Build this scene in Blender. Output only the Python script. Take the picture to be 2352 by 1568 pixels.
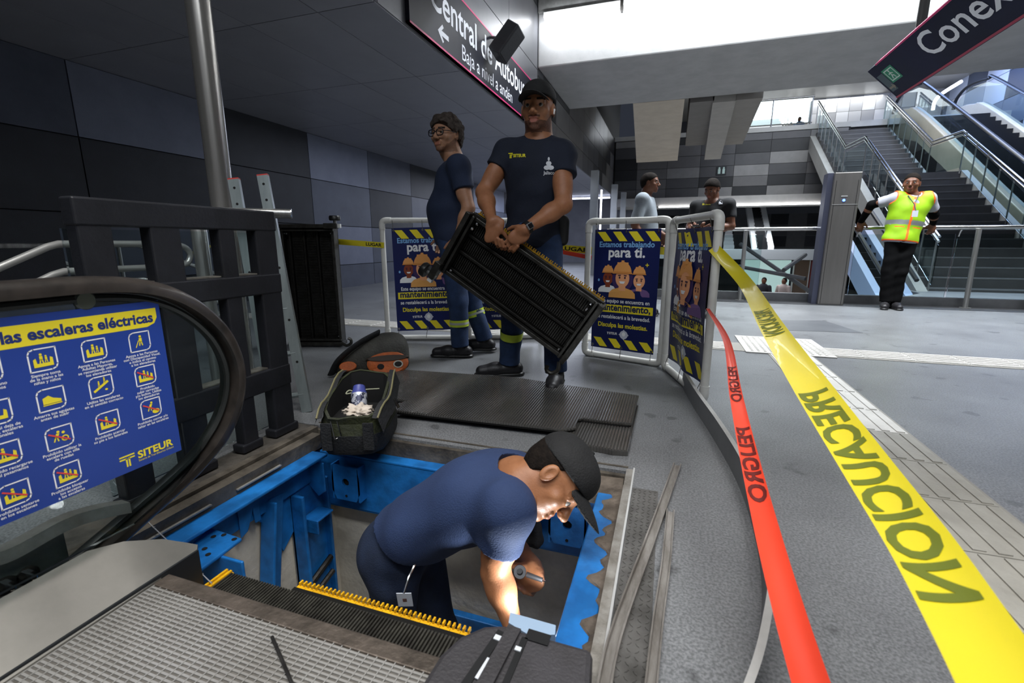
import bpy, bmesh, math, random
import numpy as np
from mathutils import Vector, Matrix, Euler
from mathutils.bvhtree import BVHTree
for o in list(bpy.data.objects): bpy.data.objects.remove(o)
S = bpy.context.scene
C = S.collection
R = math.radians
random.seed(7)
# ------------------------------------------------------------------ camera
F, PITCH, YAW, CH = 1066.0, R(12), R(18.5), 0.82
cd = bpy.data.cameras.new('camera'); cam = bpy.data.objects.new('camera', cd); C.objects.link(cam)
cd.sensor_width = 36; cd.lens = F * 36 / 2352; cd.clip_start = 0.02
cam.location = (0, 0, CH); cam.rotation_euler = (R(90) - PITCH, 0, YAW)
S.camera = cam
cd.dof.use_dof = True; cd.dof.focus_distance = 2.3; cd.dof.aperture_fstop = 4.5
# ------------------------------------------------------------------ world, exposure, lights
S.view_settings.view_transform = 'Standard'; S.view_settings.look = 'None'
S.view_settings.exposure = 0.35; S.view_settings.gamma = 1.0; S.view_settings.use_curve_mapping = False
W = bpy.data.worlds.new('world'); S.world = W; W.use_nodes = True
W.node_tree.nodes['Background'].inputs[0].default_value = (0.62, 0.72, 1.0, 1)
W.node_tree.nodes['Background'].inputs[1].default_value = 0.03
def area(name, loc, rot, sx, sy, power, col=(1, 1, 1), spread=180):
    l = bpy.data.lights.new(name, 'AREA'); l.shape = 'RECTANGLE'; l.size = sx; l.size_y = sy
    l.energy = power; l.color = col; l.spread = R(spread)
    o = bpy.data.objects.new(name, l); C.objects.link(o); o.location = loc; o.rotation_euler = [R(a) for a in rot]
    return o
COOL, WARM, BLUE = (0.90, 0.95, 1.0), (1.0, 0.93, 0.84), (0.36, 0.52, 1.0)
area('hall_ceiling_lamps', (2.6, 5.95, 5.2), (0, 0, 0), 7.0, 0.35, 480, COOL, 125)          # light well between the bridge and the white beam
area('landing_ceiling_lamps', (0.2, 0.45, 4.7), (0, 0, 0), 5.0, 0.5, 225, (1, 0.98, 0.95))  # lamp row behind the bridge
area('rear_fill_light', (0.5, -1.9, 4.9), (0, 0, 0), 6.0, 0.5, 190, COOL)  # unseen fill light added behind the camera
area('corridor_lamps', (-4.0, 7.5, 2.5), (0, 0, 0), 1.2, 3.0, 24, (0.75, 0.82, 1.0))
area('stair_hall_lamps', (4.5, 14.0, 6.4), (0, 0, 0), 6.0, 4.0, 430, COOL)
area('upper_floor_lamps', (4.0, 25.0, 6.3), (0, 0, 0), 6.5, 6.0, 700, COOL)
area('right_wall_blue_fill', (7.2, 15.5, 7.0), (0, -45, 0), 2.0, 9.0, 520, BLUE)  # added bluish fill standing in for skylight on the right wall
area('lower_hall_lamps', (2.0, 21.0, 2.0), (0, 0, 0), 6.0, 2.0, 260, COOL)
area('corridor_far_lamps', (-3.6, 14.0, 2.45), (0, 0, 0), 2.5, 5.0, 210, (0.76, 0.82, 1.0))
# ------------------------------------------------------------------ helpers
def ray(u, v):                                    # photograph pixel -> direction from the camera
    x, y = (u - 1176) / F, -(v - 784) / F
    fw = math.cos(PITCH) + y * math.sin(PITCH); up = y * math.cos(PITCH) - math.sin(PITCH)
    c, s = math.cos(YAW), math.sin(YAW)
    return np.array([x * c - fw * s, x * s + fw * c, up])
def at(u, v, X=None, Y=None, Z=None, D=None):     # world point on a given plane of the place
    r = ray(u, v)
    t = X / r[0] if X is not None else Y / r[1] if Y is not None else (Z - CH) / r[2] if Z is not None else D
    return np.array([0, 0, CH]) + r * t
def lin(h):
    h = h.lstrip('#'); c = [int(h[i:i + 2], 16) / 255 for i in (0, 2, 4)]
    return tuple(x / 12.92 if x <= 0.04045 else ((x + 0.055) / 1.055) ** 2.4 for x in c) + (1,)
MATS = {}
def mat(name, col='808080', rough=0.6, metal=0.0, col2=None, scale=8, bump=0.0, bscale=60, stretch=None, emit=0, alpha=1, trans=0, spec=0.5, ior=1.45, lo=0.35, hi=0.65, fine=None, coat=0, sub=0):
    if name in MATS: return MATS[name]
    m = bpy.data.materials.new(name); m.use_nodes = True; nt = m.node_tree; N = nt.nodes; L = nt.links
    b = N['Principled BSDF']; b.inputs['Base Color'].default_value = lin(col)
    b.inputs['Roughness'].default_value = rough; b.inputs['Metallic'].default_value = metal
    b.inputs['Specular IOR Level'].default_value = spec; b.inputs['IOR'].default_value = ior
    b.inputs['Transmission Weight'].default_value = trans; b.inputs['Alpha'].default_value = alpha
    b.inputs['Coat Weight'].default_value = coat
    if sub:
        b.inputs['Subsurface Weight'].default_value = sub; b.inputs['Subsurface Radius'].default_value = (0.012, 0.004, 0.002); b.inputs['Subsurface Scale'].default_value = 1.0
    if emit:
        b.inputs['Emission Color'].default_value = lin(col); b.inputs['Emission Strength'].default_value = emit
    tc = N.new('ShaderNodeTexCoord'); vec = tc.outputs['Object']
    if stretch:
        mp = N.new('ShaderNodeMapping'); mp.inputs['Scale'].default_value = stretch; L.new(vec, mp.inputs[0]); vec = mp.outputs[0]
    if col2:
        no = N.new('ShaderNodeTexNoise'); no.inputs['Scale'].default_value = scale; no.inputs['Detail'].default_value = 6; no.inputs['Roughness'].default_value = 0.65
        cr = N.new('ShaderNodeValToRGB'); cr.color_ramp.elements[0].position = lo; cr.color_ramp.elements[1].position = hi
        cr.color_ramp.elements[0].color = lin(col); cr.color_ramp.elements[1].color = lin(col2)
        L.new(vec, no.inputs['Vector']); L.new(no.outputs['Fac'], cr.inputs[0]); out = cr.outputs[0]
        if fine:
            n3 = N.new('ShaderNodeTexNoise'); n3.inputs['Scale'].default_value = fine[0]; n3.inputs['Detail'].default_value = 3
            c3 = N.new('ShaderNodeValToRGB'); c3.color_ramp.elements[0].position = 0.38; c3.color_ramp.elements[1].position = 0.62
            g = 1 - fine[1]; c3.color_ramp.elements[0].color = (g, g, g, 1); c3.color_ramp.elements[1].color = (1, 1, 1, 1)
            mx = N.new('ShaderNodeMix'); mx.data_type = 'RGBA'; mx.blend_type = 'MULTIPLY'; mx.inputs['Factor'].default_value = 1
            L.new(vec, n3.inputs['Vector']); L.new(n3.outputs['Fac'], c3.inputs[0]); L.new(out, mx.inputs['A']); L.new(c3.outputs[0], mx.inputs['B']); out = mx.outputs['Result']
        L.new(out, b.inputs['Base Color'])
    if bump:
        n2 = N.new('ShaderNodeTexNoise'); n2.inputs['Scale'].default_value = bscale; n2.inputs['Detail'].default_value = 4
        bp = N.new('ShaderNodeBump'); bp.inputs['Strength'].default_value = bump; bp.inputs['Distance'].default_value = 0.01
        L.new(vec, n2.inputs['Vector']); L.new(n2.outputs['Fac'], bp.inputs['Height']); L.new(bp.outputs[0], b.inputs['Normal'])
    MATS[name] = m; return m
def spots(m, scale, lo, hi, dark):                 # scattered dark scuffs with a shape of their own
    nt = m.node_tree; b = nt.nodes['Principled BSDF']; src = b.inputs['Base Color'].links[0].from_socket; tc = [n for n in nt.nodes if n.type == 'TEX_COORD'][0]
    no = nt.nodes.new('ShaderNodeTexNoise'); no.inputs['Scale'].default_value = scale; no.inputs['Detail'].default_value = 1.5; cr = nt.nodes.new('ShaderNodeValToRGB'); cr.color_ramp.elements[0].position = lo; cr.color_ramp.elements[1].position = hi
    cr.color_ramp.elements[0].color = (1, 1, 1, 1); cr.color_ramp.elements[1].color = (dark, dark, dark, 1); mx = nt.nodes.new('ShaderNodeMix'); mx.data_type = 'RGBA'; mx.blend_type = 'MULTIPLY'; mx.inputs['Factor'].default_value = 1
    nt.links.new(tc.outputs['Object'], no.inputs['Vector']); nt.links.new(no.outputs['Fac'], cr.inputs[0]); nt.links.new(src, mx.inputs['A']); nt.links.new(cr.outputs[0], mx.inputs['B']); nt.links.new(mx.outputs['Result'], b.inputs['Base Color'])
class MB:
    def __init__(s): s.v = []; s.f = []; s.m = []
    def add(s, vs, fs, mi=0):
        n = len(s.v); s.v += [tuple(map(float, p)) for p in vs]; s.f += [tuple(n + i for i in f) for f in fs]; s.m += [mi] * len(fs); return s
    def box(s, x0, x1, y0, y1, z0, z1, mi=0, M=None):
        vs = [(x, y, z) for z in (z0, z1) for y in (y0, y1) for x in (x0, x1)]
        if M is not None: vs = [tuple(M @ Vector(p)) for p in vs]
        return s.add(vs, [(0, 2, 3, 1), (4, 5, 7, 6), (0, 1, 5, 4), (2, 6, 7, 3), (0, 4, 6, 2), (1, 3, 7, 5)], mi)
    def hexa(s, b, t, mi=0):                       # bottom and top loops
        n = len(b); vs = list(b) + list(t)
        return s.add(vs, [tuple(range(n))[::-1], tuple(range(n, 2 * n))] + [(i, (i + 1) % n, n + (i + 1) % n, n + i) for i in range(n)], mi)
    def prism(s, poly, fr, d0, d1, mi=0):          # 2D polygon in frame fr=(o,ux,uy,n), extruded along n
        o, ux, uy, n = [np.array(a, float) for a in fr]
        return s.hexa([o + ux * a + uy * b + n * d0 for a, b in poly], [o + ux * a + uy * b + n * d1 for a, b in poly], mi)
    def tube(s, pts, r, n=10, mi=0, cap=True, flat=None):
        pts = [np.array(p, float) for p in pts]; k = len(pts); rs = r if hasattr(r, '__len__') else [r] * k
        vs = []; up = None
        for i, p in enumerate(pts):
            t = pts[min(i + 1, k - 1)] - pts[max(i - 1, 0)]; t /= np.linalg.norm(t) + 1e-9
            if up is None:
                a = np.array([0, 0, 1.]) if abs(t[2]) < 0.9 else np.array([1., 0, 0]); up = a
            up = up - t * np.dot(up, t); up /= np.linalg.norm(up) + 1e-9
            sd = np.cross(t, up)
            fl = flat if flat else (1, 1)
            for j in range(n):
                a = 2 * math.pi * j / n; vs.append(p + (sd * math.cos(a) * fl[0] + up * math.sin(a) * fl[1]) * rs[i])
        fs = [(i * n + j, i * n + (j + 1) % n, (i + 1) * n + (j + 1) % n, (i + 1) * n + j) for i in range(k - 1) for j in range(n)]
        if cap: fs += [tuple(range(n))[::-1], tuple((k - 1) * n + j for j in range(n))]
        return s.add(vs, fs, mi)
    def ribbon(s, a, b, th=None, mi=0):            # two edge polylines
        k = len(a); vs = list(a) + list(b); fs = [(i, i + 1, k + i + 1, k + i) for i in range(k - 1)]
        return s.add(vs, fs, mi)
    def lathe(s, o, ax, prof, n=16, mi=0):         # profile (r, h) about axis ax at o
        ax = np.array(ax, float); ax /= np.linalg.norm(ax); a = np.array([0, 0, 1.]) if abs(ax[2]) < 0.9 else np.array([1., 0, 0])
        u = np.cross(ax, a); u /= np.linalg.norm(u); w = np.cross(ax, u); o = np.array(o, float); k = len(prof)
        vs = [o + ax * h + (u * math.cos(2 * math.pi * j / n) + w * math.sin(2 * math.pi * j / n)) * r for r, h in prof for j in range(n)]
        fs = [(i * n + j, i * n + (j + 1) % n, (i + 1) * n + (j + 1) % n, (i + 1) * n + j) for i in range(k - 1) for j in range(n)]
        fs += [tuple(range(n))[::-1], tuple((k - 1) * n + j for j in range(n))]
        return s.add(vs, fs, mi)
    def build(s, name, m, parent=None, smooth=False, bevel=0, fix=True):
        me = bpy.data.meshes.new(name); me.from_pydata(s.v, [], s.f)
        for x in (m if isinstance(m, (list, tuple)) else [m]): me.materials.append(x)
        if len(me.polygons) == len(s.m): me.polygons.foreach_set('material_index', s.m)
        if fix:
            bm = bmesh.new(); bm.from_mesh(me); bmesh.ops.recalc_face_normals(bm, faces=bm.faces); bm.to_mesh(me); bm.free()
        if smooth: me.shade_smooth(); me.set_sharp_from_angle(angle=R(40))
        o = bpy.data.objects.new(name, me); C.objects.link(o)
        if parent is not None: par(o, parent)
        if bevel:
            b = o.modifiers.new('bevel', 'BEVEL'); b.width = bevel; b.segments = 2; b.limit_method = 'ANGLE'; b.harden_normals = False
        return o
def par(o, p):
    o.parent = p; o.matrix_parent_inverse = Matrix.Translation(-Vector(p.location)) if p.type == 'EMPTY' else Matrix()
def tag(o, label=None, cat=None, group=None, kind=None):
    if label: o['label'] = label
    if cat: o['category'] = cat
    if group: o['group'] = group
    if kind: o['kind'] = kind
    return o
def thing(name, label, cat, loc=(0, 0, 0), group=None, kind=None):
    o = bpy.data.objects.new(name, None); C.objects.link(o); o.location = loc; o.empty_display_size = 0.1
    if kind: o['kind'] = kind
    return tag(o, label, cat, group)
def struct(o, label=None): o['kind'] = 'structure'; return tag(o, label) if label else o
def boxo(name, m, parent, *a, **k): return MB().box(*a).build(name, m, parent, **k)
def curve_pts(pts, n=8):                           # Catmull-Rom through points
    P_ = [np.array(p, float) for p in pts]; P_ = [2 * P_[0] - P_[1]] + P_ + [2 * P_[-1] - P_[-2]]; out = []
    for i in range(1, len(P_) - 2):
        a, b, c, d = P_[i - 1:i + 3]
        for k in range(n):
            t = k / n; out.append(0.5 * (2 * b + (c - a) * t + (2 * a - 5 * b + 4 * c - d) * t * t + (3 * b - a - 3 * c + d) * t ** 3))
    return out + [P_[-2]]
# flat print (lettering, pictograms) laid on a surface through a map function (x, y, lift) -> world
def text2d(txt, size, bold=0.0, shear=0.0, align='LEFT', sx=1.0):
    cu = bpy.data.curves.new('lettering', 'FONT'); cu.body = txt; cu.size = size; cu.offset = bold * size; cu.shear = shear
    cu.align_x = align; cu.resolution_u = 3; cu.fill_mode = 'FRONT'
    o = bpy.data.objects.new('lettering', cu); C.objects.link(o)
    me = bpy.data.meshes.new_from_object(o.evaluated_get(bpy.context.evaluated_depsgraph_get()))
    vs = [(v.co.x * sx, v.co.y) for v in me.vertices]; fs = [tuple(p.vertices) for p in me.polygons]
    bpy.data.objects.remove(o); bpy.data.meshes.remove(me); bpy.data.curves.remove(cu)
    return vs, fs
class Print:
    def __init__(s, fn, mats): s.fn = fn; s.mats = mats; s.b = MB(); s.lift = 0.0004
    def poly(s, pts, mi, lift=1): s.b.add([s.fn(x, y, s.lift * lift) for x, y in pts], [tuple(range(len(pts)))], mi); return s
    def ell(s, cx, cy, rx, ry, mi, lift=1, a0=0, a1=360, n=20):
        return s.poly([(cx + rx * math.cos(R(a0 + (a1 - a0) * i / n)), cy + ry * math.sin(R(a0 + (a1 - a0) * i / n))) for i in range(n + (a1 - a0 < 360))], mi, lift)
    def rect(s, x0, y0, x1, y1, mi, lift=1, nx=1):
        for i in range(nx):
            a, b = x0 + (x1 - x0) * i / nx, x0 + (x1 - x0) * (i + 1) / nx; s.poly([(a, y0), (b, y0), (b, y1), (a, y1)], mi, lift)
        return s
    def line(s, pts, w, mi, lift=1, close=False):
        pts = list(pts) + ([pts[0]] if close else [])
        for (x0, y0), (x1, y1) in zip(pts, pts[1:]):
            dx, dy = x1 - x0, y1 - y0; l = math.hypot(dx, dy) + 1e-9; nx, ny = -dy / l * w / 2, dx / l * w / 2; ex, ey = dx / l * w * 0.3, dy / l * w * 0.3
            s.poly([(x0 - ex + nx, y0 - ey + ny), (x0 - ex - nx, y0 - ey - ny), (x1 + ex - nx, y1 + ey - ny), (x1 + ex + nx, y1 + ey + ny)], mi, lift)
        return s
    def text(s, t, x, y, size, mi, bold=0.0, lift=2, align='LEFT', sx=1.0, rot=0, shear=0, fit=None, mirror=False):
        vs, fs = text2d(t, size, bold, shear, 'LEFT', sx)
        if not vs: return s
        xs = [v[0] for v in vs]; w = max(xs) - min(xs); k = fit / w if fit else 1
        off = {'LEFT': 0, 'CENTER': -0.5, 'RIGHT': -1}[align] * w * k
        c, sn = math.cos(R(rot)), math.sin(R(rot)); out = []
        for a, b in vs:
            a = (a - min(xs)) * k + off
            if mirror: a = -a
            out.append(s.fn(x + a * c - b * sn, y + a * sn + b * c, s.lift * lift))
        s.b.add(out, fs, mi); return s
    def build(s, name, parent):
        if not s.b.v: return None
        b, s.b = s.b, MB(); return b.build(name, s.mats, parent, fix=False)
def words(P_, txt, x, y, size, mi, bold, lift, fit, parent):   # one mesh per word
    full = text2d(txt, size, bold)[0]; x0 = min(a for a, b in full); k = fit / (max(a for a, b in full) - x0); ws = txt.split(' ')
    for i, w in enumerate(ws):
        end = max(a for a, b in text2d(' '.join(ws[:i + 1]), size, bold)[0]); vs, fs = text2d(w, size, bold); m0, m1 = min(a for a, b in vs), max(a for a, b in vs)
        P_.b.add([P_.fn(x + (end - (m1 - m0) + a - m0 - x0) * k, y + b * k, P_.lift * lift) for a, b in vs], fs, mi); P_.build('lettering', parent)
def frame_fn(o, ux, uy, n):
    o, ux, uy, n = [np.array(a, float) for a in (o, ux, uy, n)]
    return lambda x, y, l: o + ux * x + uy * y + n * l
# ------------------------------------------------------------------ shared materials
STEEL = mat('brushed_steel', 'a9a9a7', 0.30, 0.75, '7c7c7a', 30, 0.05, 200, (1, 1, 0.05))
CHROME = mat('polished_steel', 'b8b8b8', 0.12, 1.0)
DSTEEL = mat('dull_dark_steel', '4a4845', 0.45, 0.8, '2e2c2a', 12, 0.15, 80)
BLACK = mat('black_paint', '16171b', 0.42, 0.0, '202126', 6, 0.1, 90)
RUBBER = mat('black_rubber', '131313', 0.38, 0, '1c1b1a', 10)
GLASS = mat('clear_glass', 'dfeaea', 0.02, 0, trans=1.0, ior=1.1, spec=0.5)
WHITEP = mat('white_paint', 'd8d8d6', 0.55, 0, 'c6c6c4', 3)
CONC = mat('bare_concrete', 'd2cbbd', 0.85, 0, 'b3ac9f', 5, 0.3, 40)
YEL = mat('print_yellow', 'f0dc2c', 0.5); WHT = mat('print_white', 'f2f2f2', 0.5); NAVY = mat('print_navy', '14224f', 0.5)
# ================================================================== THE SETTING
def panel_wall(root, mats, fr, cols, rows, pick, th=0.012, gap=0.006, name='wall_panel'):
    o, ux, uy, n = [np.array(a, float) for a in fr]
    for i in range(len(cols) - 1):
        for j in range(len(rows) - 1):
            a, b, c, d = cols[i] + gap, cols[i + 1] - gap, rows[j] + gap, rows[j + 1] - gap
            MB().prism([(a, c), (b, c), (b, d), (a, d)], fr, 0.001, th).build(name, mats[pick(i, j)], root)
FLOOR = mat('floor_granite', '696a6c', 0.36, 0, '838587', 1.6, 0.05, 300, fine=(150, 0.45), lo=0.3, hi=0.7)
spots(FLOOR, 7.0, 0.66, 0.70, 0.62)
f = MB(); z0 = -0.16
for a in [(-5.75, 9, 1.62, 7.75), (-0.09, 9, -3, 1.62), (-2.3, -1.62, -3, 1.62), (-5.75, -1.05, 7.75, 20)]: f.box(a[0], a[1], a[2], a[3], z0, 0)
fl = struct(f.build('floor', FLOOR), 'grey granite station floor')
DARKST = mat('dark_border_stone', '3a3b3d', 0.35, 0, '2c2d2f', 4)
struct(boxo('trim_1', DARKST, None, -1.0, 9, 7.18, 7.75, 0.0005, 0.004), 'dark stone border strip of the floor under the glass railing')
# faint square scuffed slab on the floor, one slab of a darker tone
struct(MB().prism([(0.9, 4.95), (1.75, 5.05), (1.62, 5.75), (0.95, 5.55)], ((0, 0, 0), (1, 0, 0), (0, 1, 0), (0, 0, 1)), 0.0005, 0.002).build('trim_2', mat('dark_slab', '57595c', 0.4, 0, '4c4e52', 4)), 'darker inlaid slab in the floor near the guard')
# left wall
wl = MB().box(-5.9, -5.735, -3, 20, -2.5, 2.75).build('wall_left', mat('wall_gap', '0b0b0d', 0.8)); struct(wl, 'dark panelled wall on the left')
PM = [mat('wall_panel_black', '232529', 0.55, 0, '2a2c31', 3, 0.15, 150), mat('wall_panel_slate', '4a4e5a', 0.5, 0, '525764', 3, 0.15, 150), mat('wall_panel_grey', '6b7080', 0.5, 0, '757a8a', 3, 0.15, 150)]
cols = [-3.1, -1.5, 0.1, 1.73, 3.35, 4.97, 6.59, 8.2, 9.8, 11.4, 13, 14.6, 16.2, 18, 20]
rows = [-2.4, -1.65, -0.95, -0.3, 0.42, 1.12, 1.86, 2.57]
CP = {3: '1002', 4: '2010', 5: '0000', 6: '2121', 7: '1011', 8: '0110'}
def pickl(i, j):
    if j < 3: return 0
    if i in CP: return int(CP[i][6 - j])
    if i == 2: return (0, 2, 0, 1)[6 - j]
    return (i * 7 + j * 5 + i * j) % 3
panel_wall(wl, PM, ((-5.735, 0, 0), (0, 1, 0), (0, 0, 1), (1, 0, 0)), cols, rows, pickl, 0.02)
# soffit ceiling over the left side
cl = struct(boxo('ceiling', mat('ceiling_gap', '0a0a0b', 0.9), None, -5.75, -2.225, -3, 20, 2.585, 2.75), 'low dark panelled soffit over the left side')
SOF = [mat('soffit_panel', '86878e', 0.42, 0.1, '8d8e95', 2), mat('soffit_panel_b', '8f9097', 0.42, 0.1, '88898f', 2)]
ys = [-2.63 + 1.5 * i for i in range(16)]
panel_wall(cl, SOF, ((0, 0, 2.585), (1, 0, 0), (0, 1, 0), (0, 0, -1)), [-5.73, -4.8, -4.11, -3.42, -2.72, -2.205], ys, lambda i, j: (i + j * 3) % 2, 0.015, 0.004, 'ceiling_panel')
# bulkhead above the soffit edge
bw = struct(boxo('wall_bulkhead', mat('bulkhead_gap', '141416', 0.8), None, -2.22, -2.215, -3, 20, 2.575, 6.5), 'grey metal bulkhead above the soffit edge that carries the sign')
BH = [mat('bulkhead_panel', '76777c', 0.35, 0.35, '6e6f74', 2), mat('bulkhead_panel_b', '5d5e63', 0.35, 0.35, '66676c', 2), mat('bulkhead_panel_c', '8b8988', 0.4, 0.2, '7f7d7c', 2), mat('bulkhead_panel_d', '4a4a4c', 0.4, 0.2, '424244', 2)]
bc = [-2.6, -0.6, 1.4, 3.4, 4.75, 6.45, 7.86] 
panel_wall(bw, BH, ((-2.215, 0, 0), (0, 1, 0), (0, 0, 1), (1, 0, 0)), bc, [2.575, 3.52, 4.4, 5.4, 6.4], lambda i, j: 0 if i < 5 or j < 2 else 1, 0.015, 0.005)
panel_wall(bw, BH, ((-2.215, 0, 0), (0, 1, 0), (0, 0, 1), (1, 0, 0)), [7.9, 8.25, 9.2, 10.4, 11.2, 12.1, 12.9, 13.8, 14.7, 15.6, 16.5, 17.4, 18.45], [2.575, 3.0, 3.45, 3.95, 4.5], lambda i, j: [3, 2, 1, 2, 0, 3, 2, 1][(i * 3 + j * 5) % 8], 0.015, 0.006)
# white beam with its lamp tubes
BEAMW = mat('beam_white', 'b4b4b4', 0.6, 0, 'a6a6a6', 3, 0.1, 60)
struct(boxo('trim_3', BEAMW, None, -2.2, 9.2, 7.87, 10.35, 3.55, 5.4, bevel=0.02), 'broad white concrete beam spanning the hall')
struct(boxo('trim_4', mat('beam_conduit', '8a8a88', 0.5, 0, '6e6e6c', 8), None, -2.18, 9.2, 7.8, 7.868, 4.30, 4.62), 'grey cable tray along the top of the white beam')
for k in range(7):
    x0 = -2.08 + k * 1.2
    t = thing('fluorescent_lamp', ['leftmost', 'second from the left', 'third from the left', 'fourth from the left', 'fifth from the left', 'sixth from the left', 'last and rightmost'][k] + ' fluorescent tube lamp on the white beam', 'lamp', (x0 + 0.58, 7.8, 4.2), 'tube lamps along the white beam')
    boxo('lamp_housing', WHITEP, t, x0, x0 + 1.15, 7.74, 7.8, 4.2, 4.27)
    MB().tube([(x0 + 0.02, 7.76, 4.17), (x0 + 1.13, 7.76, 4.17)], 0.02, 10).build('lamp_tube', mat('lamp_glow', 'ffffff', 0.5, emit=14), t)
    boxo('lamp_bracket', DSTEEL, t, x0 + 1.155, x0 + 1.185, 7.76, 7.87, 4.15, 4.36)
area('beam_tube_light', (2.0, 7.62, 4.12), (70, 0, 0), 8.2, 0.06, 75, COOL)
# bridge assumed over the landing, unseen: shaped to shade the floor band beneath it
struct(boxo('trim_5', BEAMW, None, -2.2, 9.2, 0.9, 4.6, 3.35, 3.75), 'unseen concrete bridge slab shading the floor')
struct(boxo('trim_6', mat('hall_ceiling_paint', 'bdbdbd', 0.8), None, -6, 9.2, -3.2, 7.9, 5.6, 5.8), 'high ceiling of the hall')
struct(boxo('wall_rear', mat('rear_wall_paint', '55565a', 0.7, 0, '4c4d51', 2), None, -6, 9.2, -3.3, -3.0, -2.5, 5.6), 'wall behind the viewer')
# ducts and beams hanging beyond the white beam
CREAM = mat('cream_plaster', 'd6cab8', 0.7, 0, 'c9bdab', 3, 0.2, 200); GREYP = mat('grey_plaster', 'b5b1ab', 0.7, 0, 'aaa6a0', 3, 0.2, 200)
def hang(name, near, far, m, z1=5.2, chamf=None):
    (ul, ur, vn), (wl_, wr, vf) = near, far
    a, b = at(ul, vn, Y=10.45), at(ur, vn, Y=10.45); c, d = at(wr, vf, Y=16.6), at(wl_, vf, Y=16.6)
    zs = max(a[2], b[2]); a[2] = b[2] = zs; c[2] = d[2] = (c[2] + d[2]) / 2
    e, g = d + [0.12, 0.5, 0.28], c + [-0.0, 0.5, 0.28]
    q = [a, b, c, d, g, e]; t_ = [(p[0], p[1], z1) for p in q]
    return struct(MB().add(q + t_, [(0, 1, 2, 3), (3, 2, 4, 5), (0, 3, 9, 6), (3, 5, 11, 9), (1, 7, 8, 2), (2, 8, 10, 4), (5, 4, 10, 11), (0, 6, 7, 1), (6, 9, 11, 10, 8, 7)]).build(name, m))
tag(hang('trim_7', (1454, 1572, 238), (1462, 1556, 371), CREAM), 'broad cream plaster duct hanging under the upper floor')
tag(hang('trim_8', (1637, 1690, 236), (1618, 1655, 366), GREYP), 'narrow grey beam hanging beside the broad duct')
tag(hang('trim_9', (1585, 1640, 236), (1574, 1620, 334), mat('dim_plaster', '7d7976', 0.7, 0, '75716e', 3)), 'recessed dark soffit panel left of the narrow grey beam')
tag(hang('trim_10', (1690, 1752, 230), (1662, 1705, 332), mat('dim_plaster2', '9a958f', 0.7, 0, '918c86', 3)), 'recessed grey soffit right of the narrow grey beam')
# back wall with checkered panels
bk = struct(boxo('wall_back', mat('backwall_gap', '1a1a1c', 0.8), None, -2.2, 5.2, 18.5, 18.7, 2.4, 4.45), 'checkered grey panelled wall at the back of the atrium')
KM = [mat('back_panel_dark', '2b2c2f', 0.5, 0, '303134', 3), mat('back_panel_mid', '4c4c4f', 0.5, 0, '525255', 3), mat('back_panel_light', '7c7b7b', 0.5, 0, '868585', 3), mat('back_panel_grey', '636263', 0.5, 0, '6a696a', 3)]
KP = ['0111010', '0131010', '1010000', '0101230', '1012031', '3031203', '0101010']
panel_wall(bk, KM, ((0, 18.5, 0), (1, 0, 0), (0, 0, 1), (0, -1, 0)), [-2.15, -1.35, -0.3, 0.8, 1.9, 2.98, 4.1, 5.15], [2.42, 2.73, 3.07, 3.43, 3.81, 4.2, 4.43], lambda i, j: int('3120213012031120312013201203112031203012'[(i * 6 + j * 5) % 40]) if i not in (4, 5) else ((0, 3, 2, 1, 0), (2, 0, 1, 2, 0))[i - 4][min(j, 4)] if j < 5 else 1, 0.02, 0.006)
struct(boxo('trim_11', mat('slab_edge_white', 'b4b2b0', 0.5, 0, 'a7a5a3', 3), None, -2.2, 5.2, 18.2, 20, 2.12, 2.4), 'pale slab edge under the checkered back wall')
struct(boxo('trim_12', mat('strip_glow', 'ffffff', 0.5, emit=6), None, -0.5, 4.6, 18.15, 18.2, 2.06, 2.10), 'long lit strip under the slab edge')
struct(boxo('floor_upper', mat('upper_floor_stone', 'aeaeac', 0.4, 0, 'a0a09e', 3), None, -2.2, 9.2, 18.5, 34, 4.43, 4.6), 'floor of the upper level')
struct(boxo('ceiling_upper', mat('upper_ceiling', 'a5a39e', 0.4, 0.2, '9a9893', 1), None, -2.2, 9.2, 10.35, 34, 8.2, 8.4), 'ceiling over the stairs')
struct(boxo('trim_13', mat('upper_soffit', '8f8d88', 0.35, 0.3, '84827d', 1), None, 2.2, 9.2, 19.2, 34, 6.35, 6.6), 'lower soffit band beyond the stair top')
ub = struct(boxo('wall_upper_back', mat('upper_gap', '55555a', 0.7), None, -2.2, 9.2, 33, 33.2, 4.4, 8.4), 'pale panelled wall far on the upper level')
us = struct(MB().box(4.9, 9.2, 22.6, 22.8, 4.6, 6.4).build('wall_upper_side', mat('upper_gap')), 'pale striped panel wall at the top of the stairs')
UP = [mat('upper_panel_white', 'd6d4d2', 0.4), mat('upper_panel_grey', 'a9a7a6', 0.4), mat('upper_panel_mid', 'bfbdbb', 0.4)]
panel_wall(us, UP, ((4.9, 22.6, 4.6), (1, 0, 0), (0, 0, 1), (0, -1, 0)), [0.05 + 0.42 * i for i in range(11)], [0.02, 0.6, 1.2, 1.78], lambda i, j: (i * 2 + j * 2) % 3, 0.02, 0.006)
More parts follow.
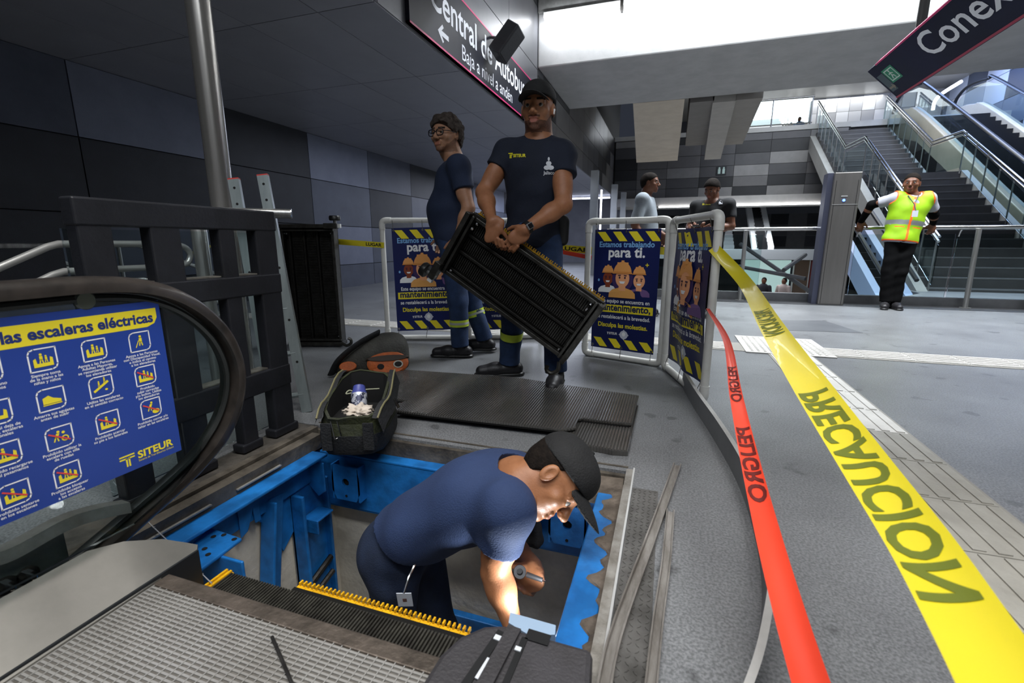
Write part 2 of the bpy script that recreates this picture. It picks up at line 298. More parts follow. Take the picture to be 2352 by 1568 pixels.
# right wall with blue-lit panels
rw = struct(boxo('wall_right', mat('rw_gap', '1a1c22', 0.7), None, 9.2, 9.4, -3, 34, -1.6, 8.4), 'checkered panel wall on the right beyond the escalator')
RWM = [mat('rw_panel_white', 'c8cad2', 0.4), mat('rw_panel_grey', '6f7684', 0.4), mat('rw_panel_mid', '9aa2b2', 0.4), mat('rw_panel_dark', '3f4654', 0.4)]
panel_wall(rw, RWM, ((9.2, 0, 0), (0, 1, 0), (0, 0, 1), (-1, 0, 0)), [8 + 1.1 * i for i in range(15)], [-1.4, -0.6, 0.2, 1, 1.8, 2.6, 3.4, 4.2, 5, 5.8, 6.6, 7.4, 8.2], lambda i, j: (i * 3 + j * 2 + (i * j) % 3) % 4, 0.02, 0.008)
# atrium and lower level
LOWF = mat('lower_floor_stone', 'b0ada6', 0.3, 0, 'a19e97', 2)
struct(boxo('floor_lower', LOWF, None, -6, 9.3, -3, 34, -1.8, -1.6), 'pale floor of the lower level')
struct(boxo('wall_atrium_front', mat('atrium_front', '5a5b5e', 0.6), None, -1.05, 9.2, 7.6, 7.74, -1.6, -0.16), 'wall under the railing')
struct(boxo('wall_atrium_left', mat('atrium_left', '77767a', 0.6, 0, '6c6b70', 2), None, -1.2, -1.05, 7.75, 18.4, -1.6, -0.16), 'side wall of the atrium below the floor edge')
lb = struct(boxo('wall_lower_back', mat('lower_back', '8d8f94', 0.5, 0, '7f8186', 1), None, -6, 9.2, 30, 30.2, -1.6, 4.4), 'far wall of the lower level')
panel_wall(lb, KM, ((0, 30, 0), (1, 0, 0), (0, 0, 1), (0, -1, 0)), [-2 + 0.9 * i for i in range(13)], [-0.6, 0.0, 0.6, 1.2, 1.8, 2.4], lambda i, j: (2, 3, 1, 2, 0, 3)[(i * 5 + j * 3) % 6], 0.02, 0.008)
struct(boxo('trim_14', mat('lower_slab', '8e9296', 0.5), None, -1.05, 6.0, 21.5, 30, 0.15, 0.55), 'edge of a mid level slab seen through the railing glass')
struct(boxo('wall_corridor_end', mat('corridor_end', '6a6c74', 0.6, 0, '60626a', 2), None, -5.8, -1.0, 20, 20.2, -0.2, 2.6), 'end wall of the corridor under the soffit')
for k, (x, y) in enumerate([(-2.35, 8.1), (-1.9, 12.2), (-1.75, 15.2), (-1.7, 17.6)]):
    struct(boxo('trim_%d' % (15 + k), mat('pale_column', 'a9adb0', 0.5, 0, '9da1a4', 2), None, x - 0.09, x + 0.09, y - 0.09, y + 0.09, 0, 2.57), ['nearest', 'second', 'third', 'farthest'][k] + ' slim pale column under the soffit edge')
struct(MB().tube([(-2.3, 18.6, 2.50), (-5.6, 18.6, 2.50)], 0.03, 8).build('trim_19', mat('cove_glow', 'dfe6ff', 0.5, emit=5)), 'lit cove line under the soffit deep in the corridor')
struct(boxo('trim_20', mat('column_glow', 'eef2ff', 0.5, emit=5), None, -1.86, -1.82, 13.0, 13.04, 0.2, 2.2), 'vertical lit line in the corridor')
# stairwell behind the fence on the left
struct(boxo('wall_stairwell', mat('stairwell_paint', '2a2b2e', 0.7), None, -2.32, -2.30, -3, 1.62, -2.5, -0.16), 'side wall of the stairwell on the left')
struct(boxo('wall_stairwell_end', mat('stairwell_paint'), None, -5.74, -2.3, 1.6, 1.62, -2.5, -0.16), 'end wall of the stairwell on the left')
# tactile paving, tile by tile
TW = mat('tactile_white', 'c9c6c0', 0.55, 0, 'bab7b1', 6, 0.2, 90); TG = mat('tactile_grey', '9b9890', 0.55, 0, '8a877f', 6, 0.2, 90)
tp = struct(boxo('trim_21', mat('tactile_bed', '8c8982', 0.7), None, -5.6, 9, 3.88, 4.20, 0.0005, 0.003), 'ribbed white tactile paving strip running across the hall')
def tac(parent, x0, x1, y0, y1, along, m, nb=5):
    b = MB().box(x0 + 0.003, x1 - 0.003, y0 + 0.003, y1 - 0.003, 0.001, 0.006)
    for i in range(nb):
        if along == 'x': w = (y1 - y0) / nb; b.box(x0 + 0.01, x1 - 0.01, y0 + w * (i + 0.25), y0 + w * (i + 0.78), 0.006, 0.010)
        else: w = (x1 - x0) / nb; b.box(x0 + w * (i + 0.25), x0 + w * (i + 0.78), y0 + 0.01, y1 - 0.01, 0.006, 0.010)
    return b.build('tile', m, parent)
x = -5.5
while x < 8.9:
    if not 0.55 < x + 0.15 < 1.2: tac(tp, x, x + 0.3, 3.9, 4.18, 'x', TW)
    x += 0.3
b = MB().box(0.60, 1.20, 3.84, 4.52, 0.002, 0.008)
for i in range(12):
    for j in range(13): b.lathe((0.65 + i * 0.045, 3.89 + j * 0.048, 0.008), (0, 0, 1), [(0.012, 0), (0.008, 0.005)], 6)
b.build('warning_tile', TW, tp)
tb = struct(boxo('trim_22', mat('tactile_bed'), None, 0.75, 1.05, -2.5, 3.84, 0.0005, 0.003), 'grey ribbed tactile strip running towards the viewer')
y = 3.84
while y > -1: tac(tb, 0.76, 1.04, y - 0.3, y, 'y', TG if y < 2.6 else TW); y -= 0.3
# ================================================================== ESCALATOR AND ITS OPEN PIT
BLUE1 = mat('truss_blue', '1f78c4', 0.42, 0.1, '1a66ad', 5, 0.12, 60, fine=(14, 0.35)); GRIME = mat('grimy_steel', '6a6359', 0.6, 0.3, '3d3832', 9, 0.35, 50)
DIRT = mat('dirty_mortar', '6b6157', 0.9, 0, '433b33', 14, 0.6, 60); ALU = mat('worn_aluminium', '9f9d99', 0.42, 0.4, '7b7771', 10, 0.1, 90)
for n, a, l in [('wall_pit_left', (-1.62, -1.44, -0.6, 1.75, -1.35, -0.16), 'pale concrete left wall of the open escalator pit'), ('wall_pit_back', (-1.62, -0.02, 1.63, 1.75, -1.35, -0.16), 'pale concrete back wall of the open escalator pit'), ('wall_pit_right', (-0.09, 0.02, -0.6, 1.64, -1.35, -0.16), 'grey concrete right wall of the open escalator pit'), ('floor_pit', (-1.62, 0, -0.6, 1.75, -1.45, -1.3), 'floor of the escalator pit')]:
    struct(boxo(n, CONC, None, *a), l)
es = thing('escalator', 'escalator landing with its cover plates lifted off over a blue truss', 'escalator', (-0.8, 0.6, -0.2))
# blue truss members
def blue(name, b, bev=0.004): return b.build(name, BLUE1, es, bevel=bev)
blue('truss_rail', MB().box(-1.415, -1.335, 0.70, 1.50, -0.075, -0.062).box(-1.415, -1.403, 0.70, 1.50, -0.19, -0.07))
blue('truss_rail', MB().box(-0.185, -0.105, 0.62, 1.50, -0.045, -0.033).box(-0.118, -0.105, 0.62, 1.56, -0.2, -0.04))
blue('truss_beam', MB().box(-1.42, -0.10, 1.545, 1.56, -0.335, -0.085).box(-1.42, -0.10, 1.545, 1.63, -0.095, -0.08).box(-1.42, -0.10, 1.55, 1.61, -0.345, -0.332))
def bracket(x, sg):
    fr = ((x, 1.50, -0.27), (1, 0, 0), (0, 0, 1), (0, -1, 0)); b = MB(); w, h = 0.07, 0.16
    ring = [(0.018 * math.cos(a), 0.085 + 0.018 * math.sin(a)) for a in [R(i * 45 + 22.5) for i in range(8)]]
    out = [(w, 0.12), (w, 0.16), (-w, 0.16), (-w, 0.12), (-w, 0.02), (-w + 0.02, 0), (w - 0.02, 0), (w, 0.02)]
    O_ = lambda p, d: np.array(fr[0]) + np.array([p[0], -d, p[1]])
    out = [(w, 0.10), (w * 0.9, 0.16), (-w * 0.9, 0.16), (-w, 0.10), (-w, 0.04), (-w * 0.7, 0), (w * 0.7, 0), (w, 0.04)]
    for d, fl in ((0.0, 1), (-0.008, -1)):
        vs = [O_(p, d) for p in out] + [O_(p, d) for p in ring]
        order = [0, 1, 2, 3, 4, 5, 6, 7]; b.add(vs, [(i, (i + 1) % 8, 8 + (i + 1) % 8, 8 + i) for i in range(8)])
    b.box(x - w, x - w + 0.008, 1.50, 1.55, -0.27, -0.11).box(x + w - 0.008, x + w, 1.50, 1.55, -0.27, -0.11)
    o = blue('lifting_bracket', b, 0)
    MB().lathe((x, 1.512, -0.185), (0, 1, 0), [(0.02, 0), (0.02, 0.02)], 14).build('bracket_hole', mat('dark_hole', '060607', 0.9), o)
    MB().lathe((x, 1.4985, -0.248), (0, 1, 0), [(0.006, 0), (0.006, 0.02)], 10).build('small_hole', mat('dark_hole'), o)
bracket(-1.255, 1); bracket(-0.29, 1)
def legbar(name, p, q, w, d=0.03):
    p, q = np.array(p), np.array(q); fr = (p, (q - p), (0, 1, 0), (1, 0, 0))
    L = np.linalg.norm(q - p); ux = (q - p) / L; uy = np.cross((1, 0, 0), ux); return blue(name, MB().prism([(0, -w / 2), (L, -w / 2), (L, w / 2), (0, w / 2)], (p, ux, uy, (1, 0, 0)), 0, d))
blue('corner_post', MB().box(-1.43, -1.36, 1.36, 1.375, -1.3, -0.2).box(-1.43, -1.415, 1.36, 1.55, -1.3, -0.09).box(-1.43, -1.385, 1.535, 1.55, -1.3, -0.2))
legbar('truss_leg', (-1.43, 1.275, -0.15), (-1.43, 1.13, -1.0), 0.075); legbar('leg_flange', (-1.43, 1.235, -0.15), (-1.43, 1.10, -1.0), 0.012, 0.07)
blue('gusset_plate', MB().prism([(1.18, -0.08), (1.55, -0.08), (1.55, -0.40), (1.37, -0.36), (1.30, -0.42), (1.24, -0.26), (1.18, -0.2)], ((-1.432, 0, 0), (0, 1, 0), (0, 0, 1), (1, 0, 0)), 0, 0.01))
blue('gusset_plate', MB().prism([(0, -0.09), (0.09, -0.09), (0.09, -0.22), (0.05, -0.25), (0, -0.2)], ((-1.42, 1.47, 0), (1, 0, 0), (0, 0, 1), (0, -1, 0)), 0, 0.008))
blue('stop_plate', MB().box(-1.41, -1.33, 1.40, 1.50, -0.335, -0.325).box(-1.41, -1.33, 1.40, 1.408, -0.39, -0.33))
blue('hook_tab', MB().prism([(1.10, -0.075), (1.19, -0.075), (1.19, -0.2), (1.165, -0.2), (1.16, -0.14), (1.13, -0.21), (1.10, -0.22)], ((-1.40, 0, 0), (0, 1, 0), (0, 0, 1), (1, 0, 0)), 0, 0.008))
pl = [at(u, v, Z=-0.11) for u, v in [(400, 1283), (482, 1210), (556, 1235), (440, 1322)]]
pb = blue('bracket_plate', MB().hexa([p - [0, 0, 0.012] for p in pl], pl))
for u, v in [(470, 1260), (490, 1232), (514, 1228), (538, 1238), (478, 1273)]:
    p = at(u, v, Z=-0.1095); MB().lathe(p, (0, 0, 1), [(0.008, 0), (0.008, 0.001)], 10).build('bolt_hole', mat('dark_hole'), pb)
blue('bracket_web', MB().box(-1.35, -1.16, 0.905, 0.915, -0.45, -0.12))
MB().tube([(-1.40, 1.16, -0.72), (-1.40, 1.55, -0.60)], 0.014, 8).tube([(-1.38, 1.13, -0.76), (-1.38, 1.52, -0.66)], 0.012, 8).build('guide_track', DSTEEL, es, smooth=True)
blue('cross_member', MB().box(-0.9, -0.16, 1.575, 1.61, -0.86, -0.78)); blue('cross_member', MB().box(-0.30, -0.24, 1.30, 1.36, -1.28, -0.6))
# steel channels and grimy frame round the opening
fr_ = thing('pit_frame', 'grimy steel frame with mortar edge around the escalator pit', 'frame', (-0.8, 1.6, 0))
boxo('frame_channel', GRIME, fr_, -1.462, -1.415, 0.60, 1.56, -0.07, -0.008); boxo('frame_channel', GRIME, fr_, -1.50, -1.466, 0.60, 1.60, -0.06, 0.004)
boxo('frame_base', mat('fence_base', '3a3733', 0.7, 0.2, '55504a', 12, 0.4, 40), fr_, -1.62, -1.50, 0.55, 1.62, -0.08, -0.004)
boxo('cover_strip', ALU, fr_, -1.448, -1.405, 0.80, 1.02, -0.045, -0.04); boxo('cover_strip', ALU, fr_, -1.448, -1.405, 1.12, 1.32, -0.045, -0.04)
MB().box(-1.5, -0.095, 1.60, 1.645, -0.09, -0.012).box(-1.5, -0.095, 1.645, 1.655, -0.05, 0.003).build('frame_channel', GRIME, fr_)
b = MB().hexa([(-0.46, 1.50, -0.08), (-0.105, 1.50, -0.08), (-0.105, 1.60, -0.08), (-0.46, 1.60, -0.08)], [(-0.40, 1.555, -0.035), (-0.105, 1.50, -0.03), (-0.105, 1.60, -0.02), (-0.46, 1.60, -0.03)])
b.build('mortar_bed', DIRT, fr_)
rng = random.Random(4)
ys2 = np.linspace(0.60, 1.56, 70); ww = [max(0.004, 0.010 + 0.055 * ((y - 0.6) / 0.96) ** 2 + 0.016 * math.sin(y * 37) + 0.012 * math.sin(y * 83 + 1) + rng.uniform(-.005, .005)) for y in ys2]
me_ = [(-0.10 - w, y, -0.0325) for y, w in zip(ys2, ww)]; mi_ = [(-0.10 - w * 0.8, y, -0.029 + rng.uniform(0, .002)) for y, w in zip(ys2, ww)]; mo_ = [(-0.098, y, -0.022 + rng.uniform(-.002, .002)) for y in ys2]
MB().ribbon(me_, mi_).ribbon(mi_, mo_).build('mortar_edge', DIRT, fr_)
boxo('frame_angle', mat('pale_zinc', 'a7a49e', 0.5, 0.5, '7a756d', 12, 0.3, 60), fr_, -0.10, -0.076, 0.55, 1.64, -0.08, 0.001)
boxo('frame_edge', mat('zinc_edge', 'd2d2d0', 0.35, 0.6), fr_, -0.076, -0.070, 0.55, 1.645, -0.05, 0.006)
# diamond plate strip
DP = mat('diamond_plate_steel', '6e6c69', 0.36, 0.5, '4a4845', 10)
dp = thing('diamond_plate_strip', 'dark diamond plate strip along the right edge of the pit', 'plate', (-0.03, 1.1, 0))
boxo('plate', DP, dp, -0.068, 0.015, 0.45, 1.50, 0.0005, 0.005)
b = MB()
for j in range(62):
    for i in range(5):
        cx, cy = -0.06 + i * 0.0165, 0.462 + j * 0.0168; a = R(45) if (i + j) % 2 else R(-45)
        ux, uy = np.array([math.cos(a), math.sin(a), 0]), np.array([-math.sin(a), math.cos(a), 0]); o = np.array([cx, cy, 0.005])
        q = [o - ux * 0.007, o - uy * 0.0024, o + ux * 0.007, o + uy * 0.0024]; b.hexa(q, [o + (p - o) * 0.6 + [0, 0, 0.0016] for p in q])
tag(b.build('diamond_lugs', DP, dp), kind='stuff')
# comb floor plate with its grid of ribs
PLATE = mat('floor_plate_alu', 'a9a7a3', 0.36, 0.35, '95928d', 6, 0.05, 200); PGAP = mat('floor_plate_groove', '6a6660', 0.55, 0.2, '57534d', 20)
boxo('comb_plate', PGAP, es, -1.15, -0.375, -0.5, 0.665, -0.03, -0.004)
b = MB(); y = -0.495
while y < 0.655: b.box(-1.148, -0.377, y, y + 0.0047, -0.004, -0.0012); y += 0.0098
x = -1.146
while x < -0.38: b.box(x, x + 0.0022, -0.5, 0.66, -0.004, 0.0); x += 0.0212
tag(b.build('plate_ribs', PLATE, es), kind='stuff')
MB().box(-1.16, -0.37, 0.66, 0.70, -0.03, -0.0).build('comb_edge', mat('comb_edge_metal', '6b6158', 0.5, 0.6, '4b443d', 14, 0.3, 60), es, bevel=0.003)
# steps below the comb: dark ribbed treads with yellow combs
TREAD = mat('step_tread_dark', '4a4841', 0.45, 0.4, '2f2d29', 20); YPL = mat('comb_yellow', 'e0ab12', 0.45, 0, 'b98a10', 18)
tr = MB().box(-1.12, -0.40, 0.66, 0.835, -0.15, -0.105).build('step_tread', TREAD, es)
b = MB(); i = 0; x = -1.118
while x < -0.402: b.box(x, x + 0.0045, 0.66, 0.838, -0.106, -0.092); x += 0.0092
tag(b.build('tread_ribs', TREAD, tr), kind='stuff')
MB().box(-1.15, -1.118, 0.68, 0.845, -0.115, -0.098).box(-1.145, -1.138, 0.68, 0.845, -0.098, -0.092).box(-1.13, -1.123, 0.68, 0.845, -0.098, -0.092).build('side_comb', YPL, tr)
boxo('step_nose', mat('step_nose_black', '1b1a18', 0.5, 0.4), es, -0.93, -0.40, 0.838, 0.872, -0.16, -0.116)
for k in range(19):
    x = -0.93 + k * 0.0278
    MB().box(x, x + 0.0268, 0.874, 0.888, -0.145, -0.122).box(x + 0.004, x + 0.009, 0.884, 0.897, -0.122, -0.112).box(x + 0.018, x + 0.023, 0.884, 0.897, -0.122, -0.112).build('comb_segment', YPL, tr)
# left skirt deck (pointed stainless panel) with its hole
DECK = mat('deck_stainless', '827f79', 0.36, 0.5, '72706a', 4)
poly = [(-1.405, -0.6), (-1.408, 0.50), (-1.405, 0.60), (-1.39, 0.69), (-1.362, 0.748), (-1.28, 0.785), (-1.20, 0.80), (-1.165, 0.795), (-1.158, 0.775), (-1.152, 0.69), (-1.146, 0.377), (-1.146, -0.6)]
lft_ = [(-1.268, -0.6, .10), (-1.268, 0.45, .10), (-1.271, 0.525, .10), (-1.274, 0.608, .10), (-1.245, 0.668, .092), (-1.21, 0.735, .062), (-1.185, 0.775, .03), (-1.165, 0.79, .018)]; rgt_ = [(-1.146, -0.6, .004), (-1.146, 0.40, .004), (-1.147, 0.48, .004), (-1.148, 0.56, .004), (-1.149, 0.62, .004), (-1.150, 0.68, .004), (-1.152, 0.735, .005), (-1.157, 0.78, .008)]
n_ = len(lft_); vs = lft_ + rgt_ + [(x, y, z - .008) for x, y, z in lft_ + rgt_]; o2 = 2 * n_
dk = MB().add(vs, [(i, i + 1, n_ + i + 1, n_ + i) for i in range(n_ - 1)] + [(o2 + i, o2 + n_ + i, o2 + n_ + i + 1, o2 + i + 1) for i in range(n_ - 1)] + [(i, o2 + i, o2 + i + 1, i + 1) for i in range(n_ - 1)] + [(n_ + i, n_ + i + 1, o2 + n_ + i + 1, o2 + n_ + i) for i in range(n_ - 1)] + [(n_ - 1, o2 + n_ - 1, o2 + 2 * n_ - 1, 2 * n_ - 1)]).build('skirt_deck', DECK, es, smooth=True)
p = at(232, 1303, Z=0.055); dn_ = (0.62, 0, 0.78); MB().lathe(p, dn_, [(0.009, -.003), (0.009, 0.003)], 14).build('deck_hole', mat('dark_hole'), dk)
boxo('skirt_web', mat('skirt_dark', '1d2023', 0.5), es, -1.156, -1.150, -0.6, 0.78, -0.2, 0.012)
# inner profile, bolts, glass, newel rail and rubber handrail
GX = -1.25
prof = curve_pts([at(u, v, X=-1.30) for u, v in [(-250, 1375), (-60, 1300), (30, 1272), (150, 1207), (230, 1180), (300, 1166)]], 6)
MB().ribbon([p + [0, 0, 0.016] for p in prof], [p + [0, 0, -0.014] for p in prof]).ribbon([p + [-0.03, 0, 0.018] for p in prof], [p + [0, 0, 0.016] for p in prof]).build('curved_profile', ALU, es, smooth=True)
boxo('bolt_carrier', mat('galvanised', '5a615e', 0.45, 0.6, '474d4a', 14), es, -1.345, -1.335, 0.1, 0.60, 0.03, 0.15)
for u, v in [(62, 1320), (12, 1344)]:
    p = at(u, v, X=-1.335); bo = MB().lathe(p, (1, 0, -0.0), [(0.021, 0), (0.021, 0.004)], 20).build('washer', CHROME, es)
    MB().lathe(p + [0.004, 0, 0], (1, 0, 0), [(0.0125, 0), (0.0125, 0.011)], 6).build('hex_nut', CHROME, bo); MB().lathe(p + [0.015, 0, 0], (1, 0, 0), [(0.006, 0), (0.006, 0.012), (0.004, 0.013)], 10).build('bolt_end', CHROME, bo)
yz = [(-0.6, 0.722), (0.20, 0.724), (0.55, 0.726), (0.70, 0.726), (0.80, 0.713), (0.88, 0.682), (0.95, 0.628), (1.005, 0.555), (1.033, 0.47), (1.03, 0.39), (1.0, 0.315), (0.95, 0.253), (0.88, 0.205), (0.80, 0.168), (0.72, 0.138), (0.64, 0.108), (0.56, 0.078), (0.45, 0.035)]
path = curve_pts([(GX, a, b) for a, b in yz], 5); cm_ = np.array([0, 0, CH])
path = [cm_ + (p - cm_) * (1 + 0.075 * np.clip((0.24 - p[2]) / 0.13, 0, 1)) for p in path]
hr = MB()                                           # C-shaped rubber section swept along the newel
sec = [(-0.040, -0.016), (-0.040, 0.004), (-0.032, 0.015), (-0.016, 0.020), (0.016, 0.020), (0.032, 0.015), (0.040, 0.004), (0.040, -0.016), (0.026, -0.018), (-0.026, -0.018)]
vs = []
for i, p in enumerate(path):
    t = path[min(i + 1, len(path) - 1)] - path[max(i - 1, 0)]; t /= np.linalg.norm(t); n = np.array([0, -t[2], t[1]])
    vs += [p + np.array([a, 0, 0]) + n * b_ for a, b_ in sec]
k = len(sec); hr.add(vs, [(i * k + j, i * k + (j + 1) % k, (i + 1) * k + (j + 1) % k, (i + 1) * k + j) for i in range(len(path) - 1) for j in range(k)])
hr.build('handrail', mat('handrail_rubber', '1d1b19', 0.30, 0, '3a3430', 7, 0.05, 40, coat=0.15), es, smooth=True)
inner = []
for i, p in enumerate(path):
    t = path[min(i + 1, len(path) - 1)] - path[max(i - 1, 0)]; t /= np.linalg.norm(t); n = np.array([0, -t[2], t[1]]); inner.append(p - n * 0.030)
MB().tube(inner, 0.010, 8, flat=(1.6, 1)).build('newel_rail', mat('newel_dark', '2a2c2b', 0.4, 0.5), es, smooth=True)
gl = [(p[1], p[2]) for p in inner[::2] if p[2] > 0.14]; gl = gl + [(0.70, 0.12), (0.45, 0.12), (-0.6, 0.12)]
MB().prism(gl, ((GX, 0, 0), (0, 1, 0), (0, 0, 1), (1, 0, 0)), -0.005, 0.005).build('glass_panel', GLASS, es)
p = at(188, 690, X=GX); MB().lathe(p + [0.006, 0, 0], (1, 0, 0), [(0.022, 0), (0.022, 0.006), (0.018, 0.01)], 18).build('glass_fitting', mat('clear_fitting', '454b49', 0.2, 0.3), es)
# perforated steel strip crossing the frame
a_, b_, c_ = at(258, 1105, Z=0.02), at(345, 1203, Z=-0.005), at(485, 1338, Z=-0.09)
st = thing('perforated_strip', 'thin white perforated steel strip lying across the skirt deck', 'strip', tuple(b_))
pts = [a_, b_, c_]; sd = np.array([0.009, -0.004, 0]); mb = MB(); mb.hexa([p - sd - [0, 0, 0.001] for p in pts] + [p + sd - [0, 0, 0.001] for p in pts[::-1]], [p - sd + [0, 0, 0.001] for p in pts] + [p + sd + [0, 0, 0.001] for p in pts[::-1]])
so = mb.build('strip', mat('strip_white', 'd4d4d6', 0.4, 0.3), st)
for k in range(16):
    t = k / 15 * 2; p = pts[0] + (pts[1] - pts[0]) * t if t < 1 else pts[1] + (pts[2] - pts[1]) * (t - 1)
    MB().lathe(p + [0, 0, 0.001], (0, 0, 1), [(0.0032, 0), (0.0032, 0.0006)], 8).build('hole', mat('strip_hole', '6a6a6c', 0.5), so)
tag(MB().tube([at(625, 1462, Z=0.004), at(648, 1515, Z=0.005), at(675, 1580, Z=0.004)], 0.0035, 8).build('steel_rod', DSTEEL, smooth=True), 'short dark steel rod lying on the ribbed floor plate', 'rod')
# right skirt cover: dark plastic handrail inlet
RC = mat('inlet_plastic', '39373a', 0.55, 0, '2c2a2b', 7, 0.25, 160); ic = thing('handrail_inlet_cover', 'dark plastic handrail inlet cover at the lower edge of the pit', 'cover', (-0.25, 0.6, 0))
out = [at(u, v, Z=0.055) for u, v in [(905, 1700), (967, 1568), (1010, 1500), (1058, 1457), (1112, 1434), (1160, 1432), (1205, 1448), (1275, 1466), (1362, 1490), (1358, 1568), (1352, 1720)]]
lo_ = [(p[0] * 1.0 - 0.012 * (i < 4), p[1] + 0.012 * (2 < i < 9), -0.16) for i, p in enumerate(out)]
MB().hexa(lo_, out).build('cover_body', RC, ic, bevel=0.012)
def slot(p, q, w, m, z0, z1, nm):
    p, q = at(*p, Z=0.056), at(*q, Z=0.056); d = (q - p) / np.linalg.norm(q - p); s_ = np.array([-d[1], d[0], 0]) * w / 2
    c4 = [p - s_, p + s_, q + s_, q - s_]; return MB().hexa([c + [0, 0, z0] for c in c4], [c + [0, 0, z1] for c in c4]).build(nm, m, ic)
slot((1152, 1450), (1050, 1600), 0.016, mat('slot_black', '0a0b0d', 0.6), 0, 0.002, 'slot'); slot((1206, 1465), (1140, 1620), 0.012, mat('slot_black'), 0, 0.002, 'slot'); slot((1210, 1456), (1262, 1472), 0.026, mat('slot_black'), 0, 0.002, 'slot')
slot((1182, 1445), (1100, 1600), 0.028, RC, 0.0, 0.007, 'cover_lid'); slot((1146, 1462), (1140, 1472), 0.014, mat('clip_white', 'c9cdd2', 0.4), 0.002, 0.004, 'clip'); slot((1192, 1488), (1188, 1497), 0.012, mat('clip_white'), 0.002, 0.004, 'clip')
slot((1125, 1515), (1096, 1562), 0.010, mat('clip_white'), 0.002, 0.004, 'clip')
q = [at(u, v, Z=0.03) for u, v in [(1166, 1440), (1170, 1416), (1275, 1446), (1273, 1468), (1215, 1470)]]
MB().hexa([p + [0, 0.01, -0.03] for p in q], [p + [0, 0.006, 0.006] for p in q]).build('bracket', mat('pale_blue_bracket', '9db4cc', 0.4, 0.2), ic)
# yellow-navy safety sign on the glass
sg = thing('safety_sign', 'blue escalator safety notice stuck on the glass balustrade', 'sign', (-1.236, 0.6, 0.27))
SBLUE = mat('sign_blue', '1d3f96', 0.5, 0, '1a3a8c', 3); RED = mat('print_red', 'e0443c', 0.5)
boxo('sign_sheet', SBLUE, sg, -1.238, -1.2365, 0.02, 0.836, 0.264, 0.676)
pr = Print(frame_fn((-1.2365, 0, 0), (0, 1, 0), (0, 0, 1), (1, 0, 0)), [YEL, WHT, mat('sign_text_navy', '1a2f70', 0.5), RED])
SGN = sg
pr.poly([(0.02, 0.613), (0.80, 0.613), (0.818, 0.620), (0.826, 0.634), (0.826, 0.658), (0.02, 0.658)], 0)
pr.text('uso de las escaleras eléctricas', 0.816, 0.6245, 0.034, 2, 0.035, 2, 'RIGHT', fit=0.385); pr.build('heading', sg)
caps = [[('Sujeta tu mano\nal pasamanos', 0), ('No uses si deja de\nfuncionar, escaleras\nopcionales', 5), ('Prohibido recargarse\nen el pasamanos', 8), ('Prohibido sentarse\nen los escalones', 9)],
        [('Siempre toma\nde la mano a las\nniñas y niños', 1), ('Amarra tus agujetas\nantes de subir', 4), ('Prohibido utilizar la\nescalera con silla\nde ruedas', 10), ('Prohibido bloquear\nlos accesos\na las escaleras', 11)],
        [('Apoya a las Personas\nAdultas Mayores,\nse recomienda utilizar\nlos elevadores', 2), ('Utiliza las escaleras\nen el sentido correcto', 6), ('Prohibido acercar\nsu pie a los laterales', 12), None],
        [('Apoya a las Personas\ncon Discapacidad Visual,\ne indica el camino\na los elevadores', 3), ('Prohibido\nsubir carreolas\ny/o bultos. Utiliza\nlos elevadores', 13), ('Prohibido correr y/o\nsaltar en las escaleras', 7), None]]
def person2(x, y, s, lean=0):
    pr.ell(x + lean * s * 1.0, y + s * 0.95, s * 0.19, s * 0.19, 0, 2, n=10); pr.poly([(x - s * .2, y + .1 * s), (x + s * .2, y + .1 * s), (x + s * .2 + lean * s * .8, y + s * .72), (x - s * .2 + lean * s * .8, y + s * .72)], 0, 2)
    pr.line([(x - s * .1, y + .15 * s), (x - s * .2 - lean * s * .3, y - s * .4)], s * .16, 0, 2); pr.line([(x + s * .1, y + .15 * s), (x + s * .2, y - s * .4)], s * .16, 0, 2)
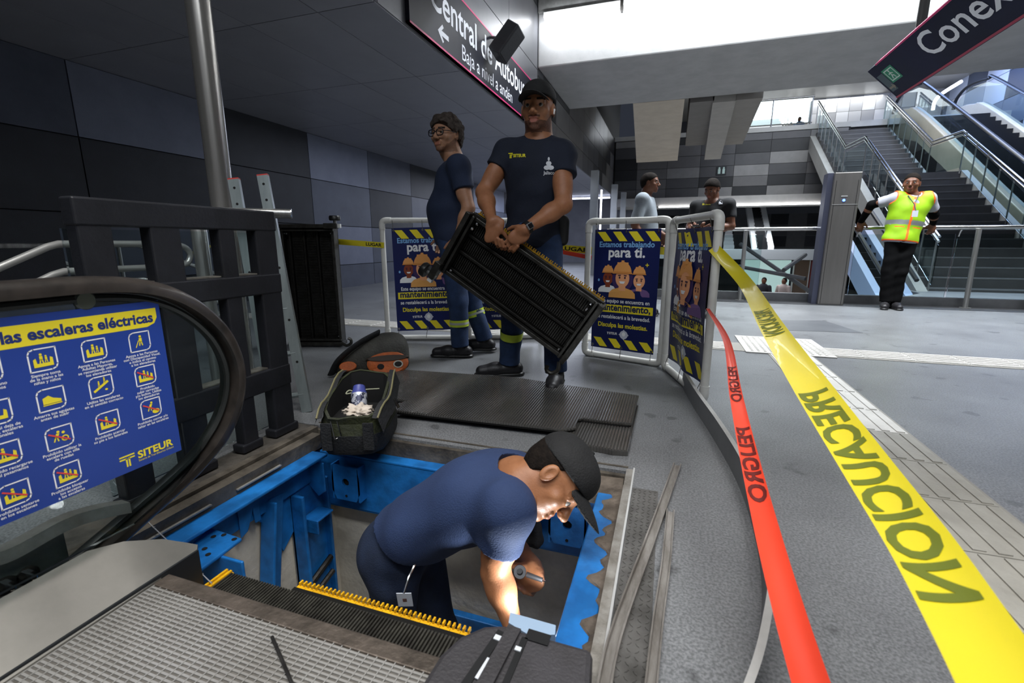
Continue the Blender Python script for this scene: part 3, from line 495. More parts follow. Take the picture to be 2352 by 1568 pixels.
def picto(cx, cy, k):
    h = 0.0235; r = 0.0105; q_ = 0.75
    rr = [(-h, -h), (h - r, -h), (h - r * .3, -h + r * .3), (h, -h + r), (h, h), (-h + r, h), (-h + r * .3, h - r * .3), (-h, h - r)]
    pr.line([(cx + a, cy + b_) for a, b_ in rr], 0.0026, 1, 1, True); fo = pr.fn; pr.fn = lambda x, y, l: fo(cx + (x - cx) * q_, cy + (y - cy) * q_, l)
    if k == 4: pr.poly([(cx - .02, cy - .012), (cx + .022, cy - .012), (cx + .022, cy - .004), (cx + .004, cy + .003), (cx - .006, cy + .012), (cx - .02, cy + .006)], 0, 2).line([(cx - .02, cy - .015), (cx + .022, cy - .015)], .003, 0, 2)
    elif k == 3: person2(cx + .002, cy - .004, .022); pr.line([(cx - .004, cy + .004), (cx - .014, cy - .018)], .0025, 0, 2)
    elif k == 6: pr.line([(cx - .02, cy - .012), (cx + .018, cy + .012)], .007, 0, 2); person2(cx - .006, cy + .006, .011); person2(cx + .01, cy + .015, .011); pr.ell(cx + .012, cy - .012, .004, .003, 0, 2)
    elif k == 7: person2(cx - .004, cy + .0, .02, .35); pr.ell(cx + .014, cy - .014, .012, .008, 0, 2)
    elif k == 10: person2(cx - .008, cy - .002, .02, .3); pr.ell(cx + .012, cy - .006, .009, .009, 0, 2); pr.ell(cx + .012, cy - .006, .0055, .0055, 2, 3); pr.ell(cx + .010, cy + .012, .004, .004, 0, 2)
    else:
        pr.poly([(cx - .022, cy - .02), (cx + .022, cy - .02), (cx + .022, cy + .002), (cx + .016, cy + .006), (cx + .014, cy - .01), (cx - .014, cy - .01), (cx - .016, cy + .006), (cx - .022, cy + .002)], 0, 2)
        person2(cx - .004, cy - .002, .018); person2(cx + .007, cy - .003, .013) if k in (1, 2, 11, 13) else None
    if k in (7, 8, 9, 10, 11, 12, 13): pr.line([(cx - .024, cy + .016), (cx + .022, cy - .014)], .0042, 3, 4)
    pr.fn = fo
xs_ = [0.496, 0.585, 0.679, 0.777]; y0s = [0.58, 0.58, 0.58, 0.58]; dys = [0.093, 0.093, 0.093, 0.093]
for ci, col in enumerate(caps):
    for ri, c in enumerate(col):
        if not c: continue
        cy = y0s[ci] - ri * 0.0872
        if ci >= 2 and ri == 2: cy -= 0.0
        picto(xs_[ci], cy, c[1]); pr.build('pictogram', sg)
        for li, ln in enumerate(c[0].split('\n')): pr.text(ln, xs_[ci], cy - 0.0345 - li * 0.0078, 0.0088, 1, 0.012, 2, 'CENTER'); pr.build('caption_line', sg)
pr.text('SITEUR', 0.728, 0.289, 0.026, 0, 0.03, 2, sx=1.0, fit=0.088); pr.text('Sistema de Tren Eléctrico Urbano', 0.728, 0.2805, 0.008, 0, 0.0, 2, fit=0.088)
pr.line([(0.688, 0.3065), (0.720, 0.3065)], .0038, 0).line([(0.688, 0.2995), (0.702, 0.2995), (0.702, 0.2795)], .0038, 0).line([(0.720, 0.2995), (0.708, 0.2995), (0.708, 0.2795)], .0038, 0)
pr.build('operator_logo', sg)
# black steel fence
fn = thing('steel_fence', 'black painted steel grid fence beside the escalator newel', 'fence', (-1.55, 1.2, 0))
for (a, b_, nm) in [(0.865, 0.952, 'post'), (1.057, 1.155, 'post'), (1.295, 1.362, 'post'), (1.455, 1.557, 'post')]:
    lowz = 0 if a > 0.9 else 0.0
    MB().box(-1.60, -1.55, a, b_, lowz, 0.90).box(-1.605, -1.545, a - 0.015, b_ + 0.015, 0.0, 0.035).build(nm, BLACK, fn, bevel=0.006)
for z0, z1 in [(0.866, 0.945), (0.615, 0.695), (0.215, 0.305)]: boxo('rail', BLACK, fn, -1.603, -1.547, 0.862, 1.56, z0, z1, bevel=0.006)
for k, (y0, y1) in enumerate([(0.952, 1.057), (1.155, 1.295), (1.362, 1.455)]):
    for z in (0.697, 0.307): boxo('rail_cap', mat('worn_edge', '8b8880', 0.4, 0.6, '5f5c56', 20), fn, -1.606, -1.560, y0 + 0.003, y1 - 0.003, z - 0.001, z + 0.004)
boxo('fence_glass', GLASS, fn, -1.635, -1.625, 0.87, 1.55, 0.03, 0.86)
# aluminium ladder leaning behind the fence
LAD = mat('ladder_aluminium', '8f9899', 0.35, 0.5, '7b8485', 20, 0.05, 90, (1, 1, 0.1)); ld = thing('ladder', 'aluminium ladder leaning behind the black fence', 'ladder', (-1.75, 1.8, 0))
fa, ta = at(706, 945, Z=0.0), at(604, 404, X=-1.86); fb = fa + np.array([-0.30, -0.14, 0]); tb_ = ta + np.array([-0.115, -0.06, -0.02]); fb = fa + (tb_ - ta) * 1.15
for p, q in ((fa, ta), (fb, tb_)):
    d = (q - p) / np.linalg.norm(q - p); s_ = np.array([0.9, 0.43, 0]); s_ -= d * np.dot(s_, d); s_ /= np.linalg.norm(s_); n = np.cross(d, s_)
    mk = lambda c: [c - s_ * .024 - n * .012, c + s_ * .024 - n * .012, c + s_ * .024 + n * .012, c - s_ * .024 + n * .012]
    sto = MB().hexa(mk(p), mk(q)).build('stile', LAD, ld); MB().hexa(mk(q), mk(q + d * 0.006)).build('stile_cap', mat('red_cap', 'b03028', 0.5), sto)
    for t in (0.965, 0.90, 0.62, 0.40, 0.22):
        c = p + (q - p) * t; ax = n if np.dot(n, -c) > 0 else -n
        MB().lathe(c + ax * 0.012, ax, [(0.006, 0), (0.006, 0.001)], 8).build('rivet', mat('dark_hole'), sto)
for t in (0.08, 0.26, 0.45, 0.63, 0.80): MB().tube([fa + (ta - fa) * t, fb + (tb_ - fb) * t], 0.013, 8).build('rung', LAD, ld, smooth=True)
# round steel pole, tube rail and bollard behind the fence
pc = at(512, 470, D=2.6); pm = mat('pole_steel', 'b0ada8', 0.26, 0.7, '9c9994', 14, 0.03, 160, (1, 1, 0.04))
tag(MB().tube([(pc[0], pc[1], 0), (pc[0], pc[1], 2.57)], 0.06, 32, cap=False).build('steel_pole', pm, smooth=True), 'tall polished round steel pole behind the black fence', 'pole')
rl = thing('steel_rail', 'short stainless rail with a round end cap beside the ladder', 'rail', (-1.9, 1.9, 0))
e1 = at(668, 491, X=-1.72); e0 = e1 + np.array([-0.62, -0.52, 0]); MB().tube([e0, e1], 0.022, 18).build('rail_tube', STEEL, rl, smooth=True)
MB().lathe(e1, e1 - e0, [(0.023, 0), (0.023, 0.004), (0.02, 0.006)], 18).build('end_cap', CHROME, rl); MB().tube([e0 + [0.05, 0.04, 0], [e0[0] + 0.05, e0[1] + 0.04, 0]], 0.018, 12).build('rail_post', STEEL, rl, smooth=True)
bp_ = at(466, 600, D=2.3); tag(MB().lathe((bp_[0], bp_[1], 0), (0, 0, 1), [(0.035, 0), (0.035, 0.90), (0.033, 0.905), (0.006, 0.905), (0.006, 0.96)], 20).build('steel_bollard', STEEL, smooth=True), 'short round steel bollard seen through the fence', 'bollard')
# stair handrails on the far left
HX = -2.45; hl = thing('stair_handrail', 'double stainless stair handrail on the far left behind the newel', 'handrail', (HX, 1.2, 0))
for dz, nm in ((0, 'upper_rail'), (-0.115, 'lower_rail')):
    MB().tube([(HX, -0.4, 0.05 + dz), (HX, 0.95, 0.66 + dz), (HX, 1.25, 0.803 + dz), (HX, 1.29, 0.815 + dz), (HX, 1.75, 0.815 + dz)], 0.015, 12).build(nm, mat('rail_satin', '9c9c9a', 0.28, 0.5), hl, smooth=True)
for y in (1.36, 1.72): MB().tube([(HX, y, 0), (HX, y, 0.80)], 0.014, 10).build('rail_post', STEEL, hl, smooth=True)
MB().tube(curve_pts([(HX, 1.75, 0.815), (HX, 1.83, 0.80), (HX, 1.86, 0.757), (HX, 1.83, 0.71), (HX, 1.75, 0.70)], 4), 0.015, 12).build('rail_loop', mat('rail_satin'), hl, smooth=True)
H2 = -4.2; hl2 = thing('stair_handrail', 'thin far stair handrail seen through the fence openings', 'handrail', (H2, 2.6, 0))
for dz in (0, -0.28): MB().tube([(H2, 1.7, 0.80 + dz), (H2, 2.75, 0.80 + dz), (H2, 3.6, 0.45 + dz)], 0.018, 8).build('rail', STEEL, hl2, smooth=True)
for y in (1.8, 2.6): MB().tube([(H2, y, 0), (H2, y, 0.8)], 0.014, 8).build('rail_post', STEEL, hl2, smooth=True)
# lifted floor plates lying behind the pit
RIB = mat('ribbed_plate_steel', '6b6966', 0.22, 0.65, '575552', 5)
nt = RIB.node_tree; wv = nt.nodes.new('ShaderNodeTexWave'); wv.bands_direction = 'X'; wv.inputs['Scale'].default_value = 26; wv.inputs['Distortion'].default_value = 0
tcn = [n for n in nt.nodes if n.type == 'TEX_COORD'][0]; bpn = nt.nodes.new('ShaderNodeBump'); bpn.inputs['Strength'].default_value = 0.55; bpn.inputs['Distance'].default_value = 0.004
nt.links.new(tcn.outputs['Object'], wv.inputs['Vector']); nt.links.new(wv.outputs['Fac'], bpn.inputs['Height']); nt.links.new(bpn.outputs[0], nt.nodes['Principled BSDF'].inputs['Normal'])
up_ = thing('floor_cover_plate', 'large ribbed metal floor cover plate lying behind the pit with notched corners', 'plate', (-0.8, 2.1, 0))
pp = [(-0.105, 2.40), (-0.11, 1.99), (-0.135, 1.985), (-0.325, 1.985), (-0.345, 1.965), (-0.335, 1.865), (-0.38, 1.83), (-1.215, 1.80), (-1.235, 1.875), (-1.21, 1.94), (-1.36, 1.955), (-1.66, 2.44), (-0.84, 2.515)]
FL0 = ((0, 0, 0), (1, 0, 0), (0, 1, 0), (0, 0, 1))
MB().prism(pp, FL0, 0.032, 0.042).build('plate', RIB, up_, bevel=0.002)
def plate_ribs(poly, z, par_, st=0.0125):
    b = MB(); x = min(p[0] for p in poly) + 0.012
    while x < max(p[0] for p in poly) - 0.008:
        ys3 = sorted(p[1] + (q[1] - p[1]) * (x - p[0]) / (q[0] - p[0]) for p, q in zip(poly, poly[1:] + poly[:1]) if (p[0] - x) * (q[0] - x) < 0)
        for a, c in zip(ys3[::2], ys3[1::2]):
            if c - a > 0.03: b.box(x, x + 0.006, a + 0.006, c - 0.006, z, z + 0.0022)
        x += st
    tag(b.build('plate_ribs', mat('rib_steel', '73716e', 0.25, 0.65, '605e5b', 6), par_), kind='stuff')
plate_ribs(pp, 0.042, up_)
MB().prism([(x * 0.985 - 0.012, y * 0.985 + 0.03) for x, y in pp], FL0, 0.024, 0.0318).build('under_plate_shade', mat('under_shade_dark', '1b1a19', 0.6, 0.4), up_)  # near-black sheet standing in for the shadow under the plate
lp = thing('floor_cover_plate', 'second ribbed cover plate lying flat under the notched one', 'plate', (-0.3, 1.9, 0))
MB().prism([(-0.10, 2.3), (-0.105, 1.745), (-0.16, 1.735), (-0.42, 1.765), (-0.40, 2.3)], FL0, 0.0006, 0.022).build('plate', RIB, lp, bevel=0.002); plate_ribs([(-0.10, 2.3), (-0.105, 1.745), (-0.16, 1.735), (-0.42, 1.765), (-0.40, 2.3)], 0.022, lp)
# loose trim strips on the right and the bent flexible skirt
for nm, lab, pts, w in [('trim_strip', 'long worn aluminium trim strip lying closest to the pit, slightly bent', [(1556, 1066), (1500, 1222), (1450, 1355), (1420, 1440), (1398, 1520), (1378, 1640)], 0.028), ('trim_strip', 'shorter worn aluminium trim strip lying right of the longer one', [(1540, 1172), (1530, 1290), (1512, 1420), (1496, 1568), (1488, 1660)], 0.024)]:
    ps = curve_pts([at(u, v, Z=0.012) for u, v in pts], 4); t = thing(nm, lab, 'strip', tuple(ps[0]), 'loose trim strips beside the pit')
    b = MB()
    for off, z in (((-0.5, 0.5), 0.0), ):
        L_, R_ = [], []
        for i, p in enumerate(ps):
            d = ps[min(i + 1, len(ps) - 1)] - ps[max(i - 1, 0)]; d /= np.linalg.norm(d); s_ = np.array([d[1], -d[0], 0]); L_.append((p, s_))
        prof_ = [(-0.5, 0.0), (-0.5, 0.016), (-0.36, 0.016), (-0.30, 0.006), (0.30, 0.006), (0.36, 0.016), (0.5, 0.016), (0.5, 0.0)]
        vs = [p + s_ * a * w + np.array([0, 0, h - 0.010]) for p, s_ in L_ for a, h in prof_]; k = len(prof_)
        b.add(vs, [(i * k + j, i * k + (j + 1) % k, (i + 1) * k + (j + 1) % k, (i + 1) * k + j) for i in range(len(L_) - 1) for j in range(k)] + [tuple(range(k)), tuple((len(L_) - 1) * k + j for j in range(k))])
    b.build('channel', mat('trim_worn_alu', 'a19c96', 0.33, 0.6, '736d66', 10, 0.1, 60, (3, 0.6, 3)), t, smooth=True)
cp = curve_pts([(0.114, 2.80, 0), (0.165, 2.42, 0), (0.23, 2.02, 0), (0.275, 1.66, 0), (0.283, 1.36, 0), (0.262, 1.10, 0), (0.215, 0.90, 0), (0.16, 0.74, 0), (0.06, 0.52, 0)], 8)
top = [p + np.array([0.006, 0.0, 0.085 - 0.0 * i]) for i, p in enumerate(cp)]
sk = thing('flexible_skirt', 'bent grey flexible metal skirt strip standing on edge across the floor', 'strip', (0.25, 1.4, 0))
MB().ribbon(cp, top).ribbon([p + [0.004, 0.0015, 0] for p in cp], [p + [0.004, 0.0015, 0] for p in top]).build('strip_face', mat('skirt_grey', '7d7e80', 0.5, 0.3, '6e6f71', 4), sk, smooth=True, fix=False)
MB().ribbon([p + [-0.001, 0, 0] for p in top], [p + [0.016, 0.004, 0.001] for p in top]).build('strip_lip', mat('skirt_lip', 'b9b8b5', 0.5, 0.2, 'a3a29f', 6), sk, smooth=True, fix=False)
# ================================================================== SIGNS
SG = mat('sign_black', '1d1f2b', 0.45, 0, '191b26', 2, spec=0.3); PINK = mat('sign_pink', 'd83a78', 0.4); SLT = mat('sign_letter_white', 'eef0f6', 0.6)
s1 = thing('wayfinding_sign', 'long black wall sign with pink edges reading A Central de Autobuses', 'sign', (-2.2, 5.7, 2.6))
boxo('sign_board', SG, s1, -2.199, -2.16, 3.80, 7.84, 2.60, 3.22)
boxo('sign_edge', PINK, s1, -2.199, -2.158, 3.80, 7.84, 2.60, 2.616); boxo('sign_edge', PINK, s1, -2.199, -2.158, 3.80, 7.84, 3.208, 3.225)
pr = Print(frame_fn((-2.16, 0, 0), (0, 1, 0), (0, 0, 1), (1, 0, 0)), [SLT]); pr.lift = 0.002
words(pr, 'A Central de Autobuses', 3.80, 2.885, 0.30, 0, 0.014, 1, 3.55, s1)
words(pr, 'Baja a nivel a andén', 4.84, 2.665, 0.20, 0, 0.0, 1, 1.62, s1)
pr.build('lettering', s1); pr.poly([(4.40 + (a - 4.40) * .8, 2.735 + (b - 2.78) * .72) for a, b in [(4.28, 2.78), (4.40, 2.89), (4.43, 2.86), (4.375, 2.81), (4.56, 2.81), (4.56, 2.75), (4.375, 2.75), (4.43, 2.70), (4.40, 2.67)]], 0)
pr.build('arrow', s1)
s2 = thing('hanging_sign', 'tilted navy hanging sign with pink edges and the word Conexión', 'sign', (1.6, 3.5, 2.1))
A, B = at(1992, 165, Y=4.88), at(2062, 226, Y=4.88); cr = B - A; hgt = np.linalg.norm(cr); cu = cr / hgt; ny = np.array([0, -1., 0]); nn = np.cross(cu, ny); nn = nn if nn[2] < 0 else -nn
LEN = 3.6; NVY = mat('hanging_sign_navy', '161b3a', 0.55, 0, '12162f', 2, spec=0.25)
MB().prism([(0, 0), (LEN, 0), (LEN, hgt), (0, hgt)], (A, ny, cu, nn), -0.09, 0).build('sign_box', NVY, s2, bevel=0.004)
MB().prism([(0.16, -0.004), (LEN, -0.004), (LEN, 0.008), (0.16, 0.008)], (A, ny, cu, nn), -0.06, 0.002).build('sign_edge', PINK, s2); MB().prism([(0.0, hgt - 0.02), (LEN, hgt - 0.02), (LEN, hgt - 0.005), (0.0, hgt - 0.005)], (A, ny, cu, nn), 0, 0.002).build('sign_edge', mat('sign_pink_dim', 'a8304f', 0.4), s2)
pr = Print(lambda x, y, l: A + ny * x + cu * (hgt - y) + nn * (l + 0.001), [SLT, mat('exit_green', '1f8a66', 0.4), mat('exit_white', 'd6e6dc', 0.4), mat('exit_faded', '4a5a62', 0.5), mat('exit_tan', '8d8474', 0.5)])
pr.text('Conexión', 0.70, 0.115, 0.25, 0, 0.012, 1, fit=1.2); pr.build('lettering', s2); eo = pr.fn; pr.fn = lambda x, y, l: eo(0.22 + (x - 0.185) * 1.5, 0.19 + (y - 0.245) * 1.45, l)
pr.rect(0.13, 0.20, 0.24, 0.29, 1, 1); pr.line([(0.145, 0.213), (0.225, 0.213), (0.225, 0.277), (0.145, 0.277)], 0.006, 2, 2, True)
pr.ell(0.185, 0.268, 0.007, 0.007, 2, 3, n=10); pr.line([(0.185, 0.258), (0.18, 0.240), (0.168, 0.222)], 0.008, 2, 3); pr.line([(0.18, 0.240), (0.195, 0.234), (0.197, 0.22)], 0.007, 2, 3); pr.line([(0.165, 0.25), (0.185, 0.256), (0.202, 0.248)], 0.006, 2, 3)
pr.rect(0.06, 0.16, 0.125, 0.28, 3, 1); pr.line([(0.068, 0.185), (0.11, 0.185)], 0.012, 4, 2); pr.poly([(0.105, 0.165), (0.128, 0.185), (0.105, 0.205)], 4, 2)
pr.build('exit_pictogram', s2)
for y_ in (4.35, 2.6):
    m_ = A + ny * (4.88 - y_) + cu * (hgt * 0.35) - nn * 0.06; MB().box(m_[0] - 0.03, m_[0] + 0.03, y_ - 0.006, y_ + 0.006, m_[2], 3.36).build('hanger_bar', STEEL, s2); MB().lathe((m_[0], y_ - 0.007, m_[2] + 0.16), (0, -1, 0), [(0.012, 0), (0.012, 0.008)], 8).build('hanger_bolt', CHROME, s2)
# loudspeaker on the bulkhead
ls = thing('wall_speaker', 'black loudspeaker on a bracket above the wayfinding sign', 'speaker', (-2.1, 6.6, 3.4))
c = at(1163, 97, X=-1.95); M = Matrix.Translation(Vector(c)) @ Euler((R(-24), R(30), R(-20))).to_matrix().to_4x4()
MB().hexa([M @ Vector(p) for p in [(-.07, -.12, -.19), (.10, -.10, -.19), (.10, .10, -.19), (-.07, .12, -.19)]], [M @ Vector(p) for p in [(-.07, -.12, .19), (.10, -.10, .19), (.10, .10, .19), (-.07, .12, .19)]]).build('speaker_body', mat('speaker_black', '232427', 0.5, 0, '2b2c2f', 8), ls, bevel=0.015)
MB().hexa([M @ Vector(p) for p in [(.101, -.09, -.17), (.108, -.085, -.17), (.108, .085, -.17), (.101, .09, -.17)]], [M @ Vector(p) for p in [(.101, -.09, .17), (.108, -.085, .17), (.108, .085, .17), (.101, .09, .17)]]).build('speaker_grille', mat('speaker_grille', '2f3033', 0.7, 0, '26272a', 60), ls)
w_ = at(1120, 85, X=-2.2); MB().tube([w_, (w_ + c) / 2 + [0, 0, 0.02], c], 0.016, 8).build('speaker_bracket', STEEL, ls, smooth=True); MB().lathe(w_, (1, 0, 0), [(0.045, 0), (0.045, 0.012)], 14).build('bracket_base', mat('bracket_dark', '3a3a3c', 0.5), ls)
MB().tube(curve_pts([w_ + [0.02, 0.02, -0.02], w_ + [0.08, 0.1, -0.12], c + [-0.02, 0.05, -0.2], c + [0, 0, -0.18]], 6), 0.006, 6).build('speaker_cable', RUBBER, ls, smooth=True)
# ================================================================== BARRIERS
PVC = mat('pvc_white', 'd3d2cd', 0.4, 0, 'c2c0ba', 5, 0.05, 40); BNAVY = mat('banner_navy', '15205a', 0.4, 0, '131c50', 2, 0.03, 30)
BMATS = [YEL, WHT, mat('banner_sky', '7fb4e6', 0.5), mat('banner_navy_text', '141f4c', 0.5), mat('hat_orange', 'eda45c', 0.5), mat('skin_light', 'f0a878', 0.5), mat('skin_dark', '8a3d22', 0.5), mat('hair_purple', '3d2a5c', 0.5), mat('shirt_mustard', 'e6a65a', 0.5), mat('shirt_lilac', '77588c', 0.5), mat('hat_shade', 'd98e48', 0.5), mat('eye_dark', '33203a', 0.5), mat('logo_pale', 'c8cad6', 0.5)]
def barrier(label, p, q, h, wave=0.0, wf=0.0, ins=(0.07, 0.05), tilt=0.0, skew=0.0, mid=True):
    p, q = np.array([p[0], p[1], 0.]), np.array([q[0], q[1], 0.]); W_ = np.linalg.norm(q - p); u = (q - p) / W_; n = np.array([u[1], -u[0], 0.])
    t = thing('barrier', label, 'barrier', tuple((p + q) / 2), 'white pipe barriers with navy banners'); r = 0.021; z = np.array([0, 0, 1.])
    pt = lambda x, y, d=0: p + u * x + z * y + n * d
    for nm, a, b in [('pipe', pt(0, 0.05), pt(0, h - 0.05)), ('pipe', pt(W_, 0.05), pt(W_, h - 0.05)), ('pipe', pt(0.05, r), pt(W_ - 0.05, r)), ('pipe', pt(0.05, h), pt(W_ - 0.05, h))]: MB().tube([a, b], r, 16).build(nm, PVC, t, smooth=True)
    for (x, y, sx, sy) in [(0, r, 1, 1), (W_, r, -1, 1), (0, h, 1, -1), (W_, h, -1, -1)]:
        MB().tube(curve_pts([pt(x + sx * 0.075, y), pt(x + sx * 0.035, y), pt(x + sx * 0.008, y + sy * 0.01), pt(x, y + sy * 0.035), pt(x, y + sy * 0.075)], 4), r * 1.17, 16).build('elbow', PVC, t, smooth=True)
    x0, x1, y0, y1 = ins[0], W_ - ins[0], ins[1] + 0.045, h - 0.055
    BW, BH_ = x1 - x0, y1 - y0
    def fn(x, y, l):
        fx, fy = x / BW, y / BH_; d = wave * math.sin(fx * 9 + fy * 3 + wf) * (0.35 + fy * 0 + 0.65 * (1 - abs(2 * fx - 1))) + wave * 0.5 * math.sin(fy * 5 + wf * 2)
        return pt(x0 + x + skew * (1 - fy), y0 + y + tilt * (fx - 0.5), 0.0 + d + l)
    nx, ny_ = 24, 24; bb = MB(); g = [fn(BW * i / nx, BH_ * j / ny_, 0) for j in range(ny_ + 1) for i in range(nx + 1)]
    bb.add(g, [(j * (nx + 1) + i, j * (nx + 1) + i + 1, (j + 1) * (nx + 1) + i + 1, (j + 1) * (nx + 1) + i) for j in range(ny_) for i in range(nx)])
    bn = bb.build('banner', BNAVY, t, smooth=True); P_ = Print(fn, BMATS); P_.lift = 0.0012; s = BW / 0.44
    for k in range(4):
        a = BW * (0.04 + 0.245 * k); w = BW * 0.125; sl = BW * 0.11
        for yy in (BH_ - 0.075 * s, 0.012 * s):
            for e in range(4):
                f0, f1 = e / 4, (e + 1) / 4; hh = 0.06 * s; P_.poly([(min(BW, a + sl * (1 - f0)), yy + hh * f0), (min(BW, a + w + sl * (1 - f0)), yy + hh * f0), (min(BW, a + w + sl * (1 - f1)), yy + hh * f1), (min(BW, a + sl * (1 - f1)), yy + hh * f1)], 0)
            P_.build('hazard_stripe', bn)
    cx = BW * 0.5; Y_ = lambda f: BH_ * (1 - f)
    P_.text('Estamos trabajando', cx, Y_(0.142), 0.05 * s, 2, 0.025, 1, 'CENTER', fit=BW * 0.84); P_.build('text_line', bn); P_.text('para ti.', cx * 1.02, Y_(0.222), 0.09 * s, 1, 0.028, 1, 'CENTER', fit=BW * 0.56); P_.build('text_line', bn)
    P_.text('Este equipo se encuentra en', cx, Y_(0.60), 0.036 * s, 1, 0.015, 1, 'CENTER', fit=BW * 0.80); P_.build('text_line', bn); P_.text('se restablecerá a la brevedad.', cx, Y_(0.735), 0.036 * s, 1, 0.015, 1, 'CENTER', fit=BW * 0.84)
    P_.build('text_line', bn); P_.rect(BW * 0.045, Y_(0.683), BW * 0.955, Y_(0.618), 0, 1, 8); P_.text('mantenimiento,', cx, Y_(0.667), 0.062 * s, 3, 0.03, 2, 'CENTER', fit=BW * 0.84)
    P_.build('text_line', bn); P_.text('Disculpa las molestias.', cx, Y_(0.808), 0.042 * s, 0, 0.025, 1, 'CENTER', fit=BW * 0.78)
    P_.build('text_line', bn); P_.text('SITEUR', BW * 0.36, Y_(0.872), 0.022 * s, 1, 0.02, 1, 'CENTER', fit=BW * 0.13); P_.line([(BW * 0.265, Y_(0.856)), (BW * 0.285, Y_(0.856))], 0.004 * s, 1).line([(BW * 0.275, Y_(0.858)), (BW * 0.275, Y_(0.872))], 0.004 * s, 1)
    lx, ly, lr = BW * 0.53, Y_(0.866), 0.036 * s; P_.poly([(lx + lr * math.cos(R(a)) * (1 if a % 90 == 0 else 0.80), ly + lr * math.sin(R(a)) * (1 if a % 90 == 0 else 0.80)) for a in [0, 12, 33, 57, 78, 90, 102, 123, 147, 168, 180, 192, 213, 237, 258, 270, 282, 303, 327, 348] if a % 45 != 0 or a % 90 == 0], 12); P_.ell(lx, ly + .004 * s, lr * .35, lr * .42, 1, 2, n=10)
    P_.build('operator_logo', bn)
    def hat(x, y, r_, face=5):
        P_.ell(x, y, r_, r_ * 1.15, 4, 5, 0, 180, 14); P_.rect(x - r_ * .16, y + r_ * .9, x + r_ * .16, y + r_ * 1.28, 4, 5); P_.rect(x - r_ * .62, y + r_ * .72, x - r_ * .36, y + r_ * 1.08, 4, 5); P_.rect(x + r_ * .36, y + r_ * .72, x + r_ * .62, y + r_ * 1.08, 4, 5); P_.poly([(x - r_ * 1.12, y - r_ * .1), (x + r_ * 1.12, y - r_ * .1), (x + r_, y + r_ * .12), (x - r_, y + r_ * .12)], 10, 6)
    def bust(x, y, k_, skin, shirt, hair, L0):
        P_.poly([(x - k_ * 1.5, y - k_ * 2.1), (x + k_ * 1.5, y - k_ * 2.1), (x + k_ * 1.45, y - k_ * 1.6), (x + k_ * 1.1, y - k_ * 1.25), (x + k_ * .4, y - k_ * 1.05), (x - k_ * .4, y - k_ * 1.05), (x - k_ * 1.1, y - k_ * 1.25), (x - k_ * 1.45, y - k_ * 1.6)], shirt, L0)
        P_.rect(x - k_ * .38, y - k_ * 1.35, x + k_ * .38, y - k_ * .3, skin, L0 + 1); P_.ell(x, y - k_ * .05, k_ * .78, k_ * .95, skin, L0 + 1)
        for sx_ in (-1, 1): P_.ell(x + sx_ * k_ * .3, y + k_ * .02, k_ * .09, k_ * .12, 11, L0 + 3, n=10); P_.line([(x + sx_ * k_ * .2, y + k_ * .26), (x + sx_ * k_ * .45, y + k_ * .24)], k_ * .1, 11, L0 + 3)
        P_.poly([(x - k_ * .34, y - k_ * .36), (x + k_ * .34, y - k_ * .36), (x + k_ * .2, y - k_ * .6), (x - k_ * .2, y - k_ * .6)], 1, L0 + 3)
    k_ = 0.062 * s; yc = Y_(0.39)
    bust(cx - 0.115 * s, yc - 0.005 * s, k_ * .72, 6, 1, 7, 1); hat(cx - 0.115 * s, yc + 0.033 * s, k_ * .62)
    bust(cx + 0.10 * s, yc - 0.015 * s, k_ * .78, 5, 9, 7, 1); hat(cx + 0.10 * s, yc + 0.028 * s, k_ * .66)
    P_.ell(cx - .012 * s, yc - .01 * s, k_ * 1.18, k_ * 1.35, 7, 4); bust(cx - .012 * s, yc, k_, 5, 8, 7, 5); P_.lift *= 1.6; hat(cx - .012 * s, yc + k_ * .52, k_ * 1.0); P_.lift /= 1.6
    P_.line([(cx + 0.135 * s, yc + 0.085 * s), (cx + 0.155 * s, yc + 0.085 * s)], .005 * s, 0).line([(cx + 0.145 * s, yc + 0.075 * s), (cx + 0.145 * s, yc + 0.095 * s)], .005 * s, 0); P_.ell(cx - 0.18 * s, yc - 0.02 * s, .007 * s, .009 * s, 2, 1, n=10)
    P_.build('workers_illustration', bn)
    for x, y in [(0.015, 0.02), (BW - 0.015, 0.02), (0.015, BH_ - 0.02), (BW - 0.015, BH_ - 0.02), (BW / 2, BH_ - 0.02), (BW / 2, 0.02)]:
        e = fn(x, y, 0.002); MB().lathe(e, n, [(0.009, 0), (0.009, 0.002), (0.005, 0.002), (0.005, 0)], 12).build('grommet', CHROME, bn)
        tgt = pt(x0 + x, h if y > BH_ / 2 else r); MB().tube([e, (e + tgt) / 2 + n * 0.012, tgt + n * 0.021], 0.0022, 6).build('tie', mat('zip_tie', '55534f', 0.5), t, smooth=True)
    return t, pt
def gp(u, v): return at(u, v, Z=0)[:2]
b1, _ = barrier('white pipe barrier with navy banner farthest left, behind the man with glasses', (-2.262, 3.39), (-1.63, 3.60), 1.0, 0.006, 0.5, (0.075, 0.04), 0.015, 0.01)
b2, _ = barrier('white pipe barrier with navy banner seen between the two standing workers', (-1.60, 3.62), (-1.02, 3.86), 1.0, 0.005, 1.7, (0.06, 0.04))
b3, _ = barrier('white pipe barrier with navy banner facing the viewer, left of the angled one', (-0.555, 3.37), (-0.015, 3.20), 0.965, 0.003, 0.2, (0.05, 0.03))
b4, b4p = barrier('white pipe barrier with creased navy banner at the right, turned sideways', (0.012, 3.17), (0.215, 2.50), 0.955, 0.014, 2.6, (0.055, 0.04))
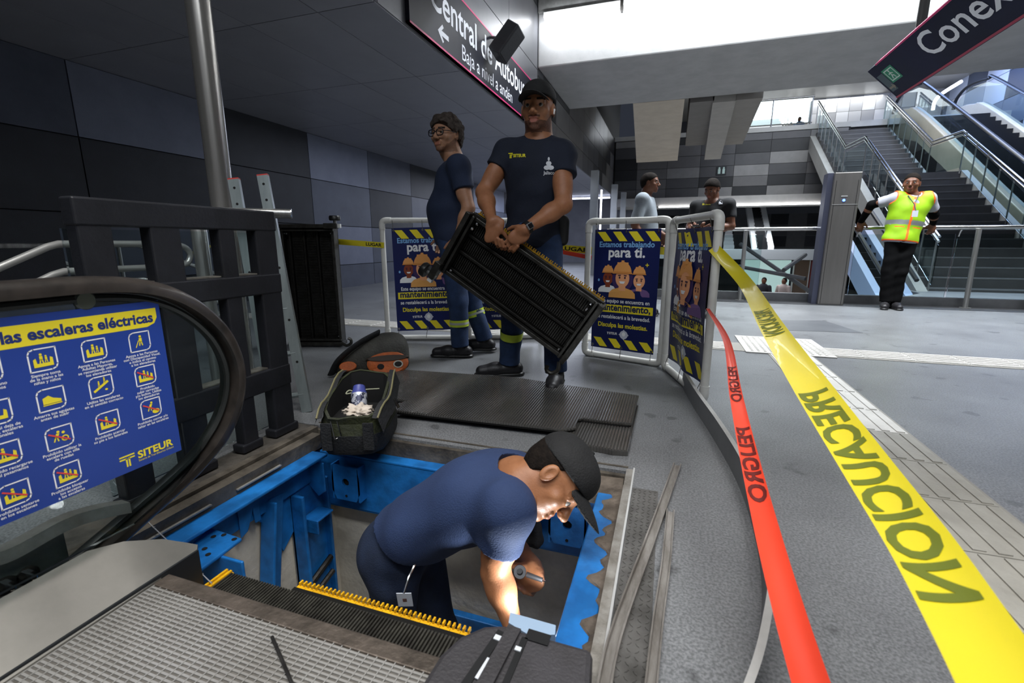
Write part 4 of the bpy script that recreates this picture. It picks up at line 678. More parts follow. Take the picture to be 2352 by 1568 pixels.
# ================================================================== TAPES
def nrm(a): a = np.array(a, float); return a / (np.linalg.norm(a) + 1e-12)
def fine_text(tx, bold):
    vs, fs = text2d(tx, 1.0, bold); bm = bmesh.new(); vv = [bm.verts.new((a, b, 0)) for a, b in vs]
    for f in fs:
        try: bm.faces.new([vv[i] for i in f])
        except ValueError: pass
    bmesh.ops.triangulate(bm, faces=bm.faces)
    for _ in range(2): bmesh.ops.subdivide_edges(bm, edges=[e for e in bm.edges if e.calc_length() > .12], cuts=2, use_grid_fill=True); bmesh.ops.triangulate(bm, faces=bm.faces)
    bm.verts.index_update(); out = [(v.co.x, v.co.y) for v in bm.verts], [tuple(v.index for v in f.verts) for f in bm.faces]; bm.free(); return out
def tape(name, label, pts, widths, norms, m, mats, texts, print_col, mirror=True, wob=0.0, cam_face=0.0):
    ps = curve_pts(pts, 10); N_ = len(ps); ws = np.interp(np.linspace(0, len(pts) - 1, N_), range(len(pts)), widths); ns = [np.array([np.interp(i * (len(pts) - 1) / (N_ - 1), range(len(pts)), [q[k] for q in norms]) for k in range(3)]) for i in range(N_)]
    cum = [0]
    for a, b in zip(ps, ps[1:]): cum.append(cum[-1] + np.linalg.norm(b - a))
    def fn(x, y, l):                                 # x along, y across (-1..1)
        i = int(np.clip(np.searchsorted(cum, x) - 1, 0, N_ - 2)); f = (x - cum[i]) / (cum[i + 1] - cum[i])
        p = ps[i] * (1 - f) + ps[i + 1] * f; t = ps[i + 1] - ps[i]; t /= np.linalg.norm(t); s_ = ns[i] * (1 - f) + ns[i + 1] * f; vd = nrm(p - np.array([0, 0, CH])); sv = np.cross(t, vd); sv = sv if np.dot(sv, s_) > 0 else -sv; s_ = s_ * (1 - cam_face) + nrm(sv) * cam_face; s_ = s_ - t * np.dot(s_, t); s_ /= np.linalg.norm(s_); nn_ = np.cross(t, s_); w = ws[i] * (1 - f) + ws[i + 1] * f
        toc = np.array([0, 0, CH]) - p; nn_ = nn_ if np.dot(nn_, toc) > 0 else -nn_
        return p + s_ * y * w / 2 + nn_ * (wob * (y * y - 0.5) * w + l)
    t = thing(name, label, 'tape', tuple(ps[0])); K = 9; nL = N_ * 2; b = MB(); g = [fn(cum[-1] * i / nL, -1 + 2 * j / (K - 1), 0) for i in range(nL + 1) for j in range(K)]
    b.add(g, [(i * K + j, i * K + j + 1, (i + 1) * K + j + 1, (i + 1) * K + j) for i in range(nL) for j in range(K - 1)]); o = b.build('tape_band', m, t, smooth=True)
    P_ = Print(fn, [mats]); P_.lift = 0.0006
    for (tx, x0, x1, yl, yh, rev) in texts:
        vs, fs = fine_text(tx, 0.03); xs = [v[0] for v in vs]; ys_ = [v[1] for v in vs]; x_a, x_b, y_a, y_b = min(xs), max(xs), min(ys_), max(ys_)
        out = [fn(x0 + (x1 - x0) * (v[0] - x_a) / (x_b - x_a), (yl + (yh - yl) * (v[1] - y_a) / (y_b - y_a)), 0.0012) for v in vs]; P_.b.add(out, fs, 0); P_.build('printed_word', o)
    return t, cum[-1]
YT = mat('tape_yellow', 'cfbf26', 0.35, 0, 'c8b823', 3, coat=0.15); RT = mat('tape_red', 'e0472f', 0.32, 0, 'd43f29', 3, coat=0.2); OLV = mat('tape_print_olive', '5c6416', 0.5); DRD = mat('tape_print_dark', '5a1713', 0.5); BLK = mat('tape_print_black', '15140c', 0.5)
st_ = b4p(0.70, 0.80, 0.02)
def dpt(u, v, zc):
    r = ray(u, v); fwd = np.array([-math.sin(YAW) * math.cos(PITCH), math.cos(YAW) * math.cos(PITCH), -math.sin(PITCH)]); return np.array([0, 0, CH]) + r * zc / np.dot(r, fwd)
ypts = [st_, dpt(1712, 650, 2.1), dpt(1775, 755, 1.55), dpt(1868, 895, 1.12), dpt(1985, 1065, 0.84), dpt(2110, 1245, 0.655), dpt(2225, 1430, 0.53), dpt(2330, 1610, 0.445), dpt(2440, 1800, 0.38)]
rt, upv = np.array([math.cos(YAW), math.sin(YAW), 0]), np.array([0, 0, 1.])
ynorm = [rt * .3 + upv * .9, rt * .85 - upv * .5] + [rt * .93 - upv * .25] * 7
tape('caution_tape', 'wide yellow caution tape stretching from the barrier towards the viewer', ypts, [0.05, 0.06, 0.072] + [0.078] * 6, ynorm, YT, OLV, [('PRECAUCION', 0.66, 0.95, 0.75, -0.85, 0), ('PRECAUCION', 1.38, 2.0, 0.72, -0.88, 0), ('PROHIBIDO', 2.32, 2.7, 0.75, -0.75, 0)], OLV, wob=0.10, cam_face=0.75)
rpts = [b4p(0.70, 0.50, 0.02), dpt(1668, 780, 1.9), dpt(1690, 905, 1.45), dpt(1722, 1055, 1.15), dpt(1762, 1220, 0.94), dpt(1808, 1390, 0.80), dpt(1862, 1568, 0.69), dpt(1915, 1720, 0.61)]
tape('danger_tape', 'narrow folded red danger tape running down from the barrier to the floor front', rpts, [0.014, 0.026, 0.037, 0.043, 0.047, 0.05, 0.052, 0.053], [rt * .9 + upv * .1] * 8, RT, DRD, [('PELIGRO', 0.75, 1.02, 0.85, -0.85, 0), ('PELIGRO', 1.17, 1.47, 0.85, -0.85, 0), ('PELIGRO', 1.9, 2.15, 0.85, -0.85, 0)], DRD, wob=0.16, cam_face=0.6)
vy = [upv] * 2
tape('caution_tape', 'flat yellow caution tape behind the workers from the upright step to the left barrier', [(-2.62, 3.25, 0.83), (-2.24, 3.37, 0.80)], [0.045, 0.045], vy, YT, BLK, [('LUGAR', 0.25, 0.38, -0.6, 0.6, 0)], BLK)
tape('caution_tape', 'short yellow caution tape between the standing worker and the front barrier', [(-1.3, 3.78, 0.80), (-0.95, 3.66, 0.79), (-0.53, 3.38, 0.765)], [0.05] * 3, [upv] * 3, YT, BLK, [('LUGAR', 0.55, 0.85, -0.6, 0.6, 0)], BLK)
tape('danger_tape', 'thin red danger tape sloping behind the standing worker', [(-1.3, 3.78, 0.84), (-0.9, 3.6, 0.77), (-0.53, 3.38, 0.715)], [0.02, 0.03, 0.03], [upv] * 3, RT, DRD, [], DRD)
tape('caution_tape', 'yellow caution tape passing behind the front barrier pair', [(-0.1, 3.36, 0.77), (0.12, 3.22, 0.76), (0.2, 2.6, 0.78)], [0.05] * 3, [upv] * 3, YT, BLK, [], BLK)
tape('caution_tape', 'thin yellow caution tape tied to the loop of the stair handrail', [(-2.45, 1.86, 0.76), (-3.6, 3.0, 0.82)], [0.018, 0.018], vy, YT, BLK, [], BLK)
# ================================================================== RAILING, STAIRS AND ESCALATOR BEHIND THE HALL
struct(MB().prism([(2.75, 7.75), (9.2, 7.75), (9.2, 10.6), (4.0, 10.6), (4.0, 9.5)], FL0, -0.16, 0.0).build('floor_stair_foot', mat('stair_foot_stone', '8d8f93', 0.35, 0, '7d7f83', 3)), 'pale floor at the foot of the stairs behind the railing')
rg = thing('glass_railing', 'glass railing with stainless top rail along the atrium edge', 'railing', (3, 7.55, 0))
boxo('base_fascia', mat('fascia_steel', '6d6e70', 0.35, 0.7, '5d5e60', 4), rg, -1.0, 9.1, 7.50, 7.60, 0.004, 0.12)
MB().tube([(-0.95, 7.5, 1.01), (9.1, 7.5, 1.01)], 0.026, 14).build('top_rail', CHROME, rg, smooth=True)
GL2 = mat('railing_glass', 'd5e4e4', 0.02, 0, trans=1.0, ior=1.12)
x = -0.95; k = 0
while x < 9:
    if not 1.6 < x + 0.5 < 2.3: boxo('glass_panel', GL2, rg, x + 0.012, min(x + 1.088, 9.1), 7.545, 7.557, 0.12, 0.93)
    if k % 1 == 0:
        MB().tube(curve_pts([(x + 0.02, 7.55, 0.90), (x + 0.02, 7.53, 0.95), (x + 0.02, 7.505, 0.985)], 3), 0.010, 8).build('rail_clamp', CHROME, rg, smooth=True)
    x += 1.1; k += 1
for x in (-0.9, 0.2, 1.0, 3.62, 5.6): p_ = MB().tube([(x, 7.42, 0.004), (x, 7.46, 0.99)], 0.028, 14).build('post', STEEL, rg, smooth=True); MB().lathe((x, 7.42, 0.004), (0, 0, 1), [(0.06, 0), (0.06, 0.008)], 14).build('post_base', STEEL, p_)
MB().tube([(4.33, 7.36, 0.004), (4.33, 7.40, 1.05)], 0.075, 18).build('thick_post', STEEL, rg, smooth=True)
# square stainless call pillar
pi = thing('call_pillar', 'square stainless pillar with a small blue light beside the railing', 'pillar', (2.06, 7.4, 0))
PST = mat('pillar_steel', '908d8a', 0.33, 0.8, '7e7b78', 3, 0.05, 90, (1, 1, 0.1))
boxo('pillar_body', PST, pi, 1.94, 2.24, 7.25, 7.48, 0.004, 1.70, bevel=0.01); boxo('side_flange', mat('pillar_flange', '55586a', 0.3, 0.6), pi, 1.875, 1.938, 7.30, 7.48, 0.004, 1.70)
boxo('panel_line', mat('dark_hole'), pi, 1.965, 1.969, 7.247, 7.249, 0.02, 1.60); boxo('panel_line', mat('dark_hole'), pi, 2.205, 2.209, 7.247, 7.249, 0.02, 1.60); boxo('panel_line', mat('zinc_edge'), pi, 1.95, 2.23, 7.246, 7.249, 1.30, 1.305)
MB().lathe((2.075, 7.249, 1.355), (0, -1, 0), [(0.016, 0), (0.014, 0.006)], 14).build('indicator_light', mat('blue_led', '3a5cff', 0.4, emit=10), pi); boxo('label_plate', mat('zinc_edge'), pi, 2.04, 2.11, 7.246, 7.249, 1.40, 1.412)
# staircase with landing
sc = thing('staircase', 'wide dark stone staircase with a landing rising behind the railing', 'staircase', (5.2, 12, 0))
XL, XR, RI, TR = 4.25, 6.22, 0.17, 0.283
STEP = mat('stair_stone', '3f3f41', 0.5, 0, '48484a', 3, 0.1, 60); STN = mat('stair_nosing', '5a5a5c', 0.5, 0, '646466', 5); STR = mat('stringer_white', 'a8a8a6', 0.6, 0, '9c9c9a', 2)
sm = None
def stair(y, z):
    s_ = boxo('step', STEP, sc, XL, XR, y, y + TR + 0.02, z - RI, z); boxo('nosing', STN, s_, XL, XR, y - 0.006, y + 0.03, z - 0.02, z + 0.002)
YL, ZL, L_ = 13.94, 2.43, 1.55
for k in range(1, 15): stair(YL - TR * k, ZL - RI * k)
boxo('landing', STEP, sc, XL, XR, YL, YL + L_, ZL - RI, ZL)
for k in range(1, 13): stair(YL + L_ + TR * (k - 1), ZL + RI * k)
YT, ZT = YL + L_ + TR * 12, ZL + RI * 12
prf = [(YL - TR * 14.6, -0.02), (YL, ZL + 0.02), (YL + L_, ZL + 0.02), (YT, ZT), (YT, ZT - 0.45), (YL + L_ + 0.1, ZL - 0.42), (YL - 0.05, ZL - 0.42), (YL - TR * 12.4, -0.02)]
for x0, x1 in ((XL - 0.16, XL - 0.001), (XR + 0.001, XR + 0.12)): MB().prism(prf, ((0, 0, 0), (0, 1, 0), (0, 0, 1), (1, 0, 0)), x0, x1).build('stringer', STR, sc)
for sx_, x in ((-1, XL + 0.05), (1, XR - 0.03)):
    for dz, dy in ((0.90, 0.0), (0.82, 0.0)):
        MB().tube([(x, YL - TR * 14.2, 0.02 + dz), (x, YL + 0.15, ZL + dz), (x, YL + L_ - 0.05, ZL + dz + 0.03), (x, YT, ZT + dz)], 0.024, 10).build('handrail', CHROME, sc, smooth=True)
    for i in range(9):
        t = i / 8
        for (ya, za, yb, zb) in ((YL - TR * 14, 0.02, YL, ZL), (YL + L_, ZL, YT, ZT)):
            y, z = ya + (yb - ya) * t, za + (zb - za) * t; MB().tube([(x, y, z - 0.05), (x, y, z + 0.85)], 0.014, 8).build('baluster', STEEL, sc, smooth=True)
    MB().prism([(YL - TR * 14, 0.1), (YL, ZL + 0.08), (YL + L_, ZL + 0.08), (YT, ZT + 0.08), (YT, ZT + 0.78), (YL + L_, ZL + 0.78), (YL + 0.1, ZL + 0.78), (YL - TR * 14, 0.78)], ((0, 0, 0), (0, 1, 0), (0, 0, 1), (1, 0, 0)), x - sx_ * 0.03, x - sx_ * 0.03 + 0.008).build('stair_glass', GL2, sc)
ur = thing('upper_railing', 'glass railing along the upper floor edge left of the stair top', 'railing', (3, 18.7, 4.6))
MB().tube([(1.9, 18.75, 5.5), (4.15, 18.75, 5.5)], 0.028, 10).build('top_rail', CHROME, ur, smooth=True); MB().tube([(1.9, 18.75, 4.7), (4.15, 18.75, 4.7)], 0.02, 8).build('bottom_rail', STEEL, ur, smooth=True)
for x in (2.0, 2.95, 4.1): MB().tube([(x, 18.75, 4.6), (x, 18.75, 5.5)], 0.022, 8).build('post', STEEL, ur, smooth=True)
boxo('glass_panel', GL2, ur, 2.0, 4.1, 18.74, 18.75, 4.72, 5.45)
us2 = thing('staircase', 'small pale staircase far away on the upper level', 'staircase', (3, 25, 4.6))
for k in range(16):
    s_ = boxo('step', mat('far_step', '8f9090', 0.6), us2, 1.9, 4.3, 22.5 + 0.3 * k, 22.84 + 0.3 * k, 4.6, 4.77 + 0.17 * k)
for x in (1.95, 4.25, 4.6): MB().tube([(x, 22.4, 5.5), (x, 27.2, 8.2)], 0.03, 8).build('handrail', CHROME, us2, smooth=True)
for i in range(8): MB().tube([(4.25, 22.6 + 0.6 * i, 4.7 + 0.34 * i), (4.25, 22.6 + 0.6 * i, 5.6 + 0.34 * i)], 0.018, 6).build('baluster', STEEL, us2, smooth=True)
boxo('ticket_post', DSTEEL, us2, 2.15, 2.35, 21.2, 21.4, 4.6, 5.4)
# rising escalator on the right
ee = thing('rising_escalator', 'rising escalator with black handrails and cream side cladding right of the stairs', 'escalator', (7.4, 13, 0))
zn = lambda y: 4.2 - 0.567 * (17.1 - y)
for x, nm in ((6.62, 'l'), (8.2, 'r')):
    yz_ = [(9.2, 0.80), (10.0, 0.92), (10.6, 1.25), (17.1, 5.0), (17.9, 5.32), (18.9, 5.4), (19.4, 5.2), (19.5, 4.9)]
    MB().tube(curve_pts([(x, a, b + 0.03) for a, b in yz_], 5), 0.04, 10, flat=(1.2, 0.8)).build('handrail', RUBBER, ee, smooth=True)
    gp_ = [(9.2, 0.1), (10.6, 0.45)] + [(17.1, 4.3), (19.3, 4.75), (19.3, 5.1), (18.8, 5.36), (17.9, 5.28), (17.1, 4.97), (10.6, 1.22), (10.0, 0.9), (9.2, 0.78)]
    MB().prism(gp_, ((x, 0, 0), (0, 1, 0), (0, 0, 1), (1, 0, 0)), -0.006, 0.006).build('balustrade_glass', GL2, ee)
    cl_ = curve_pts([(0, 9.0, 0.25), (0, 10.4, 0.42), (0, 17.0, 4.28), (0, 18.2, 4.78), (0, 19.0, 4.86), (0, 19.5, 4.75)], 5)
    MB().prism([(p[1], p[2]) for p in cl_] + [(19.5, 4.3), (17.2, 3.65), (10.5, -0.02), (9.0, -0.02)], ((x, 0, 0), (0, 1, 0), (0, 0, 1), (1, 0, 0)), -0.11, 0.09).build('side_cladding', mat('cladding_cream', 'b8b2a4', 0.45, 0.1, 'aca698', 2), ee, bevel=0.02)
for k in range(26):
    y = 10.2 + k * 0.28; boxo('step', mat('escalator_step_dark', '1e1f22', 0.5, 0.5), ee, 6.74, 8.08, y, y + 0.30, zn(y) - 0.3, zn(y) + 0.05)
MB().prism([(10.0, -0.02), (17.3, 4.0), (17.3, 3.5), (11, -0.02)], ((0, 0, 0), (0, 1, 0), (0, 0, 1), (1, 0, 0)), 6.75, 8.07).build('truss', mat('truss_grey', '55585e', 0.5), ee)
ln = ee
MB().tube(curve_pts([at(2143, 252, Y=21.5), at(2148, 232, Y=21.5), at(2165, 214, Y=21.2), at(2208, 187, Y=20.5)], 5), 0.05, 8).build('tube_light', mat('blue_white_glow', 'dfe8ff', 0.5, emit=9), ln, smooth=True)  # tube light of its own, only grouped under the escalator
# descending escalator below the stairs, seen through the railing glass
de = thing('descending_escalator', 'narrow descending escalator with pale blue sides seen between pillar and guard', 'escalator', (3.8, 12, 0))
p0, p1 = at(1925, 520, Y=11.3), at(2018, 690, Y=9.4)
for dx, m_ in ((0.0, mat('pale_blue_side', '9fb4d8', 0.4)), (0.42, mat('pale_blue_side'))):
    a, b = p0 + [dx, 0, 0], p1 + [dx, 0, 0]; MB().hexa([a + [0, 0, -0.45], b + [0, 0, -0.45], b + [0.12, 0, -0.45], a + [0.12, 0, -0.45]], [a, b, b + [0.12, 0, 0], a + [0.12, 0, 0]]).build('side_panel', m_, de); MB().tube([a + [0.06, 0, 0.45], a + [0.06, 0, 0.35], b + [0.06, 0, 0.35]], 0.035, 8).build('handrail', RUBBER, de, smooth=True)
for k in range(9):
    t = (k + 0.5) / 9; c = p0 + (p1 - p0) * t; boxo('step', mat('escalator_step_dark'), de, c[0] + 0.12, c[0] + 0.42, c[1] - 0.16, c[1] + 0.16, c[2] - 0.45, c[2] - 0.15)
# lower level: distant twin escalators, seats, kiosk and posters
fe = thing('distant_escalator', 'distant white-sided escalator pair seen over the railing', 'escalator', (3.3, 24, 0.5))
for u0, u1 in ((1712, 1722), (1744, 1757)):
    a, b = at(u0, 470, Y=26), at(u1 + 6, 575, Y=21.8); MB().hexa([a + [0, 0, -0.1], b + [0, 0, -0.1], b + [0.22, 0, -0.1], a + [0.22, 0, -0.1]], [a + [0, 0, 0.15], b + [0, 0, 0.15], b + [0.22, 0, 0.15], a + [0.22, 0, 0.15]]).build('side_panel', mat('bright_white', 'e6e8ea', 0.4), fe)
a, b = at(1727, 472, Y=26), at(1742, 560, Y=21.8)
for k in range(12):
    c = a + (b - a) * (k + 0.5) / 12; boxo('step', mat('escalator_step_dark'), fe, c[0] - 0.05, c[0] + 0.32, c[1] - 0.2, c[1] + 0.2, c[2] - 0.25, c[2])
ds = thing('staircase', 'distant grey staircase seen left of the white escalator pair', 'staircase', (2.4, 25, 0.6))
for k in range(12): boxo('step', mat('far_step_grey', '5f6266', 0.6), ds, 1.6, 2.62, 22.5 + 0.3 * k, 22.84 + 0.3 * k, 0.55, 0.72 + 0.16 * k)
for k, (u, c, l) in enumerate([(1700, 'bfe0dc', 'pale teal lit kiosk wall on the lower level'), (1815, '6d5b4c', 'brown wall panel on the lower level'), (1850, '8a3a34', 'red poster panel on the lower level beside the pillar')]):
    p = at(u, 690, Y=22.5); w = (0.9, 0.3, 0.22)[k]; t_ = thing('display_panel', l, 'panel', (p[0] + w, 22.5, -1.6)); boxo('panel', mat('panel_' + c, c, 0.5, 0, c, 2, emit=0.35 if k == 0 else 0), t_, p[0], p[0] + w * 2, 22.5, 22.6, -1.6, 0.1); boxo('panel_frame', WHITEP, t_, p[0] - 0.03, p[0], 22.45, 22.6, -1.6, 0.12)  # brightness of the kiosk wall is put in as a faint glow
for k, (x, y) in enumerate([(3.6, 19.0), (4.3, 18.2)]):
    bt = thing('bench', ('first', 'second')[k] + ' dark bench on the lower level seen through the railing glass', 'bench', (x, y, -1.6)); boxo('bench_seat', DSTEEL, bt, x - 0.45, x + 0.45, y - 0.2, y + 0.2, -1.2, -1.14)
    for d in (-0.4, 0.4): boxo('leg', DSTEEL, bt, x + d - 0.03, x + d + 0.03, y - 0.15, y + 0.15, -1.6, -1.2)
lb_ = thing('lower_truss', 'dark steel brace crossing below the railing', 'brace', (3, 12, 0.3))
for a, b in (((1700, 560), (1890, 690)), ((1850, 585), (1800, 620)), ((1660, 605), (1850, 640))): MB().tube([at(*a, Y=14), at(*b, Y=12.5)], 0.05, 6).build('brace_bar', mat('brace_grey', '55585c', 0.5, 0.4), lb_)
# small pictogram sign on the back wall
ps = thing('restroom_sign', 'tiny pale pictogram sign on the checkered back wall', 'sign', (1.55, 18.45, 3.2)); c = at(1657, 392, Y=18.46)
boxo('sign_plate', mat('plate_grey', '2c2f33', 0.5), ps, c[0] - 0.16, c[0] + 0.16, 18.455, 18.475, c[2] - 0.14, c[2] + 0.14)
pr = Print(frame_fn((c[0], 18.455, c[2]), (1, 0, 0), (0, 0, 1), (0, -1, 0)), [mat('picto_pale', 'b8cfc8', 0.5)]); pr.lift = 0.003
for dx in (-0.07, 0.07): pr.rect(dx - 0.04, -0.1, dx + 0.04, 0.06, 0); pr.ell(dx, 0.09, 0.03, 0.03, 0, n=10)
pr.build('pictogram', ps)
# ================================================================== BAGS AND THE UPRIGHT STEP
def escalator_step(name, label, M, Wd=0.92, Dp=0.40, rs=1):
    """an escalator step seen from below: local x = width, y = depth, z = tread normal (tread at z=0, frame below)"""
    t = thing(name, label, 'step', tuple(M.translation)); V = lambda p: M @ Vector(p)
    CAST = mat('step_casting', '1c1b19', 0.5, 0.6, '2a2825', 14, 0.2, 70); CASTL = mat('step_casting_edge', '4b4a47', 0.42, 0.8, '35332f', 16, 0.15, 60)
    def bx(nm, x0, x1, y0, y1, z0, z1, m=CAST, bev=0.003, par_=None): return MB().box(x0, x1, y0, y1, z0, z1, 0, M).build(nm, m, par_ or t, bevel=bev)
    h = Wd / 2
    bx('tread_plate', -h, h, 0, Dp, -0.018, 0.0)
    b = MB(); x = -h + 0.006
    while x < h - 0.006: b.box(x, x + 0.005, 0.0, Dp, 0.0, 0.008, 0, M); x += 0.0118
    tag(b.build('tread_ribs', CAST, t), kind='stuff')
    b = MB(); x = -h + 0.01
    for y0, y1 in ((0.05, 0.13), (0.165, 0.235), (0.27, 0.35)):
        x = -h + 0.03
        while x < h - 0.03: b.box(x, x + 0.006, y0, y1, -0.032, -0.016, 0, M); x += 0.0125
    tag(b.build('underside_ribs', CASTL, t), kind='stuff')
    for y in (0.035, 0.148, 0.252, 0.365): bx('cross_rib', -h, h, y - 0.008, y + 0.008, -0.05, -0.016)
    bx('front_beam', -h, h, Dp - 0.02, Dp, -0.075, 0.002, CASTL); bx('back_beam', -h, h, 0, 0.022, -0.085, 0.002, CASTL)
    for sg_ in (-1, 1):
        bx('side_cheek', sg_ * h - 0.014, sg_ * h + 0.014, -0.01, Dp + 0.005, -0.12, 0.004, CASTL)
        bx('side_rail', sg_ * (h - 0.03) - 0.008, sg_ * (h - 0.03) + 0.008, 0.0, Dp, -0.10, -0.05, CASTL)
        for y, z in ((0.03, -0.06), (Dp - 0.03, -0.06), (Dp - 0.06, -0.09)): MB().lathe(V((sg_ * (h - 0.05), y, z)), M.to_3x3() @ Vector((-sg_, 0, 0)), [(0.011, 0), (0.011, 0.008), (0.007, 0.012)], 10).build('bolt', CHROME, t)
    # roller axle and wheel at one end, hook at the other
    bx('roller_arm', -rs * h - 0.02, -rs * h + 0.02, -0.05, 0.05, -0.15, -0.10, CASTL)
    MB().lathe(V((-rs * (h + 0.075), -0.035, -0.13)), M.to_3x3() @ Vector((rs, 0, 0)), [(0.036, 0), (0.042, 0.008), (0.042, 0.03), (0.036, 0.036)], 24).build('roller', RUBBER, t, smooth=True)
    MB().lathe(V((-rs * (h + 0.05), -0.035, -0.13)), M.to_3x3() @ Vector((rs, 0, 0)), [(0.013, 0), (0.013, 0.07)], 12).build('axle', STEEL, t)
    MB().box(-rs * h - 0.014, -rs * h + 0.014, -0.075, -0.055, -0.14, -0.115, 0, M).build('white_cap', mat('cap_white', 'c9c9c6', 0.5), t)
    hp = curve_pts([(h - 0.01, -0.01, -0.11), (h + 0.01, -0.05, -0.12), (h - 0.01, -0.085, -0.12), (h - 0.04, -0.085, -0.12), (h - 0.05, -0.065, -0.12)], 4); MB().tube([V((rs * p[0], p[1], p[2])) for p in hp], 0.012, 8).build('hook', CASTL, t, smooth=True)
    # yellow demarcation comb along the front edge
    for k in range(30):
        x = -h + 0.01 + k * (Wd - 0.02) / 30; w = (Wd - 0.02) / 30
        MB().box(x, x + w * 0.92, Dp, Dp + 0.018, -0.02, 0.006, 0, M).box(x + w * .2, x + w * .42, Dp + 0.016, Dp + 0.03, -0.006, 0.004, 0, M).box(x + w * .6, x + w * .82, Dp + 0.016, Dp + 0.03, -0.006, 0.004, 0, M).build('comb_segment', mat('comb_yellow_dim', 'b58a1c', 0.5, 0, '8a6a18', 20), t)
    return t
# upright step standing against the corridor: width vertical
bc_ = np.array([-2.68, 3.06, 0.0]); ux, uz = np.array([0, 0, -1.]), np.array([-0.30, 0.95, 0.0]); uz /= np.linalg.norm(uz); uy = np.cross(uz, ux)
M = Matrix(((ux[0], uy[0], uz[0], bc_[0] - uy[0] * 0.2), (ux[1], uy[1], uz[1], bc_[1] - uy[1] * 0.2), (ux[2], uy[2], uz[2], 0.485), (0, 0, 0, 1)))
escalator_step('escalator_step', 'black escalator step standing on end behind the black fence', M, 0.92, 0.42)
def loft(secs, m, name, parent, closed=True, smooth=True, sub=0):
    k = len(secs[0]); b = MB(); vs = [p for s_ in secs for p in s_]
    fs = [(i * k + j, i * k + (j + 1) % k, (i + 1) * k + (j + 1) % k, (i + 1) * k + j) for i in range(len(secs) - 1) for j in range(k)]
    if closed: fs += [tuple(range(k))[::-1], tuple((len(secs) - 1) * k + j for j in range(k))]
    o = b.add(vs, fs).build(name, m, parent, smooth=smooth)
    if sub: s_ = o.modifiers.new('sub', 'SUBSURF'); s_.levels = s_.render_levels = sub
    return o
# open tool bag at the pit corner
TB = mat('bag_black_nylon', '17181a', 0.7, 0, '202124', 20, 0.4, 120); OL = mat("bag_olive", "2e3219", 0.65, 0, "20231a", 12, 0.4, 90)
bc2 = np.array([-1.20, 1.56, 0.0]); ya = np.array([-0.35, 0.94, 0]); ya /= np.linalg.norm(ya); xa = np.array([ya[1], -ya[0], 0])
tbag = thing('tool_bag', 'open black and olive tool bag standing at the corner of the pit', 'bag', tuple(bc2))
def ringp(hx, hy, z, n=20, ex=4, off=(0, 0)):
    out = []
    for i in range(n):
        a = 2 * math.pi * i / n; c, s_ = math.cos(a), math.sin(a); r = (abs(c) ** ex + abs(s_) ** ex) ** (-1 / ex); out.append(bc2 + xa * (hx * r * c + off[0]) + ya * (hy * r * s_ + off[1]) + np.array([0, 0, z]))
    return out
def wavy(ring, a): return [p + np.array([0, 0, a * math.sin(i * 1.3) + .05 * np.dot(p - bc2, ya) / .16]) for i, p in enumerate(ring)]
loft([ringp(.125, .165, 0.003), ringp(.135, .175, .02), ringp(.135, .175, .085)], TB, 'bag_base', tbag)
loft([ringp(.134, .174, .083), ringp(.128, .165, .13), wavy(ringp(.12, .16, .178), .0), wavy(ringp(.115, .165, .205), .006), wavy(ringp(.105, .155, .205), .006)], OL, 'bag_wall', tbag, closed=False)
loft([wavy(ringp(.1045, .1545, .203), .006), wavy(ringp(.104, .146, .165), 0), ringp(.105, .145, .11), ringp(.01, .01, .105)], mat('bag_inside', '070708', 0.9), 'bag_lining', tbag, closed=False)
for sx_ in (-1, 1):
    e = [bc2 + xa * sx_ * (0.117 + .012 * math.sin(t * math.pi)) + ya * (-.17 + .34 * t) + np.array([0, 0, .155 + .10 * t + .012 * math.sin(t * 3 * math.pi)]) for t in np.linspace(0, 1, 9)]
    MB().ribbon(e, [p + np.array([0, 0, -.06]) + xa * sx_ * .02 for p in e]).ribbon([p - xa * sx_ * .022 + [0, 0, .003] for p in e], e).build('bag_flap', TB, tbag, smooth=True)
    MB().tube([p + [0, 0, .002] for p in e], .004, 6).build('zip_edge', mat('zip_line', '6f6a4c', 0.6), tbag, smooth=True)
fr2 = [bc2 + xa * (-.06) - ya * .178 + np.array([0, 0, .15]), bc2 + xa * (-.045) - ya * .19 + np.array([0, 0, .08]), bc2 + xa * (-.02) - ya * .19 + np.array([0, 0, .095]), bc2 + xa * (-.035) - ya * .18 + np.array([0, 0, .15])]
MB().tube(fr2, .0028, 6).build('strap_ring', CHROME, tbag, smooth=True); MB().tube([bc2 - xa * .135 + np.array([0, 0, .17]), bc2 - xa * .15 + np.array([0, 0, .12])], .005, 6).build('strap_ring', CHROME, tbag); MB().tube([bc2 + xa * .135 + np.array([0, .02, .17]), bc2 + xa * .152 + np.array([0, .02, .13])], .006, 6).build('strap_ring', CHROME, tbag)
for t0 in (-.05, .05): MB().box(-.02, .02, -.004, .004, 0, .11, 0, Matrix.Translation(Vector(bc2 - ya * .178 + xa * t0 * 1.6 + np.array([0, 0, .03]))) @ Matrix.Rotation(math.atan2(xa[1], xa[0]), 4, 'Z')).build('bag_strap', TB, tbag)
sp = bc2 + xa * .005 - ya * .02 + np.array([0, 0, .175]); ax_ = xa * .05 - ya * .25 + np.array([0, 0, .55]); ax_ /= np.linalg.norm(ax_); ax_ = ya * .55 - xa * .1 + np.array([0, 0, .75]); ax_ /= np.linalg.norm(ax_)
sc_ = thing('spray_can', 'blue and white spray can sticking out of the open tool bag', 'can', tuple(sp)); bot = sp - ax_ * .09
MB().lathe(bot, ax_, [(.031, 0), (.033, .004), (.033, .12)], 20).build('can_body', mat('can_dark', '2a2d45', 0.35, 0.3, 'b9bcc6', 34, lo=.5, hi=.52), sc_, smooth=True)
